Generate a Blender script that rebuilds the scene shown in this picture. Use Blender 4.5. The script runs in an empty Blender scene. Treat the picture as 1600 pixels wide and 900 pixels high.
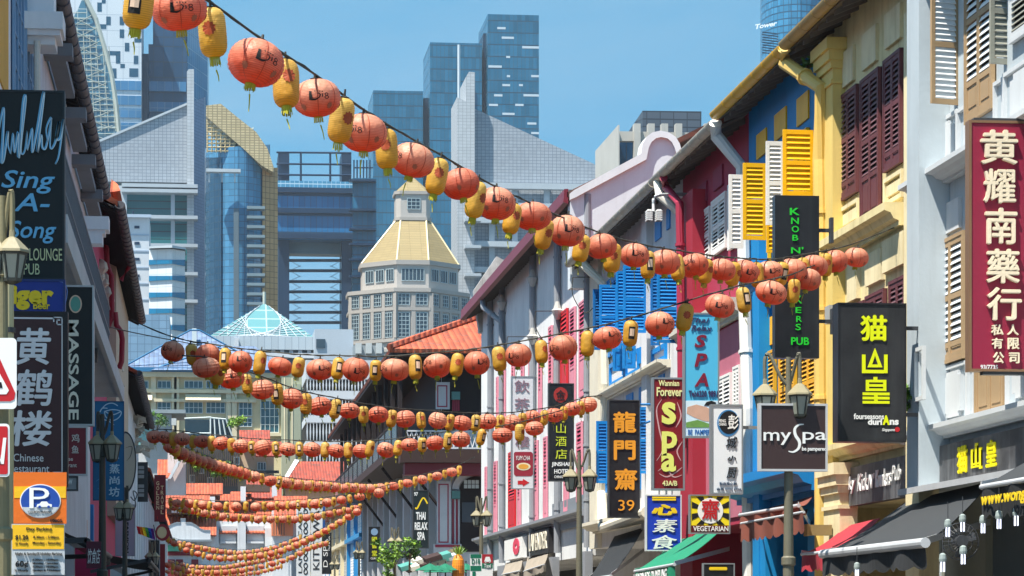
import bpy, bmesh, math, random
from math import sin, cos, tan, atan, atan2, pi, radians, floor, sqrt
from mathutils import Vector, Matrix
random.seed(7)
S = bpy.context.scene
COL = S.collection
# ---------------------------------------------------------------- camera
F = 4444.4; VX, HY = 312.0, 965.0; CZ = 1.6
TH = atan((800 - VX) / F)
cam_d = bpy.data.cameras.new("camera"); cam = bpy.data.objects.new("camera", cam_d); COL.objects.link(cam)
cam_d.lens = 100.0; cam_d.sensor_width = 36.0; cam_d.shift_y = (HY - 450) / 1600.0
cam_d.clip_start = 0.1; cam_d.clip_end = 6000
cam.location = (0, 0, CZ); cam.rotation_euler = (pi / 2, 0, -TH)
S.camera = cam
# ---------------------------------------------------------------- light
SUN_EL, SUN_PHI = radians(65), radians(35)
sd = Vector((-cos(SUN_EL) * cos(SUN_PHI), -cos(SUN_EL) * sin(SUN_PHI), sin(SUN_EL)))
W = bpy.data.worlds.new("World"); S.world = W; W.use_nodes = True
wn = W.node_tree
bg = wn.nodes["Background"]; bg.inputs[1].default_value = 0.108
sky = wn.nodes.new("ShaderNodeTexSky"); sky.sky_type = 'NISHITA'; sky.sun_disc = False
sky.sun_elevation = SUN_EL; sky.sun_rotation = atan2(sd.x, sd.y)
sky.air_density = 1.0; sky.dust_density = 0.2; sky.ozone_density = 2.5
tc = wn.nodes.new("ShaderNodeTexCoord"); mp = wn.nodes.new("ShaderNodeMapping")   # look a little higher into the sky dome: no pale band at the horizon
mp.inputs['Scale'].default_value = (1, 1, 0.8); mp.inputs['Location'].default_value = (0, 0, 0.45)
wn.links.new(tc.outputs['Generated'], mp.inputs[0]); wn.links.new(mp.outputs[0], sky.inputs[0])
hs = wn.nodes.new("ShaderNodeHueSaturation"); hs.inputs['Hue'].default_value = 0.468; hs.inputs['Saturation'].default_value = 1.22
wn.links.new(sky.outputs[0], hs.inputs['Color']); 
cm = wn.nodes.new("ShaderNodeMapping"); cm.inputs['Scale'].default_value = (2.2, 2.2, 9); wn.links.new(tc.outputs['Generated'], cm.inputs[0])   # thin high cloud
cn = wn.nodes.new("ShaderNodeTexNoise"); cn.inputs['Scale'].default_value = 1.6; cn.inputs['Detail'].default_value = 7; cn.inputs['Roughness'].default_value = 0.6; cn.inputs['Distortion'].default_value = 0.6; wn.links.new(cm.outputs[0], cn.inputs['Vector'])
cr = wn.nodes.new("ShaderNodeMapRange"); cr.inputs[1].default_value = 0.40; cr.inputs[2].default_value = 0.74; cr.inputs[3].default_value = 0.0; cr.inputs[4].default_value = 0.36; wn.links.new(cn.outputs['Fac'], cr.inputs[0])
cx = wn.nodes.new("ShaderNodeMix"); cx.data_type = 'RGBA'; wn.links.new(cr.outputs[0], cx.inputs[0]); wn.links.new(hs.outputs[0], cx.inputs[6]); cx.inputs[7].default_value = (2.6, 3.1, 3.5, 1)
wn.links.new(cx.outputs[2], bg.inputs[0])
sun_d = bpy.data.lights.new("sun", 'SUN'); sun_d.energy = 4.8; sun_d.angle = radians(0.5); sun_d.color = (1, 0.94, 0.83)
sun = bpy.data.objects.new("sun", sun_d); COL.objects.link(sun)
sun.location = (-20, -10, 60); sun.rotation_euler = sd.to_track_quat('Z', 'Y').to_euler()
S.view_settings.view_transform = 'Standard'; S.view_settings.look = 'None'
S.view_settings.exposure = 1.18; S.view_settings.gamma = 1.0; S.view_settings.use_curve_mapping = False
S.render.engine = 'CYCLES'
S.cycles.max_bounces = 6; S.cycles.diffuse_bounces = 3; S.cycles.glossy_bounces = 3; S.cycles.transmission_bounces = 4
S.cycles.use_denoising = True

# ---------------------------------------------------------------- pixel -> place
def ray(px, py):
    r = (px - 800) / F; u = (HY - py) / F
    return Vector((r * cos(TH) + sin(TH), -r * sin(TH) + cos(TH), u))
def onX(px, py, X):
    d = ray(px, py); t = X / d.x
    return Vector((X, d.y * t, CZ + d.z * t))
def onY(px, py, Y):
    d = ray(px, py); t = Y / d.y
    return Vector((d.x * t, Y, CZ + d.z * t))
def onZ(px, py, Z):
    d = ray(px, py); t = (Z - CZ) / d.z
    return Vector((d.x * t, d.y * t, Z))

# ---------------------------------------------------------------- materials
def lin(h):
    h = h.lstrip('#'); o = []
    for i in (0, 2, 4):
        v = int(h[i:i + 2], 16) / 255
        o.append(v / 12.92 if v <= 0.04045 else ((v + 0.055) / 1.055) ** 2.4)
    return o
MC = {}
def newmat(name):
    m = bpy.data.materials.new(name); m.use_nodes = True
    return m, m.node_tree, m.node_tree.nodes, m.node_tree.links, m.node_tree.nodes["Principled BSDF"]
def mixc(nt, fac, a, b, mode='MIX'):
    n = nt.nodes.new("ShaderNodeMix"); n.data_type = 'RGBA'; n.blend_type = mode
    for s, v in ((n.inputs[0], fac), (n.inputs[6], a), (n.inputs[7], b)):
        if isinstance(v, (float, int)): s.default_value = v
        elif isinstance(v, (list, tuple)): s.default_value = tuple(v)[:3] + (1,)
        else: nt.links.new(v, s)
    return n.outputs[2]
def math_(nt, op, a, b=None):
    n = nt.nodes.new("ShaderNodeMath"); n.operation = op
    for s, v in ((n.inputs[0], a), (n.inputs[1], b)):
        if v is None: continue
        if isinstance(v, (float, int)): s.default_value = v
        else: nt.links.new(v, s)
    return n.outputs[0]
def noise(nt, scale, detail=4, vec=None, rough=0.55):
    n = nt.nodes.new("ShaderNodeTexNoise"); n.inputs['Scale'].default_value = scale
    n.inputs['Detail'].default_value = detail; n.inputs['Roughness'].default_value = rough
    if vec is not None: nt.links.new(vec, n.inputs['Vector'])
    return n.outputs['Fac']
def ramp(nt, fac, p0, p1):
    n = nt.nodes.new("ShaderNodeMapRange"); n.inputs[1].default_value = p0; n.inputs[2].default_value = p1
    nt.links.new(fac, n.inputs[0]); return n.outputs[0]
def objco(nt):
    n = nt.nodes.new("ShaderNodeTexCoord"); return n.outputs['Object']
def scaled(nt, vec, s):
    n = nt.nodes.new("ShaderNodeMapping"); n.inputs['Scale'].default_value = s
    nt.links.new(vec, n.inputs[0]); return n.outputs[0]
def paint(hexc, rough=0.6, dirt=0.25, sc=1.5, streak=0.0, bump=0.1, spec=0.35, metal=0.0, k=1.0, dirtcol=None):
    """A painted, plastered or enamelled surface with uneven wear."""
    key = ('p', hexc, rough, dirt, sc, streak, bump, spec, metal, k, dirtcol)
    if key in MC: return MC[key]
    m, nt, N, L, B = newmat("paint_" + hexc.strip('#'))
    c = [v * k for v in lin(hexc)]
    d = lin(dirtcol) if dirtcol else [v * 0.55 + 0.01 for v in c]
    co = objco(nt)
    col = mixc(nt, math_(nt, 'MULTIPLY', ramp(nt, noise(nt, sc, 6, co), 0.42, 0.75), dirt), c, d)
    if streak:
        s = noise(nt, 1.0, 5, scaled(nt, co, (4.5, 4.5, 0.35)), 0.65)
        col = mixc(nt, math_(nt, 'MULTIPLY', ramp(nt, s, 0.5, 0.72), streak), col, d)
    f = noise(nt, sc * 14, 3, co)
    col = mixc(nt, math_(nt, 'MULTIPLY', f, dirt * 0.5), col, d)
    L.new(col, B.inputs['Base Color'])
    B.inputs['Roughness'].default_value = rough; B.inputs['Specular IOR Level'].default_value = spec
    B.inputs['Metallic'].default_value = metal
    if bump:
        b = N.new("ShaderNodeBump"); b.inputs['Strength'].default_value = bump; b.inputs['Distance'].default_value = 0.02
        L.new(f, b.inputs['Height']); L.new(b.outputs[0], B.inputs['Normal'])
    MC[key] = m; return m
def facade_h(nt):
    """horizontal coordinate along whichever way the wall faces"""
    co = nt.nodes.new("ShaderNodeTexCoord"); ge = nt.nodes.new("ShaderNodeNewGeometry")
    s = nt.nodes.new("ShaderNodeSeparateXYZ"); nt.links.new(co.outputs['Object'], s.inputs[0])
    n = nt.nodes.new("ShaderNodeSeparateXYZ"); nt.links.new(ge.outputs['True Normal'], n.inputs[0])
    a = math_(nt, 'MULTIPLY', s.outputs[0], n.outputs[1]); b = math_(nt, 'MULTIPLY', s.outputs[1], n.outputs[0])
    return math_(nt, 'ADD', math_(nt, 'SUBTRACT', a, b), 500.13), math_(nt, 'ADD', s.outputs[2], 200.07)
def curtain(glass, line, wx, wz, lx=0.08, lz=0.1, var=0.35, rough=0.12, metal=0.0, spec=0.5, band=None, bandfrac=0.3, bandn=1, linerough=0.5, wave=0.15):
    """A curtain wall or tiled cladding: a grid of panels with joints, each panel a little different."""
    m, nt, N, L, B = newmat("curtain_" + glass.strip('#'))
    h, z = facade_h(nt)
    fx = math_(nt, 'DIVIDE', h, wx); fz = math_(nt, 'DIVIDE', z, wz)
    gx = math_(nt, 'LESS_THAN', math_(nt, 'FRACT', fx), lx); gz = math_(nt, 'LESS_THAN', math_(nt, 'FRACT', fz), lz)
    g = math_(nt, 'MAXIMUM', gx, gz)
    cv = N.new("ShaderNodeCombineXYZ"); L.new(math_(nt, 'FLOOR', fx), cv.inputs[0]); L.new(math_(nt, 'FLOOR', fz), cv.inputs[1])
    wnz = N.new("ShaderNodeTexWhiteNoise"); wnz.noise_dimensions = '2D'; L.new(cv.outputs[0], wnz.inputs['Vector'])
    c = lin(glass)
    big = noise(nt, 0.035, 3, objco(nt))
    f = math_(nt, 'ADD', math_(nt, 'MULTIPLY', wnz.outputs['Value'], var), math_(nt, 'MULTIPLY', ramp(nt, big, 0.35, 0.65), var))
    col = mixc(nt, f, c, [min(1, v * 2.0 + 0.012) for v in c])
    if band:
        bz = math_(nt, 'LESS_THAN', math_(nt, 'FRACT', math_(nt, 'DIVIDE', z, wz * bandn)), bandfrac)
        col = mixc(nt, bz, col, lin(band))
    col = mixc(nt, g, col, lin(line))
    L.new(col, B.inputs['Base Color'])
    r = mixc(nt, g, [rough] * 3, [linerough] * 3)
    L.new(r, B.inputs['Roughness']); B.inputs['Specular IOR Level'].default_value = spec; B.inputs['Metallic'].default_value = metal
    b = N.new("ShaderNodeBump"); b.inputs['Strength'].default_value = wave; b.inputs['Distance'].default_value = 0.3
    L.new(wnz.outputs['Value'], b.inputs['Height'])
    if wave: L.new(b.outputs[0], B.inputs['Normal'])
    return m
def tiles(hexc, dark, wx=0.22, wz=0.3, axis=1, bump=0.8):
    """clay roof tiles: rolls running down the slope and courses across it; axis = along which object axis the eave runs"""
    m, nt, N, L, B = newmat("clay_tiles_" + hexc.strip('#'))
    co = N.new("ShaderNodeTexCoord"); s = N.new("ShaderNodeSeparateXYZ"); L.new(co.outputs['Object'], s.inputs[0])
    h = s.outputs[axis]; z = s.outputs[2]
    fx = math_(nt, 'FRACT', math_(nt, 'DIVIDE', math_(nt, 'ADD', h, 300.0), wx)); fz = math_(nt, 'FRACT', math_(nt, 'DIVIDE', math_(nt, 'ADD', z, 50.0), wz * 0.5))
    roll = math_(nt, 'SINE', math_(nt, 'MULTIPLY', fx, pi))
    c = lin(hexc); d = lin(dark)
    cv = N.new("ShaderNodeCombineXYZ")
    L.new(math_(nt, 'FLOOR', math_(nt, 'DIVIDE', math_(nt, 'ADD', h, 300.0), wx)), cv.inputs[0]); L.new(math_(nt, 'FLOOR', math_(nt, 'DIVIDE', math_(nt, 'ADD', z, 50.0), wz * 0.5)), cv.inputs[1])
    wz_ = N.new("ShaderNodeTexWhiteNoise"); wz_.noise_dimensions = '2D'; L.new(cv.outputs[0], wz_.inputs['Vector'])
    col = mixc(nt, math_(nt, 'MULTIPLY', wz_.outputs['Value'], 0.8), c, d)
    col = mixc(nt, math_(nt, 'MULTIPLY', ramp(nt, noise(nt, 2.2, 4, co.outputs['Object']), 0.52, 0.66), 0.55), col, [0.10, 0.085, 0.07])
    col = mixc(nt, math_(nt, 'MULTIPLY', ramp(nt, noise(nt, 0.8, 5, co.outputs['Object']), 0.45, 0.75), 0.6), col, d)
    joint = math_(nt, 'LESS_THAN', fx, 0.14)
    col = mixc(nt, math_(nt, 'MULTIPLY', joint, 0.7), col, [v * 0.35 for v in d])
    L.new(col, B.inputs['Base Color']); B.inputs['Roughness'].default_value = 0.75
    b = N.new("ShaderNodeBump"); b.inputs['Strength'].default_value = bump; b.inputs['Distance'].default_value = 0.06
    L.new(math_(nt, 'ADD', roll, math_(nt, 'MULTIPLY', fz, 0.5)), b.inputs['Height']); L.new(b.outputs[0], B.inputs['Normal'])
    return m
def emit(hexc, st):
    m, nt, N, L, B = newmat("lamp_glow_" + hexc.strip('#'))
    B.inputs['Base Color'].default_value = lin(hexc) + [1]; B.inputs['Emission Color'].default_value = lin(hexc) + [1]; B.inputs['Emission Strength'].default_value = st
    return m
def paper(hexc, lit_fade, rough=0.48):
    """lantern skin: thin, lets light through, paler at the crown from sun fading and painted-in top light"""
    m, nt, N, L, B = newmat("lantern_skin_" + hexc.strip('#'))
    co = N.new("ShaderNodeTexCoord"); s = N.new("ShaderNodeSeparateXYZ"); L.new(co.outputs['Object'], s.inputs[0])
    oi = N.new("ShaderNodeObjectInfo")
    vx = N.new("ShaderNodeVectorMath"); vx.operation = 'ADD'
    L.new(co.outputs['Object'], vx.inputs[0])
    cx = N.new("ShaderNodeCombineXYZ"); L.new(math_(nt, 'MULTIPLY', oi.outputs['Random'], 37.0), cx.inputs[0]); L.new(cx.outputs[0], vx.inputs[1])
    nz = noise(nt, 9, 5, vx.outputs[0])
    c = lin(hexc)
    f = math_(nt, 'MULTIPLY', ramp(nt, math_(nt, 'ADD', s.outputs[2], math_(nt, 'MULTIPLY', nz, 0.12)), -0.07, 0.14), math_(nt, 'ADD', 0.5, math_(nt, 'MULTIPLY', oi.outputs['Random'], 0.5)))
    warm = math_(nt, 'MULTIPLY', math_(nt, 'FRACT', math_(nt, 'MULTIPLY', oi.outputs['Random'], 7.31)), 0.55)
    col = mixc(nt, f, mixc(nt, warm, c, [c[0] * .82, c[1] * .55, c[2] * .6]), lin(lit_fade))  # pale crown mixes fading with sunlight painted into the colour
    col = mixc(nt, math_(nt, 'MULTIPLY', ramp(nt, noise(nt, 22, 4, vx.outputs[0]), 0.5, 0.8), 0.35), col, [v * 0.5 for v in c])
    rib = math_(nt, 'LESS_THAN', math_(nt, 'FRACT', math_(nt, 'DIVIDE', math_(nt, 'ADD', s.outputs[2], 3.0), 0.0125)), 0.3)   # wire hoops under the skin
    col = mixc(nt, math_(nt, 'MULTIPLY', rib, 0.5), col, [v * 0.55 for v in c])
    L.new(col, B.inputs['Base Color']); B.inputs['Roughness'].default_value = rough; B.inputs['Specular IOR Level'].default_value = 0.5
    bp = N.new("ShaderNodeBump"); bp.inputs['Strength'].default_value = 0.55; bp.inputs['Distance'].default_value = 0.03; L.new(noise(nt, 11, 3, vx.outputs[0]), bp.inputs['Height']); L.new(bp.outputs[0], B.inputs['Normal'])   # dents
    tr = N.new("ShaderNodeBsdfTranslucent"); L.new(col, tr.inputs[0])
    mx = N.new("ShaderNodeMixShader"); mx.inputs[0].default_value = 0.45
    L.new(B.outputs[0], mx.inputs[1]); L.new(tr.outputs[0], mx.inputs[2]); L.new(mx.outputs[0], N["Material Output"].inputs[0])
    return m
def leafmat(a, b):
    m, nt, N, L, B = newmat("leaf_" + a.strip('#'))
    nz = noise(nt, 3.0, 3, objco(nt))
    L.new(mixc(nt, ramp(nt, nz, 0.35, 0.65), lin(a), lin(b)), B.inputs['Base Color']); B.inputs['Roughness'].default_value = 0.5
    return m

# ---------------------------------------------------------------- mesh builder
BASE = {}
class MB:
    def __init__(s): s.v = []; s.f = []; s.m = []; s.mi = 0
    def mat(s, i): s.mi = i; return s
    def _add(s, vs, fs):
        o = len(s.v); s.v += [Vector(v) for v in vs]
        for f in fs: s.f.append([o + i for i in f]); s.m.append(s.mi)
    def obox(s, o, a, b, c):
        o, a, b, c = Vector(o), Vector(a), Vector(b), Vector(c)
        s._add([o, o + a, o + a + b, o + b, o + c, o + a + c, o + a + b + c, o + b + c],
               [(0, 3, 2, 1), (4, 5, 6, 7), (0, 1, 5, 4), (1, 2, 6, 5), (2, 3, 7, 6), (3, 0, 4, 7)])
        return s
    def box(s, x0, x1, y0, y1, z0, z1):
        if x0 > x1: x0, x1 = x1, x0
        if y0 > y1: y0, y1 = y1, y0
        if z0 > z1: z0, z1 = z1, z0
        return s.obox((x0, y0, z0), (x1 - x0, 0, 0), (0, y1 - y0, 0), (0, 0, z1 - z0))
    def poly(s, pts): s._add(pts, [tuple(range(len(pts)))]); return s
    def prism(s, pts, vec):
        n = len(pts); vec = Vector(vec); P = [Vector(p) for p in pts]
        s._add(P + [p + vec for p in P], [tuple(range(n))[::-1], tuple(range(n, 2 * n))] + [(i, (i + 1) % n, n + (i + 1) % n, n + i) for i in range(n)])
        return s
    def loft(s, A, Bp):
        n = len(A)
        s._add(list(A) + list(Bp), [tuple(range(n))[::-1], tuple(range(n, 2 * n))] + [(i, (i + 1) % n, n + (i + 1) % n, n + i) for i in range(n)])
        return s
    def tube(s, pts, r, seg=6, r1=None):
        P = [Vector(p) for p in pts]; n = len(P); vs = []
        for i, p in enumerate(P):
            t = (P[min(i + 1, n - 1)] - P[max(i - 1, 0)])
            if t.length < 1e-9: t = Vector((0, 0, 1))
            t.normalize(); u = t.cross(Vector((0.13, 0.21, 1)) if abs(t.z) < 0.9 else Vector((1, 0.1, 0))); u.normalize(); w = t.cross(u)
            rr = r if r1 is None else r + (r1 - r) * i / max(1, n - 1)
            for k in range(seg):
                a = 2 * pi * k / seg; vs.append(p + u * (rr * cos(a)) + w * (rr * sin(a)))
        fs = [(i * seg + k, i * seg + (k + 1) % seg, (i + 1) * seg + (k + 1) % seg, (i + 1) * seg + k) for i in range(n - 1) for k in range(seg)]
        fs += [tuple(range(seg))[::-1], tuple(range((n - 1) * seg, n * seg))]
        s._add(vs, fs); return s
    def lathe(s, prof, c=(0, 0, 0), seg=16, sx=1, sy=1, rot=0.0, caps=True):
        c = Vector(c); vs = []; n = len(prof)
        for r, z in prof:
            for k in range(seg):
                a = 2 * pi * k / seg + rot; vs.append(c + Vector((r * sx * cos(a), r * sy * sin(a), z)))
        fs = [(i * seg + k, i * seg + (k + 1) % seg, (i + 1) * seg + (k + 1) % seg, (i + 1) * seg + k) for i in range(n - 1) for k in range(seg)]
        if caps: fs += [tuple(range(seg))[::-1], tuple(range((n - 1) * seg, n * seg))]
        s._add(vs, fs); return s
    def mesh(s, name, mats, off=Vector((0, 0, 0)), smooth=False, recalc=True):
        me = bpy.data.meshes.new(name)
        me.from_pydata([v - off for v in s.v], [], s.f)
        for m in (mats if isinstance(mats, (list, tuple)) else [mats]): me.materials.append(m)
        me.polygons.foreach_set('material_index', s.m)
        if smooth: me.polygons.foreach_set('use_smooth', [True] * len(s.f))
        if recalc:
            b = bmesh.new(); b.from_mesh(me); bmesh.ops.recalc_face_normals(b, faces=b.faces); b.to_mesh(me); b.free()
        me.update(); return me
    def build(s, name, mats, parent=None, smooth=False, recalc=True):
        if parent is not None: off = BASE.get(parent.name, Vector((0, 0, 0)))
        else:
            xs = [v.x for v in s.v]; ys = [v.y for v in s.v]; zs = [v.z for v in s.v]
            off = Vector(((min(xs) + max(xs)) / 2, (min(ys) + max(ys)) / 2, min(zs)))
        me = s.mesh(name, mats, off, smooth, recalc)
        o = bpy.data.objects.new(name, me); COL.objects.link(o)
        if parent is not None: o.parent = parent
        else: o.location = off
        BASE[o.name] = off.copy()
        return o
def tag(o, label=None, cat=None, group=None, kind=None):
    if label: o['label'] = label
    if cat: o['category'] = cat
    if group: o['group'] = group
    if kind: o['kind'] = kind
    return o
def thing(name, loc, label, cat, group=None):
    o = bpy.data.objects.new(name, None); COL.objects.link(o); o.location = loc; o.empty_display_size = 0.2
    BASE[o.name] = Vector(loc)
    return tag(o, label, cat, group)

# ---------------------------------------------------------------- lettering
TC = {}
def glyphs(t, bold=0.0, shear=0.0, res=3):
    key = (t, bold, shear)
    if key in TC: return TC[key]
    cu = bpy.data.curves.new("t", 'FONT'); cu.body = t; cu.size = 1; cu.resolution_u = res; cu.offset = bold; cu.shear = shear
    cu.extrude = 0.5; cu.align_x = 'LEFT'; cu.space_line = 0.95
    ob = bpy.data.objects.new("t", cu); COL.objects.link(ob)
    dg = bpy.context.evaluated_depsgraph_get(); me = bpy.data.meshes.new_from_object(ob.evaluated_get(dg))
    vs = [v.co.copy() for v in me.vertices]; fs = [tuple(p.vertices) for p in me.polygons]
    bpy.data.objects.remove(ob); bpy.data.meshes.remove(me); bpy.data.curves.remove(cu)
    xs = [v.x for v in vs]; ys = [v.y for v in vs]
    TC[key] = (vs, fs, min(xs), max(xs), min(ys), max(ys)); return TC[key]
def letter(mb, t, P, U, V, Nn, th=0.01, bold=0.0, shear=0.0):
    """fit text t into the parallelogram at P (bottom left) spanned by U (reading direction) and V (up); Nn = outward normal"""
    cjk = any(ord(ch) > 0x2e80 for ch in t)
    vs, fs, x0, x1, y0, y1 = glyphs(t, 0.0 if cjk else bold, shear)
    P, U, V, Nn = Vector(P), Vector(U), Vector(V), Vector(Nn).normalized()
    sh = [(0, 0)]
    if cjk and bold > .012:       # heavy brush: the same strokes laid again a hair to each side
        b = bold * 0.9; sh = [(b, b), (-b, b), (b, -b), (-b, -b), (0, b), (0, -b)] if bold > .03 else [(b, 0), (-b, 0), (0, b), (0, -b)]
        x0 -= b; x1 += b; y0 -= b; y1 += b
    for i, (dx, dy) in enumerate(sh):
        mb._add([P + U * ((v.x + dx - x0) / max(1e-6, x1 - x0)) + V * ((v.y + dy - y0) / max(1e-6, y1 - y0)) + Nn * (th * (v.z + 0.5) * (1 - .03 * i)) for v in vs], fs)
def ltY(mb, t, Y, x0, y0, x1, y1, th=0.01, bold=0.0, shear=0.0, rot=0, gap=0.003):
    """text on a board that faces the camera at depth Y, its box given where it stands in the photograph"""
    a = onY(x0, y1, Y - gap); b = onY(x1, y1, Y - gap); c = onY(x0, y0, Y - gap)
    b.z = a.z
    if rot == 0: letter(mb, t, a, b - a, c - a, (0, -1, 0), th, bold, shear)
    elif rot == -90:   # reads downwards
        letter(mb, t, c, a - c, b - a, (0, -1, 0), th, bold, shear)
    else: letter(mb, t, b, c - a, a - b, (0, -1, 0), th, bold, shear)
# ================================================================ shophouses on the sunny side
XR = 10.0; OV = 0.6
def R(px, py, X=XR): return onX(px, py, X)
def rq(px0, yt, yb, px1, X=XR):
    """a rectangle on a wall along the street: left edge px0 (top yt, bottom yb), right edge px1 -> far y, near y, z bottom, z top"""
    a = onX(px0, yt, X); b = onX(px0, yb, X); c = onX(px1, yt, X)
    return a.y, c.y, b.z, a.z
UP = Vector((0, 0, 1))
def louver(mb, o, u, w, h, n, mats=(0, 0), rails=(0.0, 0.48, 1.0), panel=None, st=0.055, pitch=0.07, open_=0.74):
    """one louvred leaf: o bottom corner, u unit across, n unit outward. panel=(lo,hi): that share of the height is a solid panel"""
    u = Vector(u).normalized(); n = Vector(n).normalized(); t = 0.04; o = Vector(o)
    st = min(st, w * 0.22); mb.mat(mats[0])
    mb.obox(o, u * st, n * t, UP * h); mb.obox(o + u * (w - st), u * st, n * t, UP * h)
    zs = [r * h for r in rails]; rl = st * 1.3
    for i, z in enumerate(zs):
        z0 = z if i == 0 else (z - rl if i == len(zs) - 1 else z - rl / 2)
        mb.obox(o + u * st + UP * z0 + n * 0.002, u * (w - 2 * st), n * (t - .004), UP * rl)
    for i in range(len(zs) - 1):
        a = zs[i] + (rl if i == 0 else rl / 2); b = zs[i + 1] - (rl if i == len(zs) - 2 else rl / 2)
        if panel is not None and i in panel:
            mb.mat(mats[0]).obox(o + u * st + UP * a + n * 0.012, u * (w - 2 * st), n * .012, UP * (b - a))
            mb.obox(o + u * (st + .05) + UP * (a + .06) + n * 0.024, u * (w - 2 * st - .1), n * .010, UP * max(.02, b - a - .12)); continue
        k = max(2, int((b - a) / pitch)); d = (b - a) / k
        mb.mat(mats[1])
        for j in range(k):
            mb.obox(o + u * st + UP * (a + d * j + d * 0.12) + n * (t * .95), u * (w - 2 * st), -n * (t * .9) + UP * (d * open_), (n * .25 + UP) * 0.009)
        if open_ < .9: pass
    return mb
def frame(mb, o, u, w, h, n, b=0.07, t=0.06):
    u = Vector(u).normalized(); n = Vector(n).normalized(); o = Vector(o)
    mb.obox(o, u * b, n * t, UP * h); mb.obox(o + u * (w - b), u * b, n * t, UP * h)
    mb.obox(o + u * b, u * (w - 2 * b), n * t, UP * b); mb.obox(o + u * b + UP * (h - b), u * (w - 2 * b), n * t, UP * b)
    return mb
UR = Vector((0, -1, 0)); NR = Vector((-1, 0, 0))       # on the sunny side: left-to-right in the picture, and outward
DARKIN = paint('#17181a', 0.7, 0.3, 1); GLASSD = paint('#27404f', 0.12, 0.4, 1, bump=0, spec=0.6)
def window(house, px0, yt, yb, px1, mats, leaves=2, rails=(0, .48, 1), panel=None, fr=True, X=XR, u=UR, n=NR, frmat=None, pitch=.07, label=None, name='window'):
    ya, yb_, z0, z1 = rq(px0, yt, yb, px1, X)
    w = abs(ya - yb_); h = z1 - z0; o = Vector((X, ya, z0))
    if u.y > 0: o.y = min(ya, yb_)
    m = MB(); m.mat(1).obox(o + n * .004, u * w, n * .012, UP * h); m.mat(0)
    if fr: frame(m, o + n * 0.002, u, w, h, n, 0.05, 0.07)
    wo = m.build(name, [frmat or mats[0], DARKIN], house); tag(wo, label)
    g = 0.05 if fr else 0.0
    lw = (w - 2 * g) / leaves
    for i in range(leaves):
        k = MB(); louver(k, o + u * (g + lw * i + .004) + UP * g + n * .024, u, lw - .008, h - 2 * g, n, (0, 1), rails, panel, pitch=pitch)
        k.build('shutter', list(mats[:2]), wo)
    return wo
def leaf_open(house, Y, x0, yt, yb, x1, mats, rails=(0, .5, 1), panel=None, ang=0.0, label=None):
    """a shutter leaf folded out from the wall so that it faces down the street"""
    a = onY(x0, yb, Y); b = onY(x1, yb, Y); t = onY(x0, yt, Y)
    w = abs(b.x - a.x); h = t.z - a.z
    hinge = Vector((b.x, Y, a.z)); d = Vector((-cos(ang), -sin(ang), 0)); n = Vector((-d.y, d.x, 0))
    if n.y > 0: n = -n
    k = MB(); louver(k, hinge + d * w, -d, w, h, n, (0, 1), rails, panel, open_=.95)
    return tag(k.build('shutter', list(mats[:2]), house), label)
def panel_r(house, px0, yt, yb, px1, mat, out=0.03, X=XR, name='wall_panel', bev=True):
    ya, yn, z0, z1 = rq(px0, yt, yb, px1, X)
    m = MB().box(X - out, X - .0005, ya, yn, z0, z1)
    return m.build(name, mat, house)
def band_r(house, px0, yt, yb, px1, mat, out=0.18, X=XR, name='string_course'):
    """moulded course: three steps growing outwards"""
    ya, yn, z0, z1 = rq(px0, yt, yb, px1, X); h = z1 - z0
    prof = [(0, z0), (-out * .3, z0), (-out * .3, z0 + h * .2), (-out * .55, z0 + h * .3), (-out * .7, z0 + h * .55), (-out, z0 + h * .65), (-out, z1), (0, z1)]
    m = MB().prism([(X + p - .001, ya, z) for p, z in prof], (0, yn - ya, 0))
    return m.build(name, mat, house)
def pilaster_r(house, px0, px1, z0, z1, mat, out=0.3, X=XR, cap=True, name='pilaster'):
    ya = onX(px0, 500, X - out).y; yn = onX(px1, 500, X - out).y
    m = MB().box(X - out, X - .001, ya, yn, z0, z1)
    if cap:
        for k, (e, h0, h1) in enumerate(((.03, .70, .64), (.04, .46, .34), (.08, .34, .18), (.12, .18, 0.0))):
            m.box(X - out - e, X - .001, ya + e, yn - e, z1 - h0, z1 - h1)
    return m.build(name, mat, house)
def pipe(house, pts, mat, r=0.07, name='downpipe', collars=True):
    m = MB(); m.tube(pts, r, 10)
    if collars:
        for a, b in zip(pts, pts[1:]):
            a, b = Vector(a), Vector(b); L = (b - a).length
            for k in range(int(L / 1.4)):
                p = a.lerp(b, (k + .6) * 1.4 / L if L > 1.4 else .5); d = (b - a).normalized()
                m.tube([p - d * .03, p + d * .03], r * 1.22, 10)
    return m.build(name, mat, house, smooth=False)
CLAY = tiles('#b4532e', '#5a2a1c', 0.24, 0.34, 1); CLAYX = tiles('#c25a34', '#7a3420', 0.24, 0.34, 0); SOFFIT = paint('#6c6662', 0.8, 0.4, 1.2); CONCF = paint('#8d8a84', 0.8, 0.4, 1.5)
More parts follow.
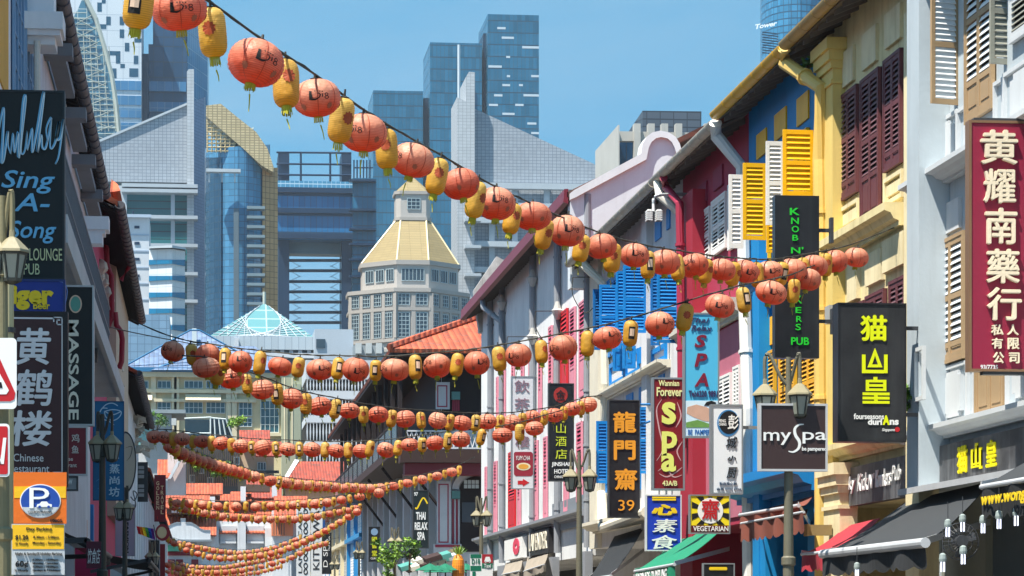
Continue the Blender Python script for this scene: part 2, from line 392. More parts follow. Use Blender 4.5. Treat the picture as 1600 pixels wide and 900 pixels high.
def house_r(name, label, pxf, pxn, wallmat, z_eave, over=0.95, gut=None, gutmat=None, soff=None, zbot=3.35, ridge=3.0, eavemat=None, Ynear=None, glow=None, roof=None):
    yf = R(pxf, 500).y; yn = R(pxn, 500).y if Ynear is None else Ynear
    h = thing(name, (XR + 4, (yf + yn) / 2, 0), label, 'shophouse')
    ws = z_eave + 0.25
    m = MB(); m.box(XR, XR + .35, yn, yf, zbot, ws); m.box(XR + .35, XR + 10, yn + .002, yn + .25, 0, ws); m.box(XR + .35, XR + 10, yf - .25, yf - .002, 0, ws)
    m.box(XR + .35, XR + 2.6, yn + .25, yf - .25, zbot + .002, zbot + .2)
    m.build('wall', wallmat, h)
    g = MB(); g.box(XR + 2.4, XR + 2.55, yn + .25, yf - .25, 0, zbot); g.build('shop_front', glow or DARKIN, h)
    # roof: eave overhang, rafters under it, two slopes
    xe = XR - over; sl = 0.5
    ze = z_eave
    r = MB(); A = [(xe, z_eave), (XR + 5, z_eave + (5 + over) * sl), (XR + 10.3, z_eave + 0.6)]
    th = .14
    r.prism([(A[0][0], yn, A[0][1]), (A[1][0], yn, A[1][1]), (A[1][0], yn, A[1][1] + th), (A[0][0], yn, A[0][1] + th)], (0, yf - yn, 0))
    r.prism([(A[1][0] + .001, yn, A[1][1]), (A[2][0], yn, A[2][1]), (A[2][0], yn, A[2][1] + th), (A[1][0] + .001, yn, A[1][1] + th)], (0, yf - yn, 0))
    rf = r.build('roof', roof or CLAY, h)
    s = MB()
    s.prism([(xe + .06, yn, z_eave - .02), (XR + .3, yn, z_eave - .02 + (over + .24) * sl), (XR + .3, yn, z_eave - .05 + (over + .24) * sl), (xe + .06, yn, z_eave - .05)], (0, yf - yn, 0))
    ny = max(2, int(abs(yf - yn) / .55))
    for i in range(ny):
        y = yn + (i + .5) * (yf - yn) / ny
        s.prism([(xe + .1, y, z_eave - .05), (XR - .002, y, z_eave - .05 + (over - .1) * sl), (XR - .002, y, z_eave - .17 + (over - .1) * sl), (xe + .1, y, z_eave - .13)], (0, .07, 0))
    s.build('eave_soffit', soff or SOFFIT, rf)
    if gut:
        m = MB(); n = 14; pr = []
        for k in range(n + 1):
            a = pi + pi * k / n; pr.append((xe - .02 + .115 * cos(a), z_eave + .06 + .115 * sin(a)))
        pr2 = [(xe - .02 + .095 * cos(pi + pi * k / n), z_eave + .06 + .095 * sin(pi + pi * k / n)) for k in range(n, -1, -1)]
        m.prism([(x, yn, z) for x, z in pr + pr2], (0, yf - yn, 0))
        for k in range(int(abs(yf - yn) / .9)):
            y = yn + .45 + k * .9
            m.prism([(xe - .02 + .122 * cos(pi + pi * q / n), y, z_eave + .06 + .122 * sin(pi + pi * q / n)) for q in range(n + 1)] + [(xe - .02 + .1 * cos(pi + pi * q / n), y, z_eave + .06 + .1 * sin(pi + pi * q / n)) for q in range(n, -1, -1)], (0, .05, 0))
        m.build('gutter', gut, rf, smooth=False)
    return h, yf, yn
def zr(px, py, X=XR): return R(px, py, X).z

# ---------------- pale blue house, nearest
SLATE = paint('#b4bfc6', 0.7, 0.3, 1.2, streak=.3); SLATEW = paint('#c9cdd0', 0.65, 0.22, 1.5, streak=.15); TAUPE = paint('#a78c6a', 0.6, 0.25, 3); LOUVW = paint('#e4e6e6', 0.6, 0.2, 5)
OLIVE = paint('#8f8f84', 0.6, 0.3, 3)
h1, yf, yn = house_r('shophouse', 'pale blue shophouse with taupe louvred shutters and white dado panels', 1421, 1800, SLATE, 10.6, .6, None, Ynear=24)
pilaster_r(h1, 1417, 1436, 3.35, 11.0, SLATE, .42)
band_r(h1, 1440, 291, 312, 1760, SLATEW, .34)
band_r(h1, 1424, 680, 700, 1760, SLATEW, .30)
leaf_open(h1, 36.9, 1448, -26, 164, 1497, (TAUPE, LOUVW), (0, .49, 1), ang=.28, label='taupe shutter leaf standing open from the top window')
w = window(h1, 1514, -60, 196, 1557, (TAUPE, LOUVW), 2, (0, .22, .62, 1), (0,), pitch=.085)
leaf_open(h1, 34.6, 1543, -50, 101, 1578, (OLIVE, OLIVE), (0, .55, 1), ang=.2, label='grey green shutter leaf standing open beside the edge')
window(h1, 1584, -60, 70, 1660, (SLATEW, OLIVE), 2, (0, .5, 1))
def dado(px0, yt, yb, px1, inner=True):
    ya, y2, z0, z1 = rq(px0, yt, yb, px1); m = MB(); m.mat(0); frame(m, (XR - .001, ya, z0), UR, ya - y2, z1 - z0, NR, .05, .05)
    if inner:
        c = .08; L = ya - y2; H = z1 - z0
        a = [(.28 * L, .12 * H), (.72 * L, .12 * H), (.72 * L, .2 * H), (.8 * L, .2 * H), (.8 * L, .8 * H), (.72 * L, .8 * H), (.72 * L, .88 * H), (.28 * L, .88 * H), (.28 * L, .8 * H), (.2 * L, .8 * H), (.2 * L, .2 * H), (.28 * L, .2 * H)]
        m.prism([(XR - .001, ya - p, z0 + q) for p, q in a], (-.06, 0, 0))
    m.build('dado_panel', SLATEW, h1)
dado(1450, 206, 289, 1461, False); dado(1461, 196, 283, 1500); dado(1500, 172, 262, 1513, False); dado(1557, 130, 228, 1572, False); dado(1572, 116, 220, 1640)
panel_r(h1, 1471, 325, 372, 1503, SLATEW, .05)
window(h1, 1469, 381, 574, 1512, (TAUPE, LOUVW), 2, (0, .12, .52, 1), (0,), pitch=.085)
dado(1461, 582, 672, 1474, False); dado(1474, 576, 668, 1515); dado(1515, 563, 657, 1526, False)
window(h1, 1530, 340, 660, 1575, (TAUPE, LOUVW), 2, (0, .28, .62, 1), (0,), pitch=.085)
dado(1576, 535, 640, 1640)
for x0, x1 in ((1650, 1715), (1770, 1850)):       # the rest of the house towards the camera
    window(h1, x0, 965 - .505 * (x0 - 312), 965 - .338 * (x0 - 312), x1, (TAUPE, LOUVW), 2, (0, .12, .52, 1), (0,), pitch=.085)
    window(h1, x0 + 30, 965 - .853 * (x0 - 282), 965 - .64 * (x0 - 282), x1 + 36, (TAUPE, LOUVW), 2, (0, .22, .62, 1), (0,), pitch=.085)
    dado(x0, 965 - .328 * (x0 - 312), 965 - .262 * (x0 - 312), x1)
m = MB(); ya, y2, z0, z1 = rq(1433, 545, 628, 1447, XR - .42); frame(m, (XR - .421, ya, z0), UR, ya - y2, z1 - z0, NR, .05, .05); m.build('dado_panel', SLATEW, h1)
# ---------------- yellow house
YEL = paint('#e6d6a4', 0.75, 0.35, 1.3, streak=.45, dirtcol='#8a7540'); YELD = paint('#e0c473', 0.7, 0.3, 1.4, streak=.2); YELL = paint('#e8dab2', 0.75, 0.3, 1.8, streak=.4, dirtcol='#978050')
PURP = paint('#64343a', 0.6, 0.3, 4, dirtcol='#3c2226'); PURPL = paint('#6c4a50', 0.6, 0.3, 4)
GUTG = paint('#dba818', 0.45, 0.35, 2, spec=.5); GUTW = paint('#b9b4a4', 0.5, 0.5, 2, spec=.5, streak=.3); GUTT = paint('#a88a4a', 0.5, 0.5, 2, spec=.5)
z2 = R(1222, 80, XR - OV).z
h2, yf2, yn2 = house_r('shophouse', 'yellow shophouse with maroon louvred shutters', 1286, 1421, YEL, z2, OV, GUTT)
pilaster_r(h2, 1280, 1301, 3.35, zr(1290, 88), YELD, .2)
pilaster_r(h2, 1412, 1420, 3.35, zr(1412, 30), YELL, .08, cap=False)
for a in ((1315, 154, 318, 1344), (1350, 127, 354, 1379), (1386, 96, 271, 1413)):
    window(h2, *a, (PURP, PURPL), 2, (0, .3 if a[0] == 1350 else .12, .56, 1), (0,), pitch=.075)
for a in ((1317, 87, 141, 1337), (1351, 56, 112, 1373), (1387, 24, 78, 1411)): panel_r(h2, *a, YELL, .05)
for a in ((1318, 326, 367, 1345), (1386, 281, 324, 1414)):
    ya, y2, z0, z1 = rq(*a); m = MB(); frame(m, (XR - .001, ya, z0), UR, ya - y2, z1 - z0, NR, .06, .06)
    m.box(XR - .04, XR - .001, ya - .12, y2 + .12, z0 + .12, z1 - .12); m.build('dado_panel', YELL, h2)
band_r(h2, 1305, 380, 412, 1414, YEL, .30)
for a in ((1330, 410, 473, 1345), (1358, 400, 449, 1383), (1385, 378, 428, 1418)): panel_r(h2, *a, YELL, .07)
for a in ((1334, 479, 690, 1356), (1358, 464, 678, 1387), (1395, 441, 664, 1420)): window(h2, *a, (PURP, PURPL), 2, (0, .2, .6, 1), (0,))
band_r(h2, 1287, 706, 730, 1432, YEL, .32)
pilaster_r(h2, 1287, 1312, 0, zr(1290, 735), YELL, .28); pilaster_r(h2, 1415, 1436, 0, zr(1416, 690), YELL, .28, cap=False)
xg = XR - OV - .02
pipe(h2, [(xg, onX(1226, 80, xg).y, z2 - .02), onX(1226, 98, xg + .05), onX(1284, 138, XR - .25), onX(1281, 250, XR - .25), onX(1283, 400, XR - .25), onX(1284, 800, XR - .25), (XR - .25, onX(1284, 800, XR - .25).y, 0)], paint('#d9b866', .5, .3, 2), .115)
# ---------------- blue house with yellow shutters
BLUE = paint('#0a86c6', 0.6, 0.3, 1.2, streak=.15, dirtcol='#0a4068'); YS = paint('#f0b400', 0.5, 0.25, 3, dirtcol='#b07c10'); WS = paint('#e8e6e2', 0.55, 0.2, 3)
YSO = paint('#eaa820', 0.5, 0.3, 3, dirtcol='#9c6c18')
z3 = R(1115, 187, XR - OV).z
h3, yf3, yn3 = house_r('shophouse', 'bright blue shophouse with yellow and white shutters', 1170, 1285, BLUE, z3, OV, GUTG)
for a in ((1184, 212, 250, 1199), (1212, 181, 222, 1230), (1247, 156, 199, 1265)): panel_r(h3, *a, YS, .03)
window(h3, 1190, 270, 420, 1206, (YS, YS)); window(h3, 1214, 240, 400, 1232, (YS, YS)); window(h3, 1246, 215, 380, 1266, (YS, YS))
leaf_open(h3, 47.3, 1138, 273, 388, 1161, (WS, WS), ang=.05, label='white shutter leaf standing open lowest in the group')
leaf_open(h3, 46.2, 1160, 255, 375, 1196, (YS, YS), ang=.05, label='yellow shutter leaf standing open beside the white one')
leaf_open(h3, 45.2, 1196, 221, 352, 1224, (WS, WS), ang=.05)
leaf_open(h3, 44.4, 1222, 203, 306, 1270, (YS, YS), ang=.05, label='widest yellow shutter leaf standing open')
leaf_open(h3, 45.8, 1197, 345, 395, 1212, (YS, YS), (0, 1), ang=.05)
band_r(h3, 1180, 440, 462, 1284, BLUE, .3)
for a in ((1193, 502, 545, 1209), (1224, 488, 530, 1240), (1256, 470, 512, 1270)): panel_r(h3, *a, YS, .03)
for a in ((1191, 556, 700, 1215), (1222, 545, 695, 1247), (1255, 532, 690, 1280)): window(h3, *a, (YSO, YSO), 2, (0, .14, .56, 1), (0,))
pilaster_r(h3, 1176, 1186, 0, zr(1176, 300), BLUE, .22, cap=False)
band_r(h3, 1165, 752, 790, 1284, paint('#1480c4', .5, .3, 2), .55)
pilaster_r(h3, 1178, 1196, 0, 3.35, BLUE, .2, cap=False); pilaster_r(h3, 1262, 1282, 0, 3.35, BLUE, .2, cap=False)
pipe(h3, [onX(1118, 192, xg), onX(1119, 212, xg + .05), onX(1160, 262, XR - .12), onX(1164, 480, XR - .12), onX(1169, 640, XR - .12), onX(1169, 740, XR - .12), (XR - .12, onX(1172, 740, XR - .12).y, 0)], paint('#dcdad4', .5, .3, 2), .12)
# ---------------- crimson house
CRIM = paint('#a8304c', 0.7, 0.3, 1.2, streak=.15); PINKW = paint('#b8687c', 0.7, 0.35, 1.4, streak=.2); CRIMD = paint('#a02438', 0.65, 0.3, 1.5)
z4 = R(1035, 275, XR - OV).z
h4, yf4, yn4 = house_r('shophouse', 'narrow crimson shophouse with white louvred shutters', 1067, 1169.5, CRIM, z4, OV, GUTW)
for a in ((1094, 292, 323, 1106), (1117, 268, 300, 1131)): panel_r(h4, *a, paint('#9a3450', .7, .3, 1.5), .04)
window(h4, 1090, 340, 420, 1113, (WS, WS), 2); window(h4, 1116, 316, 402, 1138, (WS, WS), 2)
window(h4, 1142, 290, 392, 1160, (WS, WS), 1)
band_r(h4, 1070, 520, 545, 1165, paint('#c9c4b8', .7, .3, 1.5), .35)
m = MB(); ya, y2, z0, z1 = rq(1086, 540, 820, 1163); m.box(XR - .03, XR - .001, ya, y2, z0, z1); m.build('wall_panel', PINKW, h4)
for a in ((1123, 592, 700, 1146), (1150, 574, 690, 1160)): window(h4, *a, (WS, WS), 2, X=XR - .03)
pilaster_r(h4, 1063, 1082, 0, zr(1064, 330), CRIMD, .3, cap=False)
pipe(h4, [onX(1037, 278, xg), onX(1040, 292, xg + .1), onX(1062, 318, XR - .42), onX(1064, 480, XR - .42), onX(1066, 700, XR - .42)], paint('#9c2a44', .5, .3, 2), .085)
# ---------------- white house with blue shutters
WHITE = paint('#d8d8da', 0.75, 0.3, 1.0, streak=.4, dirtcol='#9a968c'); SKYB = paint('#0f83cf', 0.5, 0.25, 3, dirtcol='#0a5288'); SKYD = paint('#0c6cb4', 0.5, 0.3, 3); CREAM = paint('#d9d2bf', 0.75, 0.3, 1.5, streak=.2)
z5 = R(942, 365, XR - OV).z
h5, yf5, yn5 = house_r('shophouse', 'white shophouse with bright blue louvred shutters', 926, 1066.5, WHITE, z5, OV, GUTW)
pilaster_r(h5, 1002, 1010, 3.35, zr(1002, 330), WHITE, .15, cap=False); pilaster_r(h5, 921, 934, 3.35, zr(921, 400), CREAM, .1, cap=False)
panel_r(h5, 1025, 347, 378, 1034, SKYB, .03); panel_r(h5, 1043, 328, 360, 1048, SKYB, .03)
for a in ((929, 452, 545, 946), (952, 440, 560, 972), (976, 424, 530, 996), (1012, 412, 500, 1028), (1032, 400, 490, 1047)): window(h5, *a, (SKYB, SKYD), 2, (0, .5, 1))
leaf_open(h5, 69.5, 926, 452, 547, 945, (SKYD, SKYD), ang=.1); leaf_open(h5, 66.0, 936, 445, 546, 964, (SKYB, SKYB), ang=.05, label='blue shutter leaf standing open above the black sign'); leaf_open(h5, 63.0, 962, 424, 540, 976, (SKYB, SKYB), ang=.1)
leaf_open(h5, 62.0, 973, 415, 520, 1009, (SKYB, SKYB), ang=.05); leaf_open(h5, 60.0, 1016, 432, 540, 1030, (SKYD, SKYD), ang=.1); leaf_open(h5, 58.2, 1026, 428, 536, 1060, (SKYB, SKYB), ang=.05)
leaf_open(h5, 66.4, 957, 545, 580, 975, (SKYB, SKYB), (0, 1), (0,), ang=.05)
leaf_open(h5, 63.4, 972, 540, 576, 993, (SKYB, SKYB), (0, 1), (0,), ang=.05)
for a in ((955, 570, 606, 978), (980, 556, 592, 1000), (1021, 548, 574, 1043)):
    ya, y2, z0, z1 = rq(*a); m = MB(); frame(m, (XR - .001, ya, z0), UR, ya - y2, z1 - z0, NR, .10, .06); m.build('dado_frame', SKYB, h5)
for a in ((974, 560, 586, 979), (998, 545, 570, 1003)): panel_r(h5, *a, SKYB, .04)
band_r(h5, 946, 617, 628, 1048, CREAM, .30)
for a in ((980, 618, 640, 990), (1000, 606, 630, 1009), (1018, 596, 616, 1026), (1030, 588, 607, 1039)): panel_r(h5, *a, SKYB, .03)
for a in ((950, 668, 770, 975), (985, 652, 770, 1006)): window(h5, *a, (SKYB, SKYD), 2)
leaf_open(h5, 66.5, 931, 658, 755, 950, (SKYB, SKYD), ang=.1, label='blue shutter leaf open beside the black sign with gold characters'); leaf_open(h5, 62.5, 996, 636, 740, 1015, (SKYB, SKYD), ang=.1)
band_r(h5, 936, 820, 834, 1048, CREAM, .55)
pipe(h5, [onX(906, 408, xg), onX(944, 445, XR - .12), onX(946, 600, XR - .12), onX(940, 770, XR - .12), onX(942, 825, XR - .5), onX(1010, 800, XR - .6)], CREAM, .12, collars=False)
pipe(h5, [onX(1028, 285, xg), onX(1031, 305, xg), onX(1066, 336, XR - .2), onX(1066, 420, XR - .2)], paint('#d8d4c8', .5, .3, 2), .10)
# gable wall between the white houses
m = MB(); Yg = yf5 + .05
gp = [(891, 450), (891, 302), (897, 297), (1002, 240), (1004, 225), (1010, 214), (1019, 207), (1032, 204), (1046, 207), (1056, 214), (1062, 224), (1066, 238), (1150, 300), (1150, 450)]
pts = [onY(x, y, Yg) for x, y in gp]; gw = thing('party_wall', (pts[0].x + 2, Yg, pts[0].z), 'white gable wall with a rounded top standing above the roofs', 'wall')
m.prism(pts, (0, .5, 0)); m.build('wall', paint('#d0d8de', .8, .3, .8, streak=.25), gw)
cop = [onY(x, y, Yg - .12) for x, y in gp[1:-1]]; m = MB()
inn = [onY(x, y, Yg - .12) for x, y in ((891, 312), (900, 308), (1010, 249), (1014, 230), (1018, 222), (1025, 216), (1033, 214), (1043, 216), (1050, 222), (1054, 230), (1058, 243), (1150, 312))]
for i in range(len(cop) - 1): m.loft([cop[i], cop[i + 1], inn[i + 1], inn[i]], [p + Vector((0, .74, 0)) for p in (cop[i], cop[i + 1], inn[i + 1], inn[i])])
m.build('coping', paint('#d6dbde', .8, .35, 1, streak=.2), gw)
# ---------------- long white house with pink shutters
WHT2 = paint('#e2e4e4', 0.8, 0.3, .7, streak=.3, dirtcol='#8f9098'); PINK = paint('#d88a9c', 0.65, 0.25, 3); PINKD = paint('#a83a58', 0.65, 0.25, 3); REDS_ = paint('#c8202a', 0.5, 0.2, 3); GREYP = paint('#8b8f96', 0.6, 0.3, 2); MAROON = paint('#6e2230', 0.5, 0.3, 2)
z6 = R(738, 478, XR - .65).z
h6, yf6, yn6 = house_r('shophouse', 'long white corner shophouse with pink and red louvred shutters', 752, 925.5, WHT2, z6, .65, None, zbot=3.2, roof=tiles('#7a4a3a', '#4a2c24', .24, .34, 1))
m = MB(); m.prism([(XR - .75, yn6, z6 - .12), (XR - .62, yn6, z6 - .16), (XR - .62, yn6, z6 + .22), (XR - .72, yn6, z6 + .22)], (0, yf6 - yn6, 0)); m.build('fascia', MAROON, h6)
m = MB(); w_ = onX(742, 470, XR); m.prism([(XR - .1, yf6 - .5, z6 - .6), (XR + .6, yf6 - .5, z6 - .6), (XR + .9, yf6 - .5, z6 + 1.9), (XR + .5, yf6 - .5, z6 + 2.1), (XR - .3, yf6 - .5, z6 + .9)], (0, .6, 0)); m.build('end_parapet', paint('#c8c6c2', .8, .6, 2, streak=.6, dirtcol='#5c5a56'), h6)
def pw(px0, yt, yb, px1, red=False, split=.4):
    px0 += 3 if px1 - px0 < 16 else 2
    window(h6, px0, yt, yb, px1, (REDS_, REDS_) if red else (PINK, PINKD), 1 if (px1 - px0) < 16 else 2, (0, split, split + .32, 1), (0,), pitch=.10, label='red louvred window' if red else None)
for a in ((914, 468, 622, 925), (890, 485, 640, 901), (857, 512, 655, 865), (841, 530, 660, 848), (826, 545, 665, 832), (814, 558, 668, 820), (799, 570, 672, 805), (786, 580, 678, 791), (775, 590, 680, 780), (765, 598, 682, 769)):
    if a[0] != 914: pw(*a)
pw(868, 497, 622, 889, True)
pw(905, 474, 622, 917)
for a in ((901, 662, 785, 912), (881, 690, 800, 890), (849, 684, 812, 857), (834, 690, 815, 842), (808, 708, 826, 815), (771, 722, 836, 778), (757, 730, 842, 762)): pw(*a)
pw(794, 708, 830, 807, True)
for px, y0 in ((925 - 7, 395), (871, 420), (832, 445), (784, 480), (766, 490)):
    pipe(h6, [(XR - .12, onX(px, y0, XR - .12).y, z6 + .1), (XR - .12, onX(px, y0, XR - .12).y, 3.4)], GREYP, .10, 'pilaster_pipe')
pipe(h6, [onX(754, 470, XR - OV), onX(755, 480, XR - OV), onX(783, 503, XR - .15), onX(784, 560, XR - .15)], GREYP, .09)
for px, y in ((871, 488), (832, 528), (832, 437), (784, 475)):
    p = onX(px, y, XR - .15); m = MB(); m.lathe([(.06, -.2), (.13, -.05), (.17, .05), (.11, .1), (.05, .3)], p, 8); m.build('finial_bracket', paint('#b7b5b0', .8, .4, 3), h6)
band_r(h6, 750, 842, 852, 918, GREYP, .3)
for px in (752, 782, 821, 858, 909): pilaster_r(h6, px - 5, px + 5, 0, 3.3, GREYP, .2, cap=False)
panel_r(h6, 866, 788, 832, 917, paint('#7d848c', .6, .3, 2), .06)
# ================================================================ ground
GREY_ROAD = paint('#4a4a4b', 0.9, 0.4, .3)
m = MB(); m.poly([(-3000, -500, 0), (3000, -500, 0), (3000, 4500, 0), (-3000, 4500, 0)]); tag(m.build('ground', paint('#6a6862', .9, .4, .05), recalc=False), kind='structure')
m = MB(); m.poly([(-1.2, -60, .004), (8.2, -60, .004), (8.2, 420, .004), (-1.2, 420, .004)]); tag(m.build('road', GREY_ROAD, recalc=False), kind='structure')
PAVE = paint('#9a9184', .85, .4, .8)
m = MB(); m.box(8.2, 12.4, -60, 420, .001, .13); tag(m.build('pavement', PAVE), kind='structure')
m = MB(); m.box(-5, -1.2, -60, 420, .001, .13); tag(m.build('pavement', PAVE), kind='structure')
# ================================================================ skyline
def tower(name, fp, mat, label=None, cat='tower', parent=None, z0=0.0, zt=None):
    """fp: footprint corners (picture column, depth, picture row of the roof there)"""
    B = []; T = []
    for px, Y, py in fp:
        p = onY(px, py, Y); T.append(p); B.append(Vector((p.x, p.y, z0)))
    m = MB().loft(B, T)
    if parent is not None: return m.build(name, mat, parent)
    c = sum(B, Vector()) / len(B)
    h = thing(name, (c.x, c.y, 0), label, cat)
    m.build('facade', mat, h); return h
def slab(par, x0, y0, x1, y1, Y, th, mat, name='panel', out=0.0):
    a = onY(x0, y1, Y); b = onY(x1, y0, Y)
    return MB().box(a.x, b.x, Y - out, Y - out + th, a.z, b.z).build(name, mat, par)
def bars(par, L, Y, r, mat, name='frame_bar', seg=4):
    m = MB()
    for x0, y0, x1, y1 in L: m.tube([onY(x0, y0, Y), onY(x1, y1, Y)], r, seg)
    return m.build(name, mat, par)
def box_fp(x0, x1, Y, py, depth):      # a box whose sides run back along the street
    a = onY(x0, py, Y); b = onY(x1, py, Y)
    return [Vector((a.x, Y, 0)), Vector((b.x, Y, 0)), Vector((b.x, Y + depth, 0)), Vector((a.x, Y + depth, 0))], a.z
def block(name, x0, x1, Y, py, depth, mat, label=None, cat='tower', parent=None, z0=0.0, part='facade'):
    P, z = box_fp(x0, x1, Y, py, depth)
    m = MB().prism([p + Vector((0, 0, z0)) for p in P], (0, 0, z - z0))
    if parent is not None: return m.build(part, mat, parent)
    c = sum(P, Vector()) / 4; h = thing(name, c, label, cat); m.build(part, mat, h); return h
TEAL = curtain('#0e4a64', '#0a3850', 1.25, 3.8, .08, .09, .5, .25, spec=.5); TEALD = paint('#123048', .4, .3, .2, bump=0)
WSTRIP = paint('#b9c6cf', .5, .2, .2, bump=0)
# three stepped blue towers
Y = 900
t = block('glass_tower', 762, 842, Y, 22, 30, TEAL, 'tallest teal glass tower with scattered white bars on its face')
for x0, y, x1 in ((777, 44, 790), (784, 59, 803), (816, 74, 842), (791, 89, 797), (763, 104, 784), (792, 119, 797), (830, 119, 842), (785, 133, 797), (811, 133, 817), (772, 149, 785), (818, 149, 842), (764, 164, 778), (805, 164, 818), (785, 178, 804), (824, 193, 838), (830, 208, 842), (790, 205, 800)):
    slab(t, x0, y - 1.5, x1, y + 1.5, Y, .3, WSTRIP, 'white_bar', .06)
block(None, 755, 763, Y + 6, 52, 20, TEALD, parent=t, part='service_core')
t = block('glass_tower', 672, 753, Y + 3, 66, 28, TEAL, 'plain teal glass tower of middle height in the group of three')
bars(t, [(717, 70, 717, 160)], Y - 1, .5, WSTRIP, 'mast', 6)
block(None, 662, 673, Y + 9, 153, 20, TEALD, parent=t, part='service_core')
block('glass_tower', 583, 661, Y + 6, 141, 28, TEAL, 'lowest teal glass tower of the stepped group of three')
# grey tiled building with the long slope, right
TILE = curtain('#8b939c', '#666e78', 0.85, 0.68, .10, .12, .16, .6, spec=.2, wave=.02); TILEB = curtain('#70819a', '#566478', 0.85, 0.68, .1, .12, .15, .6, spec=.2, wave=.02)
TILEW = curtain('#a3a8ad', '#82898f', 0.85, 0.68, .09, .1, .12, .6, spec=.2, wave=.02)
GREENG = curtain('#2a6a72', '#0e3844', 30, 1.6, .004, .14, .3, .25); WFR = paint('#aab4bc', .6, .2, .3, bump=0)
def slopeb(Y, pts, mat, depth, parent, part, zb=0.0):
    P = [onY(x, y, Y) for x, y in pts]; P = [Vector((P[0].x, Y, zb))] + P + [Vector((P[-1].x, Y, zb))]
    return MB().prism(P, (0, depth, 0)).build(part, mat, parent)
t = thing('office_block', (onY(800, 900, 610).x, 620, 0), 'grey tiled office block sloping down to the right from a tall fin', 'office block')
slopeb(600, [(714, 152), (728, 158), (728, 120), (733, 112), (742, 113), (742, 900)], TILEW, 14, t, 'fin', 0)
slopeb(603, [(742, 170), (928, 256), (960, 290)], TILE, 20, t, 'sloping_wall', 30)
slopeb(602.2, [(741, 168), (928, 254), (928, 258), (741, 173)], WFR, 21, t, 'roof_edge', onY(800, 256, 602).z) if False else None
block(None, 742, 960, 606, 286, 18, GREENG, parent=t, part='glazed_floors')
for y in (289, 320, 343, 380, 420): slab(t, 728, y, 960, y + 5, 601, 2, WFR, 'ledge', .5)
for x in (764, 800, 850, 900): slab(t, x, 290, x + 9, 620, 602, 2, WFR, 'mullion_pier', .1)
for y in (341, 383, 427, 470): slab(t, 727, y, 752, y + 4, 597, 3, WFR, 'ledge')
# grey tiled building, left
t = thing('office_block', (onY(240, 900, 610).x, 620, 0), 'grey tiled office block sloping up to the right to a tall fin', 'office block')
slopeb(600, [(292, 640), (292, 112), (295, 108), (303, 108), (303, 640)], TILEW, 14, t, 'fin', 0)
slopeb(603, [(130, 232), (165, 216), (293, 163)], TILE, 20, t, 'sloping_wall', onY(200, 284, 603).z)
MB().loft([onY(130, 229, 602.5), onY(293, 160, 602.5), onY(293, 163.5, 602.5), onY(130, 233, 602.5)], [p + Vector((0, 21, 0)) for p in (onY(130, 229, 602.5), onY(293, 160, 602.5), onY(293, 163.5, 602.5), onY(130, 233, 602.5))]).build('roof_edge', WFR, t)
tower('side_wall', [(303, 601, 158), (319, 606, 152), (321, 630, 152), (303, 630, 158)], TILEB, parent=t)
block(None, 130, 296, 606, 284, 18, GREENG, parent=t, part='glazed_floors')
for y in (288, 296, 337, 381, 425, 468): slab(t, 190, y, 309, y + 3.5, 598, 4, WFR, 'ledge')
slab(t, 267, 290, 273, 640, 600, 3, WFR, 'mullion_pier'); slab(t, 184, 290, 198, 640, 600, 3, WFR, 'mullion_pier')
# blue dark tower and the white one with punched windows
NAVY = curtain('#16344f', '#0c2236', 2.6, 4.2, .05, .06, .4, .2); NAVY2 = curtain('#2a5a7e', '#5e7f99', 2.0, 4.2, .08, .05, .4, .12, spec=.7)
t = tower('glass_tower', [(232, 780, 69), (292, 780, 69), (324, 800, 72), (326, 830, 72), (232, 830, 69)], NAVY, 'dark navy glass tower rising behind the grey fin')
tower('upper_storeys', [(239, 788, -40), (290, 788, -40), (318, 806, -40), (320, 825, -40), (239, 825, -40)], NAVY, parent=t, z0=onY(250, 69, 788).z)
for y in (128, 160): slab(t, 233, y, 291, y + 14, 779.6, 1, NAVY2, 'pale_floor')  # bands of lighter blue glass
MB().loft([onY(292.5, 300, 779.4), onY(324, 300, 799.4), onY(324, 300, 800.4), onY(292.5, 300, 780.2)], [onY(292.5, -40, 779.4), onY(324, -40, 799.4), onY(324, -40, 800.4), onY(292.5, -40, 780.2)]).build('side_glazing', NAVY2, t)
PALEG = curtain('#b8c2cb', '#95a3b0', 4.2, 4.2, .03, .03, .1, .5, wave=0); SQ = paint('#1f4c66', .15, .3, .3, bump=0, spec=.6)
t = block('glass_tower', 60, 221, 760, -40, 30, PALEG, 'white tower dotted with dark blue square windows')
for x0, y0, x1, y1 in ((152, 4, 159, 18), (159, -6, 165, 5), (166, 26, 173, 39), (152, 38, 166, 45), (187, 26, 194, 39), (194, 19, 200, 26), (201, 39, 207, 46), (187, 46, 194, 59), (195, 67, 202, 80), (167, 80, 188, 86), (181, 86, 188, 99), (209, 87, 216, 100), (188, 100, 195, 106), (202, 107, 216, 120), (171, 107, 182, 122), (210, 60, 221, 66), (140, 60, 148, 74), (134, 90, 150, 100)):
    slab(t, x0, y0, x1, y1, 760, .5, SQ, 'window', .05)
for y in (127, 150, 170, 192): slab(t, 140, y, 221, y + 13, 760, .5, NAVY2, 'glazed_floor', .3)
slab(t, 222, 84, 232, 300, 766, 8, TEALD, 'service_core')
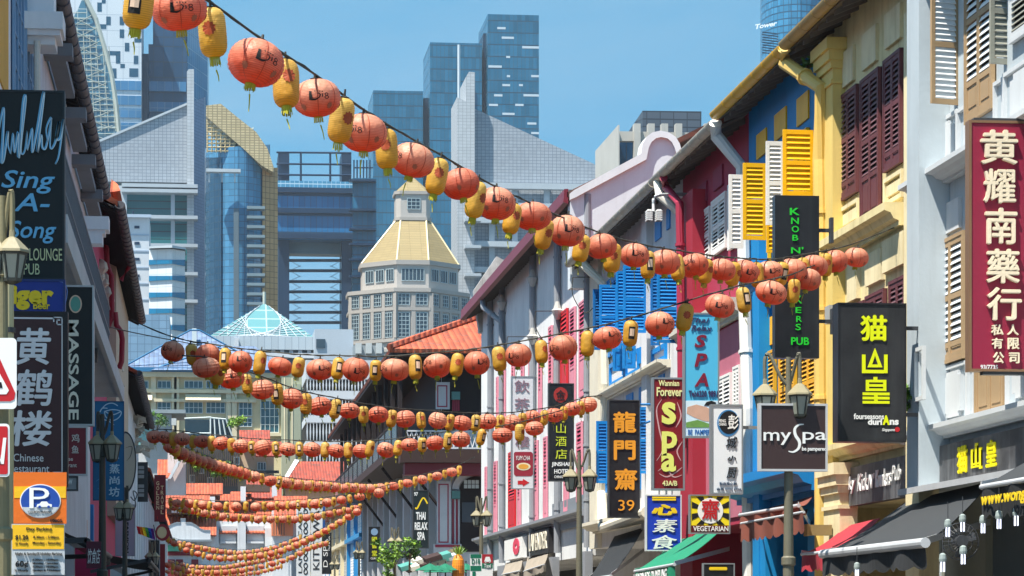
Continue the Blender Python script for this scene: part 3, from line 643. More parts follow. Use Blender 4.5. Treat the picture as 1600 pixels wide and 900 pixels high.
# lattice sail tower
LATT = paint('#a9b0a8', .5, .3, .3, bump=0); SAILG = curtain('#3f6a80', '#9fb0b4', 2.2, 2.2, .09, .09, .3, .15, wave=.05)
t = thing('lattice_tower', (onY(160, 900, 700).x, 705, 0), 'curved glass tower with a pale lattice crown behind the left roofs', 'tower')
sil = [(90, 260), (96, 60), (122, 14), (131, -8), (150, 30), (165, 80), (175, 120), (182, 165), (186, 210), (187, 300)]
P = [onY(x, y, 700) for x, y in sil]; P = [Vector((P[0].x, 700, 0))] + P + [Vector((P[-1].x, 700, 0))]
MB().prism(P, (0, 16, 0)).build('facade', SAILG, t)
L = []
for y in range(20, 215, 9): L.append((100, y, 133 + min(52, max(0, (y - 10)) * .28), y))
for i in range(8): L.append((100 + i * 10, 30 + i * 6, 104 + i * 11, 205))
for y in range(20, 200, 22): L += [(104, y, 150 + (y - 20) * .15, y + 26), (150 + (y - 20) * .15, y, 104, y + 26)]
bars(t, L, 699.5, .10, LATT, 'lattice')
bars(t, [(131, -8, 150, 30), (150, 30, 165, 80), (165, 80, 175, 120), (175, 120, 182, 165), (182, 165, 186, 210)], 699.3, .6, LATT, 'rim', 6)
# round tower with gold louvred roof
GOLDL = curtain('#a39472', '#85785a', .9, .5, .2, .3, .3, .4, wave=0); BRONZ = curtain('#9a7a50', '#6b5434', 1.0, 1.1, .14, .1, .3, .35, wave=.03)
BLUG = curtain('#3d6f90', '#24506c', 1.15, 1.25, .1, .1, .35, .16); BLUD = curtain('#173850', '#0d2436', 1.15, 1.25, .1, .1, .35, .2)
t = thing('round_tower', (onY(370, 900, 570).x, 575, 0), 'rounded blue glass tower with a slanting gold lattice roof', 'tower')
fp = []
for k in range(13):
    a = -pi / 2 + pi * k / 12; fp.append((371 + 51 * sin(a), 566 - 10 * cos(a), 232 + (371 + 51 * sin(a) - 320) * -.06))
tower('facade', fp + [(422, 590, 228), (320, 590, 236)], BLUG, parent=t)
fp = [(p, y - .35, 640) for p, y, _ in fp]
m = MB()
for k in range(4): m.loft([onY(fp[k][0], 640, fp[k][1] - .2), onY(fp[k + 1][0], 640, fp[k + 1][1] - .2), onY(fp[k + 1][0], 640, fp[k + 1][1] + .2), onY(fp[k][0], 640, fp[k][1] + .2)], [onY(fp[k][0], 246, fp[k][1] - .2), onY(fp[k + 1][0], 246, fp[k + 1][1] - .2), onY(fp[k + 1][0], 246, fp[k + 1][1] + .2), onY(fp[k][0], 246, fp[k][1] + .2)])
m.build('shaded_glazing', BLUD, t)  # darker copy of the glass paints shade onto the left facets
roofp = [(322, 165), (345, 162), (372, 184), (400, 206), (418, 232), (428, 262), (427, 269), (408, 258), (380, 232), (322, 182)]
MB().prism([onY(x, y, 556) for x, y in roofp], (0, 16, 0)).build('lattice_roof', GOLDL, t)
L = [(324, y, min(376, 324 + (y - 182) * 1.05), y) for y in range(188, 240, 6)] + [(324 + i * 7, 186 + i * 6, 324 + i * 7, 238) for i in range(8)] + [(322, 181, 428, 268)]
bars(t, L, 556.5, .16, GOLDL, 'lattice')
m = MB()
for i in range(26):
    a, b = random.uniform(340, 384), random.uniform(205, 238); m.tube([onY(a, b, 558), onY(a + random.uniform(-18, 18), min(240, b + random.uniform(-14, 12)), 560)], .14, 4)
m.build('roof_trusses', LATT, t)
tower('bronze_strip', [(410, 559, 262), (434, 561, 262), (434, 585, 262), (410, 585, 262)], BRONZ, parent=t)
for y in range(322, 480, 15): slab(t, 386, y, 414, y + 4, 553, 3, paint('#71858f', .6, .3, .3, bump=0), 'balcony_slab')
slab(t, 365, 326, 373, 500, 554.5, .5, paint('#5a6a74', .5, .3, .3, bump=0), 'pier')
for x in (326, 346, 366): slab(t, x, 265, x + 2, 284, 553, 1, WFR, 'roof_post')
slab(t, 322, 264, 376, 268, 552.5, 2, WFR, 'roof_post')
# gate-shaped tower with an opening
DEEP = paint('#16304c', .4, .3, .1, bump=0); BRG = curtain('#10507a', '#0c3350', 1.5, 5.2, .08, .2, .4, .2)
t = thing('gate_tower', (onY(490, 900, 750).x, 760, 0), 'blue glass gateway tower with a barred opening under its bridge', 'tower')
for x0, x1 in ((435, 452), (534, 549)): slab(t, x0, 238, x1, 960, 748, 12, DEEP, 'leg')
slab(t, 432, 296, 551, 374, 746, 16, BRG, 'bridge')
for y in (294, 326, 366): slab(t, 430, y, 553, y + 6, 745, 2, DEEP, 'floor_band')
slab(t, 432, 284, 551, 296, 745.5, .4, curtain('#3f7ea0', '#a8c4d4', 1.2, 9, .1, .03, .2, .1), 'glass_balustrade')
slab(t, 452, 376, 534, 396, 752, 6, paint('#5f7680', .5, .5, .3, bump=0), 'soffit_panel')
bars(t, [(432, y, 549, y + 1) for y in (238, 256, 273, 290)] + [(470, 238, 470, 295), (516, 238, 516, 295)], 747, .28, DEEP, 'roof_frame')
bars(t, [(452, y, 535, y) for y in (407, 423, 440, 456, 472, 488, 504)], 752, .42, DEEP, 'cross_bar')
L = []
for y in (407, 423, 440, 456, 472, 488): L += [(453, y, 470, y + 10), (533, y, 516, y + 10), (453, y + 16, 470, y + 8), (533, y + 16, 516, y + 8)]
bars(t, L, 753, .07, WFR, 'tie_rod')
block(None, 551, 588, 744, 278, 16, TEAL, parent=t, part='side_wing')
for y in (280, 326, 356, 380, 404, 430): slab(t, 546, y, 588, y + 2.5, 741, 3, DEEP, 'floor_band')
bars(t, [(553, 262 - i * 0, 583, 262) for i in range(1)] + [(553 + i * 5, 250, 553 + i * 5, 280) for i in range(6)], 745, .2, DEEP, 'roof_frame')
# hotel with the gold pyramid roof
STONE = paint('#aea9a4', .7, .25, .12, bump=0); STONED = paint('#9f9a95', .7, .25, .12, bump=0); GOLDR = curtain('#827350', '#776844', 1.6, .55, .04, .14, .14, .6, wave=0, spec=.3); HWIN = paint('#33424e', .12, .3, .1, bump=0, spec=.6); HFR = paint('#9fb0b6', .5, .2, .2, bump=0); GILT = paint('#d6c6a0', .4, .2, .3, bump=0)
Y = 560
t = thing('hotel_tower', (onY(643, 900, Y + 14).x, Y + 14, 0), 'stone octagonal tower under a golden pyramid roof with a lantern top', 'tower')
def octa(cx, half, front, Y0, side):      # picture columns: centre, half width, half width of the front face -> corners (x, y)
    k = F / Y0; a = onY(cx, 0, Y0).x; hw = half / k; fw = front / k; d = (hw - fw) * side
    return [Vector((a - fw, Y0, 0)), Vector((a + fw, Y0, 0)), Vector((a + hw, Y0 + d, 0)), Vector((a + hw, Y0 + d + 2 * fw, 0)), Vector((a + fw, Y0 + 2 * d + 2 * fw, 0)), Vector((a - fw, Y0 + 2 * d + 2 * fw, 0)), Vector((a - hw, Y0 + d + 2 * fw, 0)), Vector((a - hw, Y0 + d, 0))]
def zY(py, Y0): return onY(640, py, Y0).z
def ring(P, z0, z1, mat, name, grow=0.0, P2=None, parent=None):
    c = sum(P, Vector()) / len(P)
    A = [p + (p - c).normalized() * grow + UP * z0 for p in P]; Bq = [(p + (p - c).normalized() * grow) + UP * z1 for p in (P2 or P)]
    return MB().loft(A, Bq).build(name, mat, parent or t)
P1 = octa(644, 94, 28, Y, 1.0); P2_ = octa(645, 76, 25, Y + 1.5, 1.0); P3 = octa(645, 77, 25, Y + 1.5, 1.0); P4 = octa(646, 27, 20, Y + 10, 1.0)
ring(P1, 0, zY(456, Y), STONE, 'lower_storeys'); ring(P2_, zY(456, Y), zY(412, Y), STONE, 'upper_storey')
for y0, y1, g in ((450, 456, .5), (480, 485, .35), (529, 534, .5), (545, 549, .3)): ring(P1, zY(y1, Y), zY(y0, Y), STONED, 'cornice', g)
ring(P2_, zY(412, Y), zY(405, Y), STONED, 'cornice', .5)
c4 = [Vector((p.x, p.y, 0)) for p in P4]
ring(P3, zY(405, Y), zY(342, Y + 8), GOLDR, 'gold_roof', 0, c4)
A = [p + UP * zY(405, Y) for p in P3]; Bq = [p + UP * zY(342, Y + 8) for p in c4]; m = MB()
for a, b in zip(A, Bq): m.tube([a, b], .22, 5)
m.build('roof_ridge', GILT, t)
ring(c4, zY(342, Y + 8), zY(300, Y + 8), STONE, 'lantern_storey', .0); ring(c4, zY(342, Y + 8), zY(337, Y + 8), STONED, 'cornice', .35); ring(c4, zY(301, Y + 8), zY(296, Y + 8), STONED, 'cornice', .4)
ap = sum(c4, Vector()) / 8
ring(c4, zY(296, Y + 8), zY(272, Y + 8), GOLDR, 'gold_cap', 0, [ap + (p - ap) * .12 for p in c4]); bars(t, [(646, 275, 646, 262)], Y + 16, .3, GILT, 'spike')
def fwin(P, i, u0, u1, py0, py1, Y0, nx, nz):
    a, b = P[i], P[(i + 1) % 8]; d = b - a; n = Vector((d.y, -d.x, 0)).normalized()
    if n.dot(a - sum(P, Vector()) / 8) < 0: n = -n
    z0, z1 = zY(py1, Y0), zY(py0, Y0); o = a + d * u0 + n * .03 + UP * z0; wv = d * (u1 - u0); w = wv.length; u = wv.normalized()
    m = MB(); m.mat(0).obox(o, wv, n * .06, UP * (z1 - z0)); m.mat(1)
    frame(m, o + n * .06, u, w, z1 - z0, n, .13, .1)
    for k in range(1, nx): m.obox(o + u * (w * k / nx - .05) + n * .06, u * .1, n * .1, UP * (z1 - z0))
    for k in range(1, nz): m.obox(o + UP * ((z1 - z0) * k / nz - .05) + n * .062, u * w, n * .09, UP * .1)
    m.build('window', [HWIN, HFR], t)
for i, cols in ((7, 4), (0, 2), (1, 4)):
    for k in range(cols):
        u0, u1 = (k + .2) / cols, (k + .86) / cols
        fwin(P1, i, u0, u1, 458, 477, Y, 3, 3); fwin(P1, i, u0, u1, 488, 527, Y, 3, 6)
    for k in range(cols + 1):
        a, b = P1[i], P1[(i + 1) % 8]; d = b - a; n = Vector((d.y, -d.x, 0)).normalized()
        if n.dot(a - ap) < 0: n = -n
        o = a + d * ((k + .03) / cols - .07 / cols) + UP * zY(528, Y); MB().obox(o, d.normalized() * .8, n * .28, UP * (zY(458, Y) - zY(528, Y))).build('pier', STONED, t)
for i, S_ in ((7, ((.1, .34), (.4, .64), (.7, .92))), (0, ((.14, .86),)), (1, ((.08, .32), (.38, .62), (.68, .92)))):
    for u0, u1 in S_: fwin(P2_, i, u0, u1, 419, 439, Y + 1.5, 3 if i else 6, 1)
fwin(c4, 0, .25, .77, 307, 325, Y + 8, 3, 3)
for i in range(9): slab(t, 556 + i * 21, 534, 562 + i * 21, 700, Y - .6, .5, STONED, 'pier') if i < 0 else None
# concrete building on the right
CONC = paint('#b3b1ab', .8, .35, .15, streak=.3, bump=0); DKB = curtain('#3d4650', '#262d36', 1.6, .9, .06, .16, .3, .6, wave=0)
t = thing('concrete_block', (onY(1020, 900, 330).x, 340, 0), 'concrete block with a dark louvred plant room and square posts on its roof', 'office block')
MB().loft([onY(930, 500, 345), onY(966, 500, 316), onY(968, 500, 316), onY(933, 500, 346)], [onY(930, 236, 345), onY(966, 195, 316), onY(968, 195, 316), onY(933, 236, 346)]).build('flank_wall', CONC, t)
tower('plant_room', [(979, 336, 210), (1004, 330, 173), (1095, 330, 174), (1096, 350, 174), (979, 352, 210)], DKB, parent=t)
for x in (991, 1013, 1034, 1056, 1101): slab(t, x, 193, x + 10, 300, 318, 1.2, CONC, 'roof_post')
slab(t, 968, 209, 1180, 220, 318.5, 1, CONC, 'roof_beam'); slab(t, 968, 220, 1180, 500, 322, 12, NAVY, 'glazed_storey')
# curved glass tower at the upper right
CURV = curtain('#2c6484', '#1a4460', 1.2, 1.35, .12, .18, .5, .15)
t = thing('glass_tower', (onY(1250, 900, 560).x, 575, 0), 'rounded bright blue glass tower with white letters behind the yellow gutter', 'tower')
fp = [(1250 + 62 * sin(a), 566 - 14 * cos(a), -60) for a in [-pi / 2 + pi * k / 12 for k in range(13)]]
tower('facade', fp + [(1312, 590, -60), (1188, 590, -60)], CURV, parent=t)
m = MB(); a = onY(1192, 48, 552); letter(m, 'Tower', onY(1180, 46, 551.5), onY(1214, 40, 551.5) - onY(1180, 46, 551.5), UP * .95, (0, -1, 0), .1, .03, .2); m.build('lettering', paint('#e8eef2', .5, .1, 1), t)
m = MB()
for z in range(0, 8): m.lathe([(1, 0)], seg=3) if False else None
bars(t, [(1191, y, 1216, y + 3) for y in range(50, 84, 4)], 551.6, .12, DEEP, 'sun_louvre')
# lower blocks on the left
HDBW = paint('#c3c9d0', .7, .2, .08, streak=.15, bump=0); HDBG = paint('#9fb0c2', .7, .2, .1, bump=0)
t = block('apartment_tower', 120, 233, 470, 336, 14, HDBW, 'plain white apartment tower with a column of small dark openings', 'apartment tower')
for y in (353, 378, 403, 429, 454, 480, 505): slab(t, 210, y, 218, y + 4, 470, .2, DEEP, 'window', .15)
for y in (366, 391, 417, 442, 467): slab(t, 186, y, 233, y + 1.6, 470, .2, HDBG, 'groove', .1)
slab(t, 184, 335, 236, 339, 469, 2, HDBG, 'roof_edge'); bars(t, [(208, 336, 208, 330)], 474, .12, DEEP, 'aerial')
TB = curtain('#0c5a7c', '#0a4460', 2.4, 4, .04, .02, .3, .2); OFFW = curtain('#c6c9cc', '#a9afb6', 1.6, 2.0, .04, .05, .05, .6, wave=0)
t = tower('striped_tower', [(233, 455, 390), (269, 453, 389), (289, 456, 392), (289, 466, 392), (233, 466, 390)], OFFW, 'tower striped in white and deep blue bands', 'office block')
for i, y in enumerate((406, 431, 457, 482, 508)):
    tower('glazed_floor', [(232.6, 454.7, y), (269, 452.7, y), (289.4, 455.7, y), (289.4, 457, y), (269, 454, y), (232.6, 456, y)], TB, parent=t, z0=zY(y + 12.5, 454))
t = tower('striped_tower', [(233, 453.8, 388), (269, 451.8, 387), (290, 454.8, 390), (290, 466, 390), (233, 466, 388)], WFR, parent=t, z0=zY(391, 454))
GLB = curtain('#6d8aa3', '#4f6a80', 1.0, 1.1, .07, .07, .2, .35, wave=.03)
block('tiled_block', 185, 265, 400, 491, 20, GLB, 'low blue grey panelled block below the white apartment tower', 'office block')
# glass pyramid building
PYG = curtain('#45767c', '#8fa8a6', 1.7, 1.5, .07, .1, .25, .5, wave=.03)
t = thing('pyramid_building', (onY(410, 900, 430).x, 440, 0), 'building topped by a shallow glass pyramid with white lattice', 'office block')
ba = [onY(326, 526, 420), onY(492, 526, 420)]; q = [Vector((ba[0].x, 420, ba[0].z)), Vector((ba[1].x, 420, ba[0].z)), Vector((ba[1].x, 436, ba[0].z)), Vector((ba[0].x, 436, ba[0].z))]
apx = onY(413, 474, 428); m = MB()
for i in range(4): m.poly([q[i], q[(i + 1) % 4], apx])
m.poly(q[::-1]); m.build('glass_pyramid', PYG, t)
m = MB()
for i in range(1, 12):
    s = i / 12; b_ = q[0].lerp(q[1], s)
    for e in (q[0], q[1]):
        k = s if e is q[1] else 1 - s
        m.tube([b_ + Vector((0, -.1, .05)), e.lerp(apx, 1 - (1 - k) if False else (k if e is q[1] else k)) + Vector((0, -.1, .05))], .06, 4)
m.build('lattice', WFR, t); bars(t, [(413, 476, 413, 456)], 428, .25, LATT, 'spike')
slab(t, 326, 526, 492, 545, 419.5, 17, curtain('#a5b1ba', '#8593a0', 1.0, 3, .08, .03, .1, .6, wave=0), 'storey_band'); slab(t, 326, 545, 492, 640, 421, 12, HWIN, 'glazed_storey')
for x in range(326, 492, 14): slab(t, x, 545, x + 6, 552, 420, 2, HDBW, 'pier')
slab(t, 326, 552, 492, 558, 419.6, 3, HDBW, 'storey_band'); slab(t, 367, 528, 373, 556, 418, 2, HDBW, 'mast')
t = block('grey_block', 492, 552, 415, 514, 14, paint('#a9b4bf', .7, .25, .1, bump=0), 'plain pale grey block at the foot of the gold roofed tower', 'office block')
slab(t, 494, 530, 508, 544, 415, .3, HWIN, 'window', .2); slab(t, 552, 540, 600, 640, 412, 8, paint('#8f9aa2', .7, .5, .3, bump=0), 'plant_room')
for x in (556, 572, 588): slab(t, x, 536, x + 9, 552, 411, 1, paint('#b9bdbd', .6, .3, .4, bump=0), 'air_handler')

# thin tropical haze over everything, fading the far towers
m = MB().box(-900, 900, -200, 1500, -1, 330); hz, nt_, N_, L_, B_ = newmat("haze_air"); N_.remove(B_)
pv = N_.new("ShaderNodeVolumePrincipled"); pv.inputs['Color'].default_value = (.80, .88, .96, 1); pv.inputs['Density'].default_value = 0.0001; pv.inputs['Anisotropy'].default_value = 0.2
L_.new(pv.outputs[0], N_["Material Output"].inputs['Volume']); tag(m.build('haze', hz), kind='stuff')
# ================================================================ blocks beyond the end of the street
CREAMW = paint('#cbbd98', .75, .3, .4, streak=.25, bump=0); CREAM2 = paint('#d3c8aa', .75, .3, .4, streak=.2, bump=0); TEALW = paint('#2f5560', .12, .35, .6, bump=0, spec=.6); WHF = paint('#c9d2d2', .5, .2, 1, bump=0)
BROOF = tiles('#6f86a6', '#4c6080', .5, .5, 0, .5); BTRIM = paint('#2f6f9a', .5, .3, .5, bump=0)
def gwin(par, x0, y0, x1, y1, Y, nx=3, nz=2, gl=TEALW, fr=WHF, name='window'):
    a = onY(x0, y1, Y); b = onY(x1, y0, Y); w, h = b.x - a.x, b.z - a.z; t = Y / F
    m = MB(); m.mat(0).box(a.x, b.x, Y - .02, Y - .002, a.z, b.z); m.mat(1)
    e = 1.0 * t; frame(m, (a.x, Y - .003, a.z), (1, 0, 0), w, h, (0, -1, 0), e, .12)
    for k in range(1, nx): m.box(a.x + w * k / nx - e * .45, a.x + w * k / nx + e * .45, Y - .1, Y - .021, a.z + e, b.z - e)
    for k in range(1, nz): m.box(a.x + e, b.x - e, Y - .09, Y - .022, a.z + h * k / nz - e * .4, a.z + h * k / nz + e * .4)
    return m.build(name, [gl, fr], par)
Y = 300
t = thing('cream_building', (onY(330, 900, Y).x, Y + 7, 0), 'cream building with a blue grey hipped roof and rows of teal windows', 'building')
slab(t, 180, 584, 470, 960, Y, 14, CREAMW, 'wall'); slab(t, 184, 580, 474, 588, Y - .8, 15, CREAM2, 'cornice'); slab(t, 183, 576, 475, 580, Y - 1.1, 16, BTRIM, 'fascia')
ry = zY  # rows of the roof
ev = [onY(186, 577, Y - 1), onY(420, 577, Y - 1), onY(420, 577, Y + 14), onY(186, 577, Y + 14)]
pk = [onY(297, 516, Y + 6), onY(312, 516, Y + 6)]; m = MB()
e1 = onY(420, 577, Y - 1)
m.poly([ev[0], ev[1], pk[1], pk[0]]); m.poly([ev[1], ev[2], pk[1]]); m.poly([ev[2], ev[3], pk[0], pk[1]]); m.poly([ev[3], ev[0], pk[0]]); m.poly(ev[::-1]); m.build('roof', BROOF, t)
pk2 = [onY(345, 541, Y + 6), onY(398, 541, Y + 6)]; ev2 = [onY(236, 578, Y - 1.6), onY(452, 578, Y - 1.6), onY(452, 578, Y + 15), onY(236, 578, Y + 15)]; m = MB()
m.poly([ev2[0], ev2[1], pk2[1], pk2[0]]); m.poly([ev2[1], ev2[2], pk2[1]]); m.poly([ev2[2], ev2[3], pk2[0], pk2[1]]); m.poly([ev2[3], ev2[0], pk2[0]]); m.build('roof', BROOF, t)
bars(t, [(186, 577, 297, 516), (312, 516, 420, 577), (297, 516, 312, 516), (236, 578, 345, 541)], Y - .5, .09, BTRIM, 'roof_ridge')
slab(t, 300, 513, 307, 540, Y + 3, 1, WHF, 'roof_mast')
for x in (236, 268, 272, 353, 362): slab(t, x, 588, x + 8, 700, Y - .35, .4, CREAM2, 'pier')
slab(t, 184, 609, 400, 613, Y - .5, .5, CREAM2, 'string_course'); slab(t, 184, 624, 400, 627, Y - .5, .5, CREAM2, 'string_course')
for x0, x1 in ((204, 232), (246, 267), (288, 317), (322, 352)): gwin(t, x0, 595, x1, 607, Y, 4 if x1 - x0 > 24 else 3, 1); gwin(t, x0, 628, x1, 646, Y, 4 if x1 - x0 > 24 else 3, 2)
gwin(t, 373, 626, 394, 650, Y, 3, 2); gwin(t, 373, 653, 394, 667, Y, 3, 2); gwin(t, 407, 626, 436, 676, Y, 4, 4)
for x0, x1 in ((208, 238), (290, 345)): MB().prism([(onY(x0, 626, Y).x, Y - .3, onY(x0, 626, Y).z), (onY(x0, 626, Y).x, Y - .3, onY(x0, 616, Y).z), (onY(x0, 626, Y).x, Y - 1.2, onY(x0, 626, Y).z)], (onY(x1, 0, Y).x - onY(x0, 0, Y).x, 0, 0)).build('window_hood', CREAM2, t)
PGREEN = paint('#a9ac93', .75, .3, .4, streak=.25, bump=0)
slab(t, 440, 590, 492, 960, Y - 2, 14, PGREEN, 'side_wing'); slab(t, 400, 676, 446, 681, Y - .6, .6, CREAM2, 'window_sill'); slab(t, 458, 600, 470, 700, Y - 2.3, .3, paint('#9da48f', .7, .3, .4, bump=0), 'panel')
for x in (445, 457): bars(t, [(x, 590, x, 700)], Y - 2.3, .08, CREAM2, 'downpipe')
# flats with balustered galleries
Y = 275
t = thing('apartment_block', (onY(560, 900, Y).x, Y + 6, 0), 'white apartment block with galleries of close upright bars', 'apartment block')
slab(t, 478, 600, 700, 960, Y + 1.6, 10, DARKIN, 'gallery_wall'); slab(t, 478, 564, 700, 592, Y, 11, paint('#b9bfc4', .7, .2, .3, bump=0), 'parapet')
BAL = paint('#c5cbd0', .6, .2, .5, bump=0)
for y0, y1 in ((612, 623), (650, 660), (690, 700), (728, 738)): slab(t, 478, y0, 700, y1, Y, 11, BAL, 'floor_slab')
m = MB()
for y0, y1 in ((592, 612), (623, 650), (660, 690), (700, 728)):
    for x in range(480, 640, 5):
        a = onY(x, y1, Y); b = onY(x, y0, Y); w = .075; zc = (a.z + b.z) / 2
        m.loft([(a.x - .02, Y, a.z), (a.x + .02, Y, a.z), (a.x + .02, Y + .1, a.z), (a.x - .02, Y + .1, a.z)], [(a.x - w, Y, zc), (a.x + w, Y, zc), (a.x + w, Y + .1, zc), (a.x - w, Y + .1, zc)])
        m.loft([(a.x - w, Y, zc), (a.x + w, Y, zc), (a.x + w, Y + .1, zc), (a.x - w, Y + .1, zc)], [(a.x - .02, Y, b.z), (a.x + .02, Y, b.z), (a.x + .02, Y + .1, b.z), (a.x - .02, Y + .1, b.z)])
m.build('baluster_screen', BAL, t)
gwin(t, 481, 573, 489, 586, Y, 1, 1, HWIN)
# roof-top rooms and plants over the far houses
WALLW = paint('#c9ccd0', .75, .3, .6, streak=.2, bump=0); DGL = paint('#26363f', .15, .3, .5, bump=0, spec=.6)
t = block('rooftop_house', 215, 268, 270, 643, 8, WALLW, 'white flat roofed house behind the left ends of the lantern strings', 'house', part='wall')
slab(t, 200, 640, 290, 645, 268.5, 10, paint('#8d979c', .7, .3, .6, bump=0), 'flat_roof'); slab(t, 190, 660, 240, 700, 266, 2, paint('#7fa9a4', .3, .3, .5, bump=0), 'glass_screen'); slab(t, 206, 652, 234, 660, 265.5, 3, DGL, 'canopy')
a = onY(268, 660, 269); tag(MB().box(a.x, a.x + .45, 268.4, 269, a.z - .3, a.z + .35).build('air_conditioner', paint('#c2c4c2', .6, .3, 3)), 'small white air conditioner on the side of the white rooftop house', 'air conditioner')
t = block('glass_pavilion', 289, 362, 266, 655, 7, DGL, 'dark glazed rooftop pavilion with a slanting side', 'pavilion', part='glazing')
tower('side_glazing', [(328, 264, 653), (352, 265, 653), (367, 270, 690), (328, 270, 690)], DGL, parent=t)
bars(t, [(288, 654, 330, 652), (288, 677, 330, 677), (329, 652, 329, 700), (330, 653, 353, 655), (353, 655, 366, 690), (335, 655, 337, 692), (342, 655, 346, 692), (348, 656, 355, 692)], 263.6, .07, WHF, 'frame')
# end of the street: houses with clay roofs facing the camera
ORG = tiles('#c9603a', '#8f4028', .26, .5, 0); ORGD = tiles('#b04a34', '#7c3428', .26, .5, 0); WPAR = paint('#d3d6d9', .75, .25, .6, streak=.3, bump=0, dirtcol='#8c9094'); GTRIM = paint('#7e8890', .7, .3, .6, bump=0); MARN = paint('#7a2630', .6, .3, .6, bump=0); BROWNP = paint('#59483e', .7, .3, .6, bump=0); DKGREY = paint('#3d4246', .7, .3, .4, bump=0)
def roof_face(par, x0, x1, ylow, yhigh, Ya, Yb, mat, x0t=None, x1t=None, name='roof', th=.12):
    A = [onY(x0, ylow, Ya), onY(x1, ylow, Ya), onY(x1t if x1t is not None else x1, yhigh, Yb), onY(x0t if x0t is not None else x0, yhigh, Yb)]
    return MB().prism(A, (0, .02, -th)).build(name, mat, par)
Y = 236
t = thing('shophouse', (onY(300, 900, Y).x, Y + 5, 0), 'low white house with a curved white gable under an orange clay roof', 'shophouse')
slab(t, 225, 832, 336, 960, Y, 9, WPAR, 'wall'); roof_face(t, 230, 338, 836, 785, Y - .6, Y + 6, ORG)
hp = [(258, 846), (258, 826), (270, 820), (276, 818), (282, 818), (282, 812), (290, 812), (290, 818), (298, 818), (306, 822), (314, 828), (320, 830), (329, 830), (329, 846)]
MB().prism([onY(x, y, Y - 1.2) for x, y in hp], (0, .5, 0)).build('gable_parapet', WPAR, t)
m = MB(); pp = [onY(x, y, Y - 1.25) for x, y in hp[1:-1]]
for a, b in zip(pp, pp[1:]): m.loft([a, b, b + Vector((0, 0, .12)), a + Vector((0, 0, .12))], [q + Vector((0, .6, 0)) for q in (a, b, b + Vector((0, 0, .12)), a + Vector((0, 0, .12)))])
m.build('coping', GTRIM, t); slab(t, 258, 843, 331, 846, Y - 1.4, 1, GTRIM, 'string_course')
for x0 in (262, 275, 299): slab(t, x0, 874, x0 + 11, 884, Y - .2, .3, MARN, 'shutter')
slab(t, 261, 862, 318, 868, Y - .3, .4, MARN, 'arch_band'); slab(t, 262, 884, 325, 960, Y - .25, .3, MARN, 'shop_front'); slab(t, 262, 852, 281, 861, Y - .8, .8, paint('#5aa88a', .6, .4, 4, bump=0), 'tile_awning')
for x in (280, 291, 302, 312): slab(t, x, 884, x + 7, 890, Y - .5, .2, WHF, 'fanlight')
slab(t, 260, 791, 325, 803, Y + 1, 3, BROWNP, 'clerestory'); roof_face(t, 256, 328, 793, 774, Y + .6, Y + 4, ORG, name='jack_roof')
for x in (268, 278, 288): slab(t, x, 796, x + 8, 801, Y + .9, .2, WHF, 'clerestory_window')
Y = 240
t = thing('shophouse', (onY(400, 900, Y).x, Y + 5, 0), 'white end house with tall blank wall panels under orange roofs', 'shophouse')
slab(t, 336, 815, 470, 960, Y, 9, WPAR, 'wall'); roof_face(t, 332, 432, 832, 782, Y - .6, Y + 6, ORG)
for x0, x1, y in ((330, 342, 826), (371, 384, 815), (414, 425, 825)): slab(t, x0, y, x1, 960, Y - .9, .9, WPAR, 'pilaster')
for x0, x1 in ((344, 369), (386, 412)): slab(t, x0, 822, x1, 846, Y - .25, .26, paint('#bfc3c7', .7, .25, .6, bump=0), 'wall_panel'); slab(t, x0, 846, x1, 849, Y - .6, .6, WPAR, 'string_course')
slab(t, 328, 776, 336, 830, Y + 3, 1.2, WPAR, 'party_wall'); slab(t, 425, 790, 433, 830, Y + 2, 1.2, WPAR, 'party_wall')
for a in ((291, 348, 772, 755, 760, 772), (360, 393, 782, 768, 0, 0)):
    roof_face(t, a[0], a[1], a[2], a[3], Y + 3, Y + 6, ORG, name='jack_roof'); slab(t, a[0] + 4, a[2] - 2, a[1] - 4, a[2] + 8, Y + 4, 2, BROWNP, 'clerestory')
roof_face(t, 300, 432, 800, 772, Y + 5, Y + 9, ORG); roof_face(t, 385, 440, 778, 745, Y + 6, Y + 10, ORGD); slab(t, 384, 757, 422, 768, Y + 3.2, 2, BROWNP, 'clerestory')
slab(t, 376, 760, 384, 784, Y + 3, 1, WPAR, 'chimney'); slab(t, 425, 750, 433, 776, Y + 3, 1, WPAR, 'chimney')
t = thing('shophouse', (onY(450, 900, 238).x, 242, 0), 'orange painted house with railings between the end house and the right row', 'shophouse')
slab(t, 425, 812, 458, 837, 237, 8, paint('#d07a54', .7, .3, .6, bump=0), 'wall'); slab(t, 425, 837, 456, 960, 237.5, 8, WPAR, 'wall'); roof_face(t, 428, 480, 812, 775, 236, 242, ORG)
bars(t, [(x, 812, x, 836) for x in range(428, 446, 4)], 236.6, .03, DKGREY, 'railing')
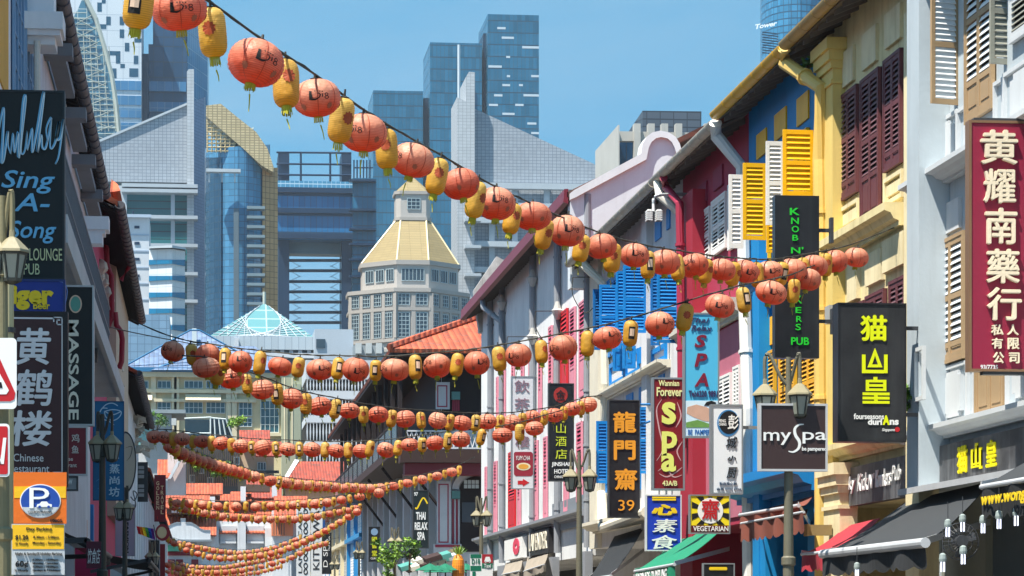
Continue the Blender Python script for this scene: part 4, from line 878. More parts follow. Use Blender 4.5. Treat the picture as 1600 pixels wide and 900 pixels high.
# pink gable left, dark back house, hipped red roof
t = thing('shophouse', (onY(268, 900, 250).x, 255, 0), 'pale pink gable wall with a strip of orange roof on its left', 'shophouse')
slab(t, 262, 708, 290, 960, 250, 5, paint('#cdbcb8', .75, .3, .6, streak=.2, bump=0), 'gable_wall'); roof_face(t, 246, 268, 746, 718, 249, 253, ORG)
MB().loft([onY(262, 748, 248.8), onY(267, 748, 248.8), onY(287, 712, 248.8), onY(283, 710, 248.8)], [q + Vector((0, 1, 0)) for q in (onY(262, 748, 248.8), onY(267, 748, 248.8), onY(287, 712, 248.8), onY(283, 710, 248.8))]).build('coping', WPAR, t)
t = block('slatted_house', 287, 372, 256, 700, 8, DKGREY, 'dark slatted house with white framed windows and creepers behind the strings', 'house', part='wall')
for x0, y0 in ((296, 742), (324, 746), (310, 728), (365, 714)): gwin(t, x0, y0, x0 + 9, y0 + 12, 255.9, 1, 1, DGL)
m = MB()
for x in range(290, 372, 3): m.tube([onY(x, 700, 255.7), onY(x, 760, 255.7)], .035, 4)
m.build('slat_screen', BROWNP, t)
t = block('house', 372, 428, 258, 704, 8, paint('#c9b296', .75, .3, .6, bump=0), 'beige house with small dark windows and balcony rails', 'house', part='wall'); gwin(t, 402, 722, 416, 735, 257.9, 3, 1, DGL); slab(t, 400, 735, 436, 739, 257, .5, DKGREY, 'balcony_rail')
roof_face(t, 374, 422, 696, 672, 256, 261, ORGD); roof_face(t, 400, 440, 712, 690, 254, 257, ORGD)
t = thing('shophouse', (onY(490, 900, 262).x, 266, 0), 'house with a broad red tiled roof and a white hip line', 'shophouse')
roof_face(t, 436, 545, 762, 721, 255, 263, ORGD, 463, 541); slab(t, 446, 760, 545, 960, 256, 8, CREAMW, 'wall')
MB().loft([onY(434, 764, 254.8), onY(439, 764, 254.8), onY(467, 720, 262.8), onY(461, 719, 262.8)], [q + Vector((0, .5, .1)) for q in (onY(434, 764, 254.8), onY(439, 764, 254.8), onY(467, 720, 262.8), onY(461, 719, 262.8))]).build('hip_ridge', WPAR, t)
# ================================================================ corner house beyond the cross street
YB = 118.0
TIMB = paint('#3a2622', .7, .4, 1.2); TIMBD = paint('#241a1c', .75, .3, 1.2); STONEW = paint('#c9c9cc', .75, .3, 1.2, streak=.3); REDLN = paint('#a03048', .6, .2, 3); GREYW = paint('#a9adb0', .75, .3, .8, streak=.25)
t = thing('corner_house', (13, YB + 20, 0), 'old corner house with a deep dark timber eave, balcony and orange clay roof', 'shophouse')
xw = 10.0
ze = onX(598, 560, 7.7).z; ye = onX(598, 560, 7.7).y
zt_ = onY(747, 497, YB + 6).z
yb2 = 172.0
MB().box(xw, xw + 14, YB, YB + .4, 0, ze - .05).build('wall', STONEW, t); MB().box(xw, xw + .4, YB + .402, yb2, 0, ze - .05).build('wall', GREYW, t)
e = [Vector((7.7, YB - 2.2, ze)), Vector((26, YB - 2.2, ze)), Vector((26, YB + 6, zt_)), Vector((12.2, YB + 6, zt_))]
r = MB().prism(e, (0, .02, -.16)).build('roof', ORG, t)
MB().prism([Vector((7.7, YB - 2.2, ze)), Vector((12.2, YB + 6, zt_)), Vector((12.2, yb2, zt_)), Vector((7.7, yb2, ze))], (.02, 0, -.16)).build('roof', CLAY, t)
m = MB().tube([(7.7, YB - 2.2, ze + .05), (12.2, YB + 6, zt_ + .08)], .16, 6); m.build('hip_ridge', ORG, t)
MB().box(7.75, 26, YB - 2.15, YB - 2.0, ze - .3, ze - .02).build('fascia', TIMBD, t); MB().box(7.75, 7.9, YB - 1.99, yb2, ze - .3, ze - .02).build('fascia', TIMBD, t)
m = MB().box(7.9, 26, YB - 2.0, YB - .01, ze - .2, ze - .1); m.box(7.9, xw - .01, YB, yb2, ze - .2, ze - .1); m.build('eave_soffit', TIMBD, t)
# front: balcony over the cross street
zb = onY(690, 702, YB - 1.2).z; zb2 = onY(690, 738, YB - 1.2).z
MB().box(8.2, 26, YB - 1.3, YB - .01, zb - .55, zb).build('balcony_floor', TIMB, t); MB().box(8.4, 26, YB - 1.1, YB - .02, zb2 - .1, zb - .56).build('beam', MARN, t)
m = MB(); x0 = onY(636, 700, YB - 1.3).x; x1 = 13.5; zr0 = onY(640, 672, YB - 1.3).z
m.box(x0, x1, YB - 1.3, YB - 1.22, zr0 - .06, zr0); m.box(x0, x1, YB - 1.3, YB - 1.22, zb + .02, zb + .08)
n = 26
for i in range(n):
    a = x0 + (x1 - x0) * i / n; b = x0 + (x1 - x0) * (i + 1) / n
    m.tube([(a, YB - 1.26, zb + .08), (b, YB - 1.26, zr0 - .06)], .022, 4); m.tube([(b, YB - 1.26, zb + .08), (a, YB - 1.26, zr0 - .06)], .022, 4)
m.build('balustrade', STONEW, t)
slab(t, 690, 566, 760, 672, YB, .05, TIMBD, 'recess_shade', .03); MB().box(xw - .04, xw - .001, YB + .1, yb2, onX(621, 690, 8.1).z, ze).build('recess_shade', TIMBD, t)  # dark sheets paint in the shade of the deep balcony storey
def colm(x0, x1, y0, y1, out=.25, outline=True):
    slab(t, x0, y0, x1, y1, YB, .02, STONEW, 'pilaster', out)
    if outline:
        m = MB(); a = onY(x0 + 3, y1 - 4, YB - out); b = onY(x1 - 3, y0 + 4, YB - out); frame(m, (a.x, YB - out - .001, a.z), (1, 0, 0), b.x - a.x, b.z - a.z, (0, -1, 0), .05, .01); m.build('painted_outline', REDLN, t)
colm(682, 704, 752, 852); colm(680, 702, 598, 640)
slab(t, 678, 850, 721, 876, YB - .3, .3, STONEW, 'plinth'); slab(t, 680, 851, 719, 855, YB - .33, .1, REDLN, 'painted_band')
for x in range(707, 717, 3): slab(t, x, 780, x + 2, 851, YB - .15, .15, REDLN if x % 2 else STONEW, 'fluting'); slab(t, x, 625, x + 2, 642, YB - .15, .15, REDLN, 'fluting')
for y in (767, 612): slab(t, 706, y, 719, y + 12, YB - .3, .3, paint('#5d8a86', .6, .4, 4), 'capital')
slab(t, 719, 764, 760, 862, YB - .05, .05, TIMBD, 'door'); slab(t, 722, 785, 744, 816, YB - .08, .04, paint('#4b4f56', .3, .3, 1), 'door_panel')
m = MB(); cx = onY(746, 765, YB); rr = (onY(746, 0, YB).x - onY(718, 0, YB).x)
m.prism([(cx.x - rr * cos(a), YB - .06, cx.z + rr * .75 * sin(a)) for a in [pi * k / 16 for k in range(17)]], (0, .05, 0)); m.build('fanlight', TIMBD, t)
m = MB()
for k in range(16):
    a, b = pi * k / 16, pi * (k + 1) / 16
    m.loft([(cx.x - (rr + q) * cos(w_), YB - .2, cx.z + (rr * .75 + q) * sin(w_)) for q, w_ in ((0.05, a), (.32, a), (.32, b), (.05, b))], [(cx.x - (rr + q) * cos(w_), YB, cx.z + (rr * .75 + q) * sin(w_)) for q, w_ in ((0.05, a), (.32, a), (.32, b), (.05, b))])
m.build('arch_moulding', STONEW, t)
for x in (725, 731, 737, 743):
    for y in (750, 757): slab(t, x, y, x + 5, y + 6, YB - .075, .02, WHF, 'fanlight_pane')
# street side: balcony on posts, receding
zf = onX(621, 690, 8.1).z
MB().box(8.1, xw - .01, YB + .5, yb2, zf - .35, zf).build('balcony_floor', TIMB, t)
for k in range(12): y = YB - 1.0 + k * 4.4; MB().box(8.12, 8.3, y, y + .18, zf - .3, ze - .3).build('balcony_post', TIMBD, t)
m = MB(); m.box(8.14, 8.2, YB, yb2, zf + .95, zf + 1.05); m.build('handrail', TIMBD, t)
MB().box(8.15, 8.18, YB + .5, yb2, zf + .05, zf + .9).build('glass_balustrade', paint('#3f4c54', .15, .3, 1, bump=0, spec=.6), t)
for k in range(4): y = YB + 1 + k * 11; MB().tube([(xw - .02, y, zf - 2.6), (8.3, y, zf - .4)], .07, 5).build('balcony_bracket', TIMBD, t)
for k in range(11):
    y = YB + 3 + k * 4.9
    MB().box(xw - .3, xw - .001, y, y + .9, 0, zf - .36).build('pilaster', STONEW if k % 2 else GREYW, t)
    MB().box(xw - .05, xw - .001, y + 1.6, y + 3.6, 2.9, zf - .9).build('shuttered_window', BROWNP if k % 3 else GREYW, t)
# far right row
def far_house(ya, yb, wall, trim, shut, ze, label, n=2):
    t = thing('shophouse', (xw + 4, (ya + yb) / 2, 0), label, 'shophouse')
    MB().box(xw, xw + 9, ya, yb, 0, ze).build('wall', wall, t)
    MB().prism([(xw - 1, ya, ze), (xw + 4.5, ya, ze + 2.6), (xw + 10, ya, ze)], (0, yb - ya, 0)).build('roof', CLAY, t)
    w = (yb - ya) / n
    for i in range(n + 1): MB().box(xw - .25, xw - .001, ya + w * i - .25 * (i > 0), ya + w * i + .25 * (i < n), 0, ze).build('pilaster', trim, t)
    for z0, z1 in ((3.7, 5.9), (7.0, ze - .7)):
        MB().box(xw - .4, xw - .001, ya, yb, z0 - .5, z0 - .25).build('string_course', trim, t)
        for i in range(n):
            for q in (.2, .45, .7):
                y = ya + w * (i + q); m = MB(); louver(m, (xw - .001, y + w * .18, z0), UR, w * .17, z1 - z0, NR, (0, 0), pitch=.16); m.build('shutter', shut, t)
    MB().box(xw - 1.2, xw - .01, ya + .2, yb - .2, 3.0, 3.12).build('canopy', trim, t)
LB = paint('#9cc9e0', .7, .25, 1); SB = paint('#2f86b8', .6, .3, 1)
far_house(172.4, 190, LB, SB, WS, 9.2, 'pale blue shophouse far down the right row beyond the dark corner house')
far_house(190.4, 214, CREAM, CREAM2, GREYW, 9.0, 'cream shophouse far down the right row after the pale blue one', 3)
far_house(214.4, 236, WPAR, WPAR, SB, 9.0, 'white shophouse far down the right row just before its blue end', 3)
far_house(236.4, 300, LB, paint('#2a78b4', .6, .3, 1), SB, 8.6, 'blue framed shophouse at the far end of the right row', 5)
# ================================================================ shady side of the street
XL = -2.5
UL = Vector((0, 1, 0)); NL = Vector((1, 0, 0))
def Lp(px, py, X=XL): return onX(px, py, X)
def lq(px0, yt, yb, px1, X=XL):
    a = onX(px0, yt, X); b = onX(px0, yb, X); c = onX(px1, yt, X); return a.y, c.y, b.z, a.z
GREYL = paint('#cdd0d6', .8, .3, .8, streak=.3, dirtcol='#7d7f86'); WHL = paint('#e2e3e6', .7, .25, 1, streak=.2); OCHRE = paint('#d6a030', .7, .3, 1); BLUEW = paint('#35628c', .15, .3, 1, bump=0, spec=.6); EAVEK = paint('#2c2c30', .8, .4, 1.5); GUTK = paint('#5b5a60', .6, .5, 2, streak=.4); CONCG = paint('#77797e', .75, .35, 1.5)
def house_l(label, ya, yb, wall, ze, over=.55, gut=None, zbot=3.2):
    t = thing('shophouse', (XL - 4, (ya + yb) / 2, 0), label, 'shophouse')
    m = MB().box(XL - .35, XL, ya, yb, zbot, ze + .2); m.box(XL - 9, XL - .351, ya + .002, ya + .25, 0, ze + .2); m.box(XL - 9, XL - .351, yb - .25, yb - .002, 0, ze + .2); m.build('wall', wall, t)
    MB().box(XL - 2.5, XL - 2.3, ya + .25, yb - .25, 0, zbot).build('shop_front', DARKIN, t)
    xe = XL + over; sl = .5
    r = MB(); r.prism([(xe, ya, ze), (XL - 5, ya, ze + (5 + over) * sl), (XL - 5, ya, ze + (5 + over) * sl + .14), (xe, ya, ze + .14)], (0, yb - ya, 0))
    r.prism([(XL - 5.001, ya, ze + (5 + over) * sl), (XL - 10, ya, ze + .4), (XL - 10, ya, ze + .54), (XL - 5.001, ya, ze + (5 + over) * sl + .14)], (0, yb - ya, 0))
    rf = r.build('roof', CLAY, t)
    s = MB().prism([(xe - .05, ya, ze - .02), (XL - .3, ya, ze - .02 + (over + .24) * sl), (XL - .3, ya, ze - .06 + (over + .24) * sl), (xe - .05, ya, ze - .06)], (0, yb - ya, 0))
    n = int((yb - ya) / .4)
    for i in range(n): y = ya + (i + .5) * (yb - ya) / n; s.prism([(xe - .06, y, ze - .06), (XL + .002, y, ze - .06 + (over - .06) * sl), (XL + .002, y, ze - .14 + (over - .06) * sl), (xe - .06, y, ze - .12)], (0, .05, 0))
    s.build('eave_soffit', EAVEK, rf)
    if gut:
        m = MB(); n = 12; c = (xe + .05, ze + .06)
        m.prism([(c[0] + .12 * cos(pi + pi * k / n), ya, c[1] + .12 * sin(pi + pi * k / n)) for k in range(n + 1)] + [(c[0] + .10 * cos(2 * pi - pi * k / n), ya, c[1] + .10 * sin(2 * pi - pi * k / n)) for k in range(n + 1)], (0, yb - ya, 0))
        for k in range(int((yb - ya) / .8)): m.tube([(c[0], ya + .3 + k * .8, c[1] - .02), (c[0], ya + .36 + k * .8, c[1] - .02)], .128, 12)
        m.build('gutter', gut, rf)
    return t
zl = onX(98, 0, XL + .37).z
l0 = house_l('pale shady house with a white stepped capital and blue barred windows', 24, 43.2, WHL, zl + .3, .1, None)
l1 = house_l('grey shady house with a long dark eave and a wide hanging balcony', 43.25, 66, GREYL, zl, .30, GUTK)
def boxl(par, px0, yt, yb, px1, mat, out, name, inn=-.001):
    ya, y2, z0, z1 = lq(px0, yt, yb, px1, XL); return MB().box(XL + inn, XL + out, ya, y2, z0, z1).build(name, mat, par)
MB().box(XL - .001, XL + .02, 26, onX(11, 60, XL).y, onX(6, 145, XL).z, 13).build('ochre_wall', OCHRE, l0)
for a in ((17, -30, 142, 31), (36, 10, 150, 49)):
    ya, y2, z0, z1 = lq(*a); z0 = onX(a[0], 150, XL).z; m = MB(); m.mat(1).box(XL + .001, XL + .02, ya, y2, z0, z1 + 2)
    m.mat(0)
    for k in range(4): y = ya + (y2 - ya) * k / 3; m.box(XL + .02, XL + .06, y - .04, y + .04, z0, z1 + 2)
    for k in range(9): z = z0 + k * .45; m.box(XL + .02, XL + .05, ya, y2, z - .015, z + .015)
    m.build('barred_window', [paint('#7d9cba', .6, .2, 2), BLUEW], l0)
# stepped capital on the pier between the two houses (faces down the street)
yc = 41.2; pier = MB()
def capb(x0, y0, x1, y1, d): a = onY(x0, y1, yc - d); b = onY(x1, y0, yc - d); pier.box(min(a.x, XL - .2), b.x, yc - d, yc + .6, a.z, b.z)
capb(50, -20, 84, 17, .1); capb(50, 18, 98, 44, .25); capb(50, 44, 94, 54, .2); capb(50, 54, 86, 69, .1)
pier.build('capital', WHL, l0)
pipe(l0, [onY(58, 64, yc - .1), onY(58, 300, yc - .1)], paint('#c9c6be', .6, .3, 2), .05, collars=False)
# brackets under the eave, each with its strut
for k, (px, py) in enumerate(((97, 77), (120, 176), (136, 249), (148, 303))):
    Yk = XL + 0; Yk = onX(px, py, XL + .3).y; a = onY(px, py, Yk)
    m = MB().box(XL, a.x + .16, Yk, Yk + .5, a.z - .1, a.z + .1); m.box(XL + .05, a.x + .02, Yk + .5, Yk + 4.2, a.z - .03, a.z + .1); m.build('eave_bracket', CONCG, l1)
# hanging balcony
za = onX(102, 343, XL + .95).z
m = MB().box(XL + .001, XL + .95, 33.6, 58.6, za - .12, za); m.box(XL + .9, XL + .97, 33.5, 58.65, za - .25, za + .08); m.build('balcony_floor', paint('#bcbec2', .75, .35, .8, streak=.2), l1)
m = MB()
for z in (.12, .5, .95): m.box(XL + .86, XL + .89, 33.7, 52, za + z, za + z + .035)
for k in range(90): y = 33.8 + k * .2; m.box(XL + .86, XL + .885, y, y + .03, za + .12, za + .95)
m.build('railing', paint('#6c6e74', .5, .3, 3), l1)
for k in range(2): MB().box(XL + .001, XL + .8, 39 + k * 9, 39.12 + k * 9, za - .35, za - .121).build('joist', CONCG, l1)
m = MB(); a = onY(138, 380, 58.8); b = onY(164, 343, 58.8); m.box(XL, b.x, 58.8, 59.4, a.z + .2, b.z); m.box(XL, onY(170, 0, 58.8).x, 58.75, 59.45, a.z + .28, a.z + .55); m.box(XL, onY(160, 0, 58.8).x, 58.8, 59.4, a.z, a.z + .2); m.build('capital', WHL, l1)
for a in ((66, 250, 400, 80), (100, 330, 480, 110)): boxl(l1, *a, DARKIN, .01, 'window')
# magenta house, ornate
MAG = paint('#b0285a', .7, .3, 1); DRED = paint('#8c1f30', .5, .3, 2); BEIGE = paint('#b5a894', .75, .3, 1.2, streak=.3); PLAST = paint('#c9c3b6', .8, .5, 3, streak=.4, dirtcol='#6d675c')
zl2 = onX(203, 395, XL + .7).z
l2 = house_l('magenta house with beige louvres, dark red drainpipes and crumbling white plaster ornament', 66.05, 92, MAG, zl2, .62, GUTK)
ya, y2, z0, z1 = lq(167, 372, 575, 188); MB().box(XL + .001, XL + .25, ya, y2, z0 - 4, z1).build('louvred_panel', BEIGE, l2)
random.seed(11)
m = MB()
for k in range(42):
    t_ = k / 42; px = 158 + 30 * t_ + random.uniform(-3, 3); py = 415 + 190 * t_ + random.uniform(-14, 14); p = onY(px, py, 72 + 14 * t_)
    s = random.uniform(.07, .2); m.lathe([(s * .3, -s), (s, -s * .3), (s * .8, s * .5), (s * .2, s)], p, 7, random.uniform(.6, 1.4), random.uniform(.6, 1.2), random.random() * 3)
m.build('plaster_ornament', PLAST, l2)
DP = DRED
for pts in (((166, 370), (167, 412), (171, 425), (174, 430), (175, 495), (171, 505), (169, 512)), ((202, 392), (201, 418), (189, 438)), ((180, 488), (182, 508), (189, 518), (191, 530), (190, 565), (186, 576)), ((190, 318), (189, 340), (184, 350))):
    pipe(l2, [onY(x, y, 74 if pts[0][0] < 190 else 77) for x, y in pts], DP, .07, collars=False)
roofx = MB(); a = onY(173, 300, 66.3); roofx.prism([onY(172, 300, 66.3), onY(188, 298, 66.3), onY(184, 288, 66.6), onY(174, 280, 66.9)], (0, 6, 0)); roofx.build('gable_tiles', ORG, l2)
# further houses on the shady side
PALEW = paint('#d6d8dc', .75, .3, .8, streak=.3); ROSEL = paint('#d0a8b8', .75, .3, .8, streak=.2); TURQ = paint('#8fb4bc', .7, .3, .8)
l3 = house_l('white shady house with blue panel and red striped pilasters halfway down the street', 92.05, 118, PALEW, 9.4, .5, GUTK)
l4 = house_l('pale mauve house beside the oval sign on the shady side', 118.05, 150, ROSEL, 7.6, .5, None)
l5 = house_l('grey white house at the far end of the shady side with a weathered roof ornament', 150.05, 225, WHL, 7.4, .5, None)
for h_, y0, n, c1 in ((l3, 93, 6, paint('#3f7fb0', .7, .3, 1)), (l4, 119, 7, GREYL), (l5, 152, 13, BEIGE)):
    for i in range(n):
        y = y0 + i * 4.1; m = MB(); m.box(XL + .001, XL + .06, y, y + 1.2, 4.2, 6.6); m.build('shutter', c1, h_); MB().box(XL + .001, XL + .22, y + 2.2, y + 2.7, 0, 7.0).build('pilaster', WHL, h_)
random.seed(5)
m = MB()
for k in range(26):
    p = onY(random.uniform(200, 226), 648 + random.uniform(0, 54), 108); p.y += random.uniform(0, 6); s = random.uniform(.1, .35)
    m.obox(p, (s, 0, random.uniform(-.2, .1)), (0, .5, 0), (random.uniform(-.1, .1), 0, s * .6))
m.build('roof_ornament', PLAST, l5)
m = MB()
for i in range(7): m.tube([onY(166 + i * 2.4, 780, 96), onY(168 + i * 2.4, 845, 96)], .03, 5)
m.tube([onY(166, 835, 95), onY(172, 838, 95), onY(178, 850, 95), onY(178, 880, 95)], .08, 6); m.build('red_pipes', DRED, l3)
slab(l3, 128, 788, 146, 848, 66, .5, paint('#2a6fae', .6, .3, 1), 'blue_panel'); slab(l3, 112, 812, 136, 850, 64, .3, paint('#caa79a', .7, .3, 1), 'pink_panel')
# ================================================================ lanterns
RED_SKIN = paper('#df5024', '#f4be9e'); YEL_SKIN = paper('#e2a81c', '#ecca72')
BAND = paint('#a63c22', 0.5, 0.2, 8); DARKMARK = paint('#171310', 0.6, 0.1, 8); TASSEL = paint('#a8a02a', 0.8, 0.4, 14)
ROSE = paint('#a8583e', 0.6, 0.6, 40); ROSEY = paint('#a8461e', 0.6, 0.5, 40); CAPM = paint('#3a3630', 0.6, 0.3, 10); LABELW = paint('#d9b9a0', 0.6, 0.3, 10)
RW, RH = 0.187, 0.152            # red lantern: half width, half height
YW, YH = 0.092, 0.148           # yellow lantern
def rprof(nr):
    o = []
    for i in range(nr * 2 + 1):
        a = -pi / 2 + pi * (0.07 + 0.86 * i / (nr * 2))
        k = 1.0 if i % 2 else 0.965
        o.append((RW * k * abs(cos(a)) ** 0.86, RH * sin(a) / sin(pi / 2 * 0.86)))
    return o
def yprof(nr):
    o = []
    for i in range(nr * 2 + 1):
        t = -1 + 2 * i / (nr * 2); k = 1.0 if i % 2 else 0.97
        e = abs(t) ** 5
        o.append((YW * k * sqrt(max(0.0, 1 - 0.80 * e)), YH * t))
    return o
def rsurf(u, v, lift=0.003):       # u angle round (0 = towards the street's near end), v height
    a = math.asin(max(-1, min(1, v / RH * sin(pi / 2 * 0.86)))); r = RW * cos(a) ** 0.86 + lift
    return Vector((r * sin(u), -r * cos(u), v))
def ysurf(u, v, lift=0.003):
    t = v / YH; r = YW * sqrt(max(0.0, 1 - 0.8 * abs(t) ** 5)) + lift
    return Vector((r * sin(u), -r * cos(u), v))
def strip(mb, pts, w, surf):       # a painted stroke on the skin; pts (u, v), widths taper to the ends
    n = len(pts); A = []; Bq = []
    for i, (u, v) in enumerate(pts):
        a = pts[max(0, i - 1)]; b = pts[min(n - 1, i + 1)]
        dx, dy = (b[0] - a[0]) * RW, b[1] - a[1]; l = max(1e-6, sqrt(dx * dx + dy * dy)); ww = (w[i] if isinstance(w, list) else w) / 2
        nx, ny = -dy / l * ww, dx / l * ww
        A.append(surf(u + nx / RW, v + ny)); Bq.append(surf(u - nx / RW, v - ny))
    mb._add(A + Bq, [(i, i + 1, n + i + 1, n + i) for i in range(n - 1)])
def blob(mb, u0, v0, r, surf, n=14, wob=0.0, R=None):
    R = R or RW; c = [surf(u0, v0, 0.004)]
    for k in range(n):
        a = 2 * pi * k / n; q = r * (1 + wob * (1 if k % 2 else -1)); c.append(surf(u0 + q * cos(a) / R, v0 + q * sin(a), 0.004))
    mb._add(c, [(0, 1 + k, 1 + (k + 1) % n) for k in range(n)])
def make_red(nr, seg):
    d = {}
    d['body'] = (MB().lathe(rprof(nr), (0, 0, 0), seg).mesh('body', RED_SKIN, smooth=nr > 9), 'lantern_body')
    m = MB()
    for k in range(8):
        u = k * pi / 4 + 0.2
        strip(m, [(u, RH * sin(a) / sin(pi / 2 * 0.86) * 0.98) for a in [(-1.3 + 2.6 * i / 12) for i in range(13)]], 0.006, rsurf)
    d['ribs'] = (m.mesh('band', BAND, recalc=False), 'seam_band')
    m = MB()
    for k in range(5): blob(m, k * pi * .4 + 0.75, -0.080 + 0.008 * (k % 2), 0.024, rsurf, 18, 0.2)
    d['rose'] = (m.mesh('rose', ROSE, recalc=False), 'flower_print')
    m = MB()
    def msurf(u, v): return rsurf(u, v * .85 - .014)
    for u0 in (0.28, 0.28 + pi):     # seated animal whose tail runs into the year
        strip(m, [(u0 - .42, .062), (u0 - .36, .058), (u0 - .37, .04), (u0 - .36, .015), (u0 - .35, -.008)], [.010, .022, .020, .026, .030], msurf)
        strip(m, [(u0 - .44, -.012), (u0 - .2, -.020), (u0 - .08, -.012)], [.014, .018, .010], msurf)
        strip(m, [(u0 - .2, -.018), (u0 - .02, -.004), (u0 + .04, .022), (u0 - .02, .040), (u0 - .10, .034)], [.010, .009, .010, .009, .004], msurf)
        strip(m, [(u0 + .12, .034), (u0 + .13, .012), (u0 + .11, .0)], [.006, .010, .004], msurf)
        for cy, rr in ((.026, .012), (-.002, .015)):
            strip(m, [(u0 + .30 + rr / RW * sin(a), cy + rr * cos(a)) for a in [i * 2 * pi / 10 for i in range(11)]], .007, msurf)
        strip(m, [(u0 - .2, .062), (u0 - .14, .061)], .009, msurf); strip(m, [(u0 - .1, .060), (u0 - .04, .060)], .009, msurf); strip(m, [(u0, .058), (u0 + .06, .057)], .009, msurf); strip(m, [(u0 + .1, .054), (u0 + .16, .053)], .009, msurf)
    d['mark'] = (m.mesh('mark', DARKMARK, recalc=False), 'year_emblem')
    d['cap'] = (MB().lathe([(0.035, RH - .004), (0.040, RH + .010), (0.012, RH + .016), (0.008, RH + .05)], (0, 0, 0), 8).mesh('cap', CAPM), 'hanging_cap')
    d['tassel'] = (fringe(0.036, -RH + .006, 0.055, 0.12).mesh('tassel', TASSEL, recalc=False), 'tassel')
    return d
def fringe(r, z, h, tail):
    m = MB(); m.lathe([(r * .9, z), (r, z - .012)], (0, 0, 0), 10)
    n = 16
    for k in range(n):
        a0 = 2 * pi * k / n; a1 = a0 + 2 * pi / n * 0.8; hh = h * random.uniform(.75, 1.1); rr = r * random.uniform(.85, 1.15)
        m.poly([(r * cos(a0), r * sin(a0), z - .01), (r * cos(a1), r * sin(a1), z - .01), (rr * cos(a1), rr * sin(a1), z - hh), (rr * cos(a0), rr * sin(a0), z - hh * .95)])
    if tail:
        x = random.uniform(-.02, .02)
        m.tube([(0, 0, z), (0.004, 0, z - h), (x, .01, z - h - .02)], 0.0015, 4)
        m.tube([(x, .01, z - h - .02), (x + .012, .01, z - h - .02 - tail * .5), (x + .02, .0, z - h - .02 - tail)], 0.006, 5, 0.003)
    return m
def make_yel(nr, seg, kind):
    d = {}
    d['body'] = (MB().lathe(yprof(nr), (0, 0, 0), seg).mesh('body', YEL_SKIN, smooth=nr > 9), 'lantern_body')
    m = MB()
    if kind == 0:
        for u0 in (0.35, 0.35 + pi): blob(m, u0, 0.02, 0.042, ysurf, 20, 0.12, YW)
        d['rose'] = (m.mesh('rose', ROSEY, recalc=False), 'flower_print')
    else:
        for u0 in (0.15, 0.15 + pi):
            def rect(u1, v1, lift): m.poly([ysurf(u0 - u1, v1[0], lift), ysurf(u0, v1[0], lift), ysurf(u0, v1[1], lift), ysurf(u0 - u1, v1[1], lift)]); m.poly([ysurf(u0, v1[0], lift), ysurf(u0 + u1, v1[0], lift), ysurf(u0 + u1, v1[1], lift), ysurf(u0, v1[1], lift)])
            m.mat(0); rect(.42, (-.07, .075), .004); m.mat(1); rect(.28, (-.035, .05), .007)
        d['rose'] = (m.mesh('print', [DARKMARK, LABELW], recalc=False), 'framed_print')
    d['cap'] = (MB().lathe([(0.036, YH - .004), (0.038, YH + .010), (0.010, YH + .014), (0.007, YH + .06)], (0, 0, 0), 8).mesh('cap', CAPM), 'hanging_cap')
    d['tassel'] = (fringe(0.036, -YH + .004, 0.062, 0.07).mesh('tassel', TASSEL, recalc=False), 'tassel')
    return d
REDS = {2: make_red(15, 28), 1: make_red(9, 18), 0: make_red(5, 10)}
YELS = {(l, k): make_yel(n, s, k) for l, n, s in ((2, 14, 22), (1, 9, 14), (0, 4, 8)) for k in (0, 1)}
def plain(d, name, keys):            # far lanterns: one mesh with all its materials
    b = bmesh.new(); mats = []
    for k in keys:
        me = d[k][0]; n0 = len(b.faces); b.from_mesh(me); b.faces.ensure_lookup_table(); off = len(mats); mats += list(me.materials)
        for f in b.faces[n0:]: f.material_index += off
    me = bpy.data.meshes.new(name); b.to_mesh(me); b.free()
    for q in mats: me.materials.append(q)
    return me
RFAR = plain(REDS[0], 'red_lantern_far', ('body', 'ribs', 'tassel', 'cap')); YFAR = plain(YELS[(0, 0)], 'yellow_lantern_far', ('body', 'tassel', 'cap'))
ORD = "first second third fourth fifth sixth seventh eighth ninth tenth eleventh twelfth thirteenth fourteenth fifteenth sixteenth seventeenth eighteenth nineteenth twentieth".split()
def ordw(i): return ORD[i] if i < 20 else ("twenty-" + ORD[i - 20] if i - 20 < 9 else "thirtieth")
def lantern(kind, P, lod, label, group, tilt, mark, variant=0):
    name = kind + '_lantern'
    d = REDS[lod] if kind == 'red' else YELS[(lod, variant)]
    if lod == 0:
        o = bpy.data.objects.new(name, RFAR if kind == 'red' else YFAR); COL.objects.link(o)
    else:
        o = bpy.data.objects.new(name, None); COL.objects.link(o); o.empty_display_size = 0.1
        for k, (me, pn) in d.items():
            if k == 'mark' and not mark: continue
            c = bpy.data.objects.new(pn, me); COL.objects.link(c); c.parent = o
    o.location = P; o.rotation_euler = tilt
    s = random.uniform(.94, 1.06); o.scale = (s * random.uniform(.94, 1.05), s * random.uniform(.94, 1.05), s * (random.uniform(.86, 1.03) if kind == 'red' else random.uniform(.98, 1.12)))
    tag(o, label, kind + ' lantern', group)
CORD = paint('#3b3a34', 0.7, 0.3, 10)
def catmull(P, n):
    out = []
    for i in range(len(P) - 1):
        p0, p1, p2, p3 = P[max(0, i - 1)], P[i], P[i + 1], P[min(len(P) - 1, i + 2)]
        for k in range(n):
            t = k / n; out.append(0.5 * ((2 * p1) + (p2 - p0) * t + (2 * p0 - 5 * p1 + 4 * p2 - p3) * t * t + (3 * p1 - p0 - 3 * p2 + p3) * t ** 3))
    out.append(P[-1].copy()); return out
def along(curve, x):    # point of a curve at screen-free parameter: nearest by its horizontal run
    for a, b in zip(curve, curve[1:]):
        if (a.x - x) * (b.x - x) <= 0 and a.x != b.x: return a.lerp(b, (x - a.x) / (b.x - a.x))
    return curve[0] if abs(curve[0].x - x) < abs(curve[-1].x - x) else curve[-1]
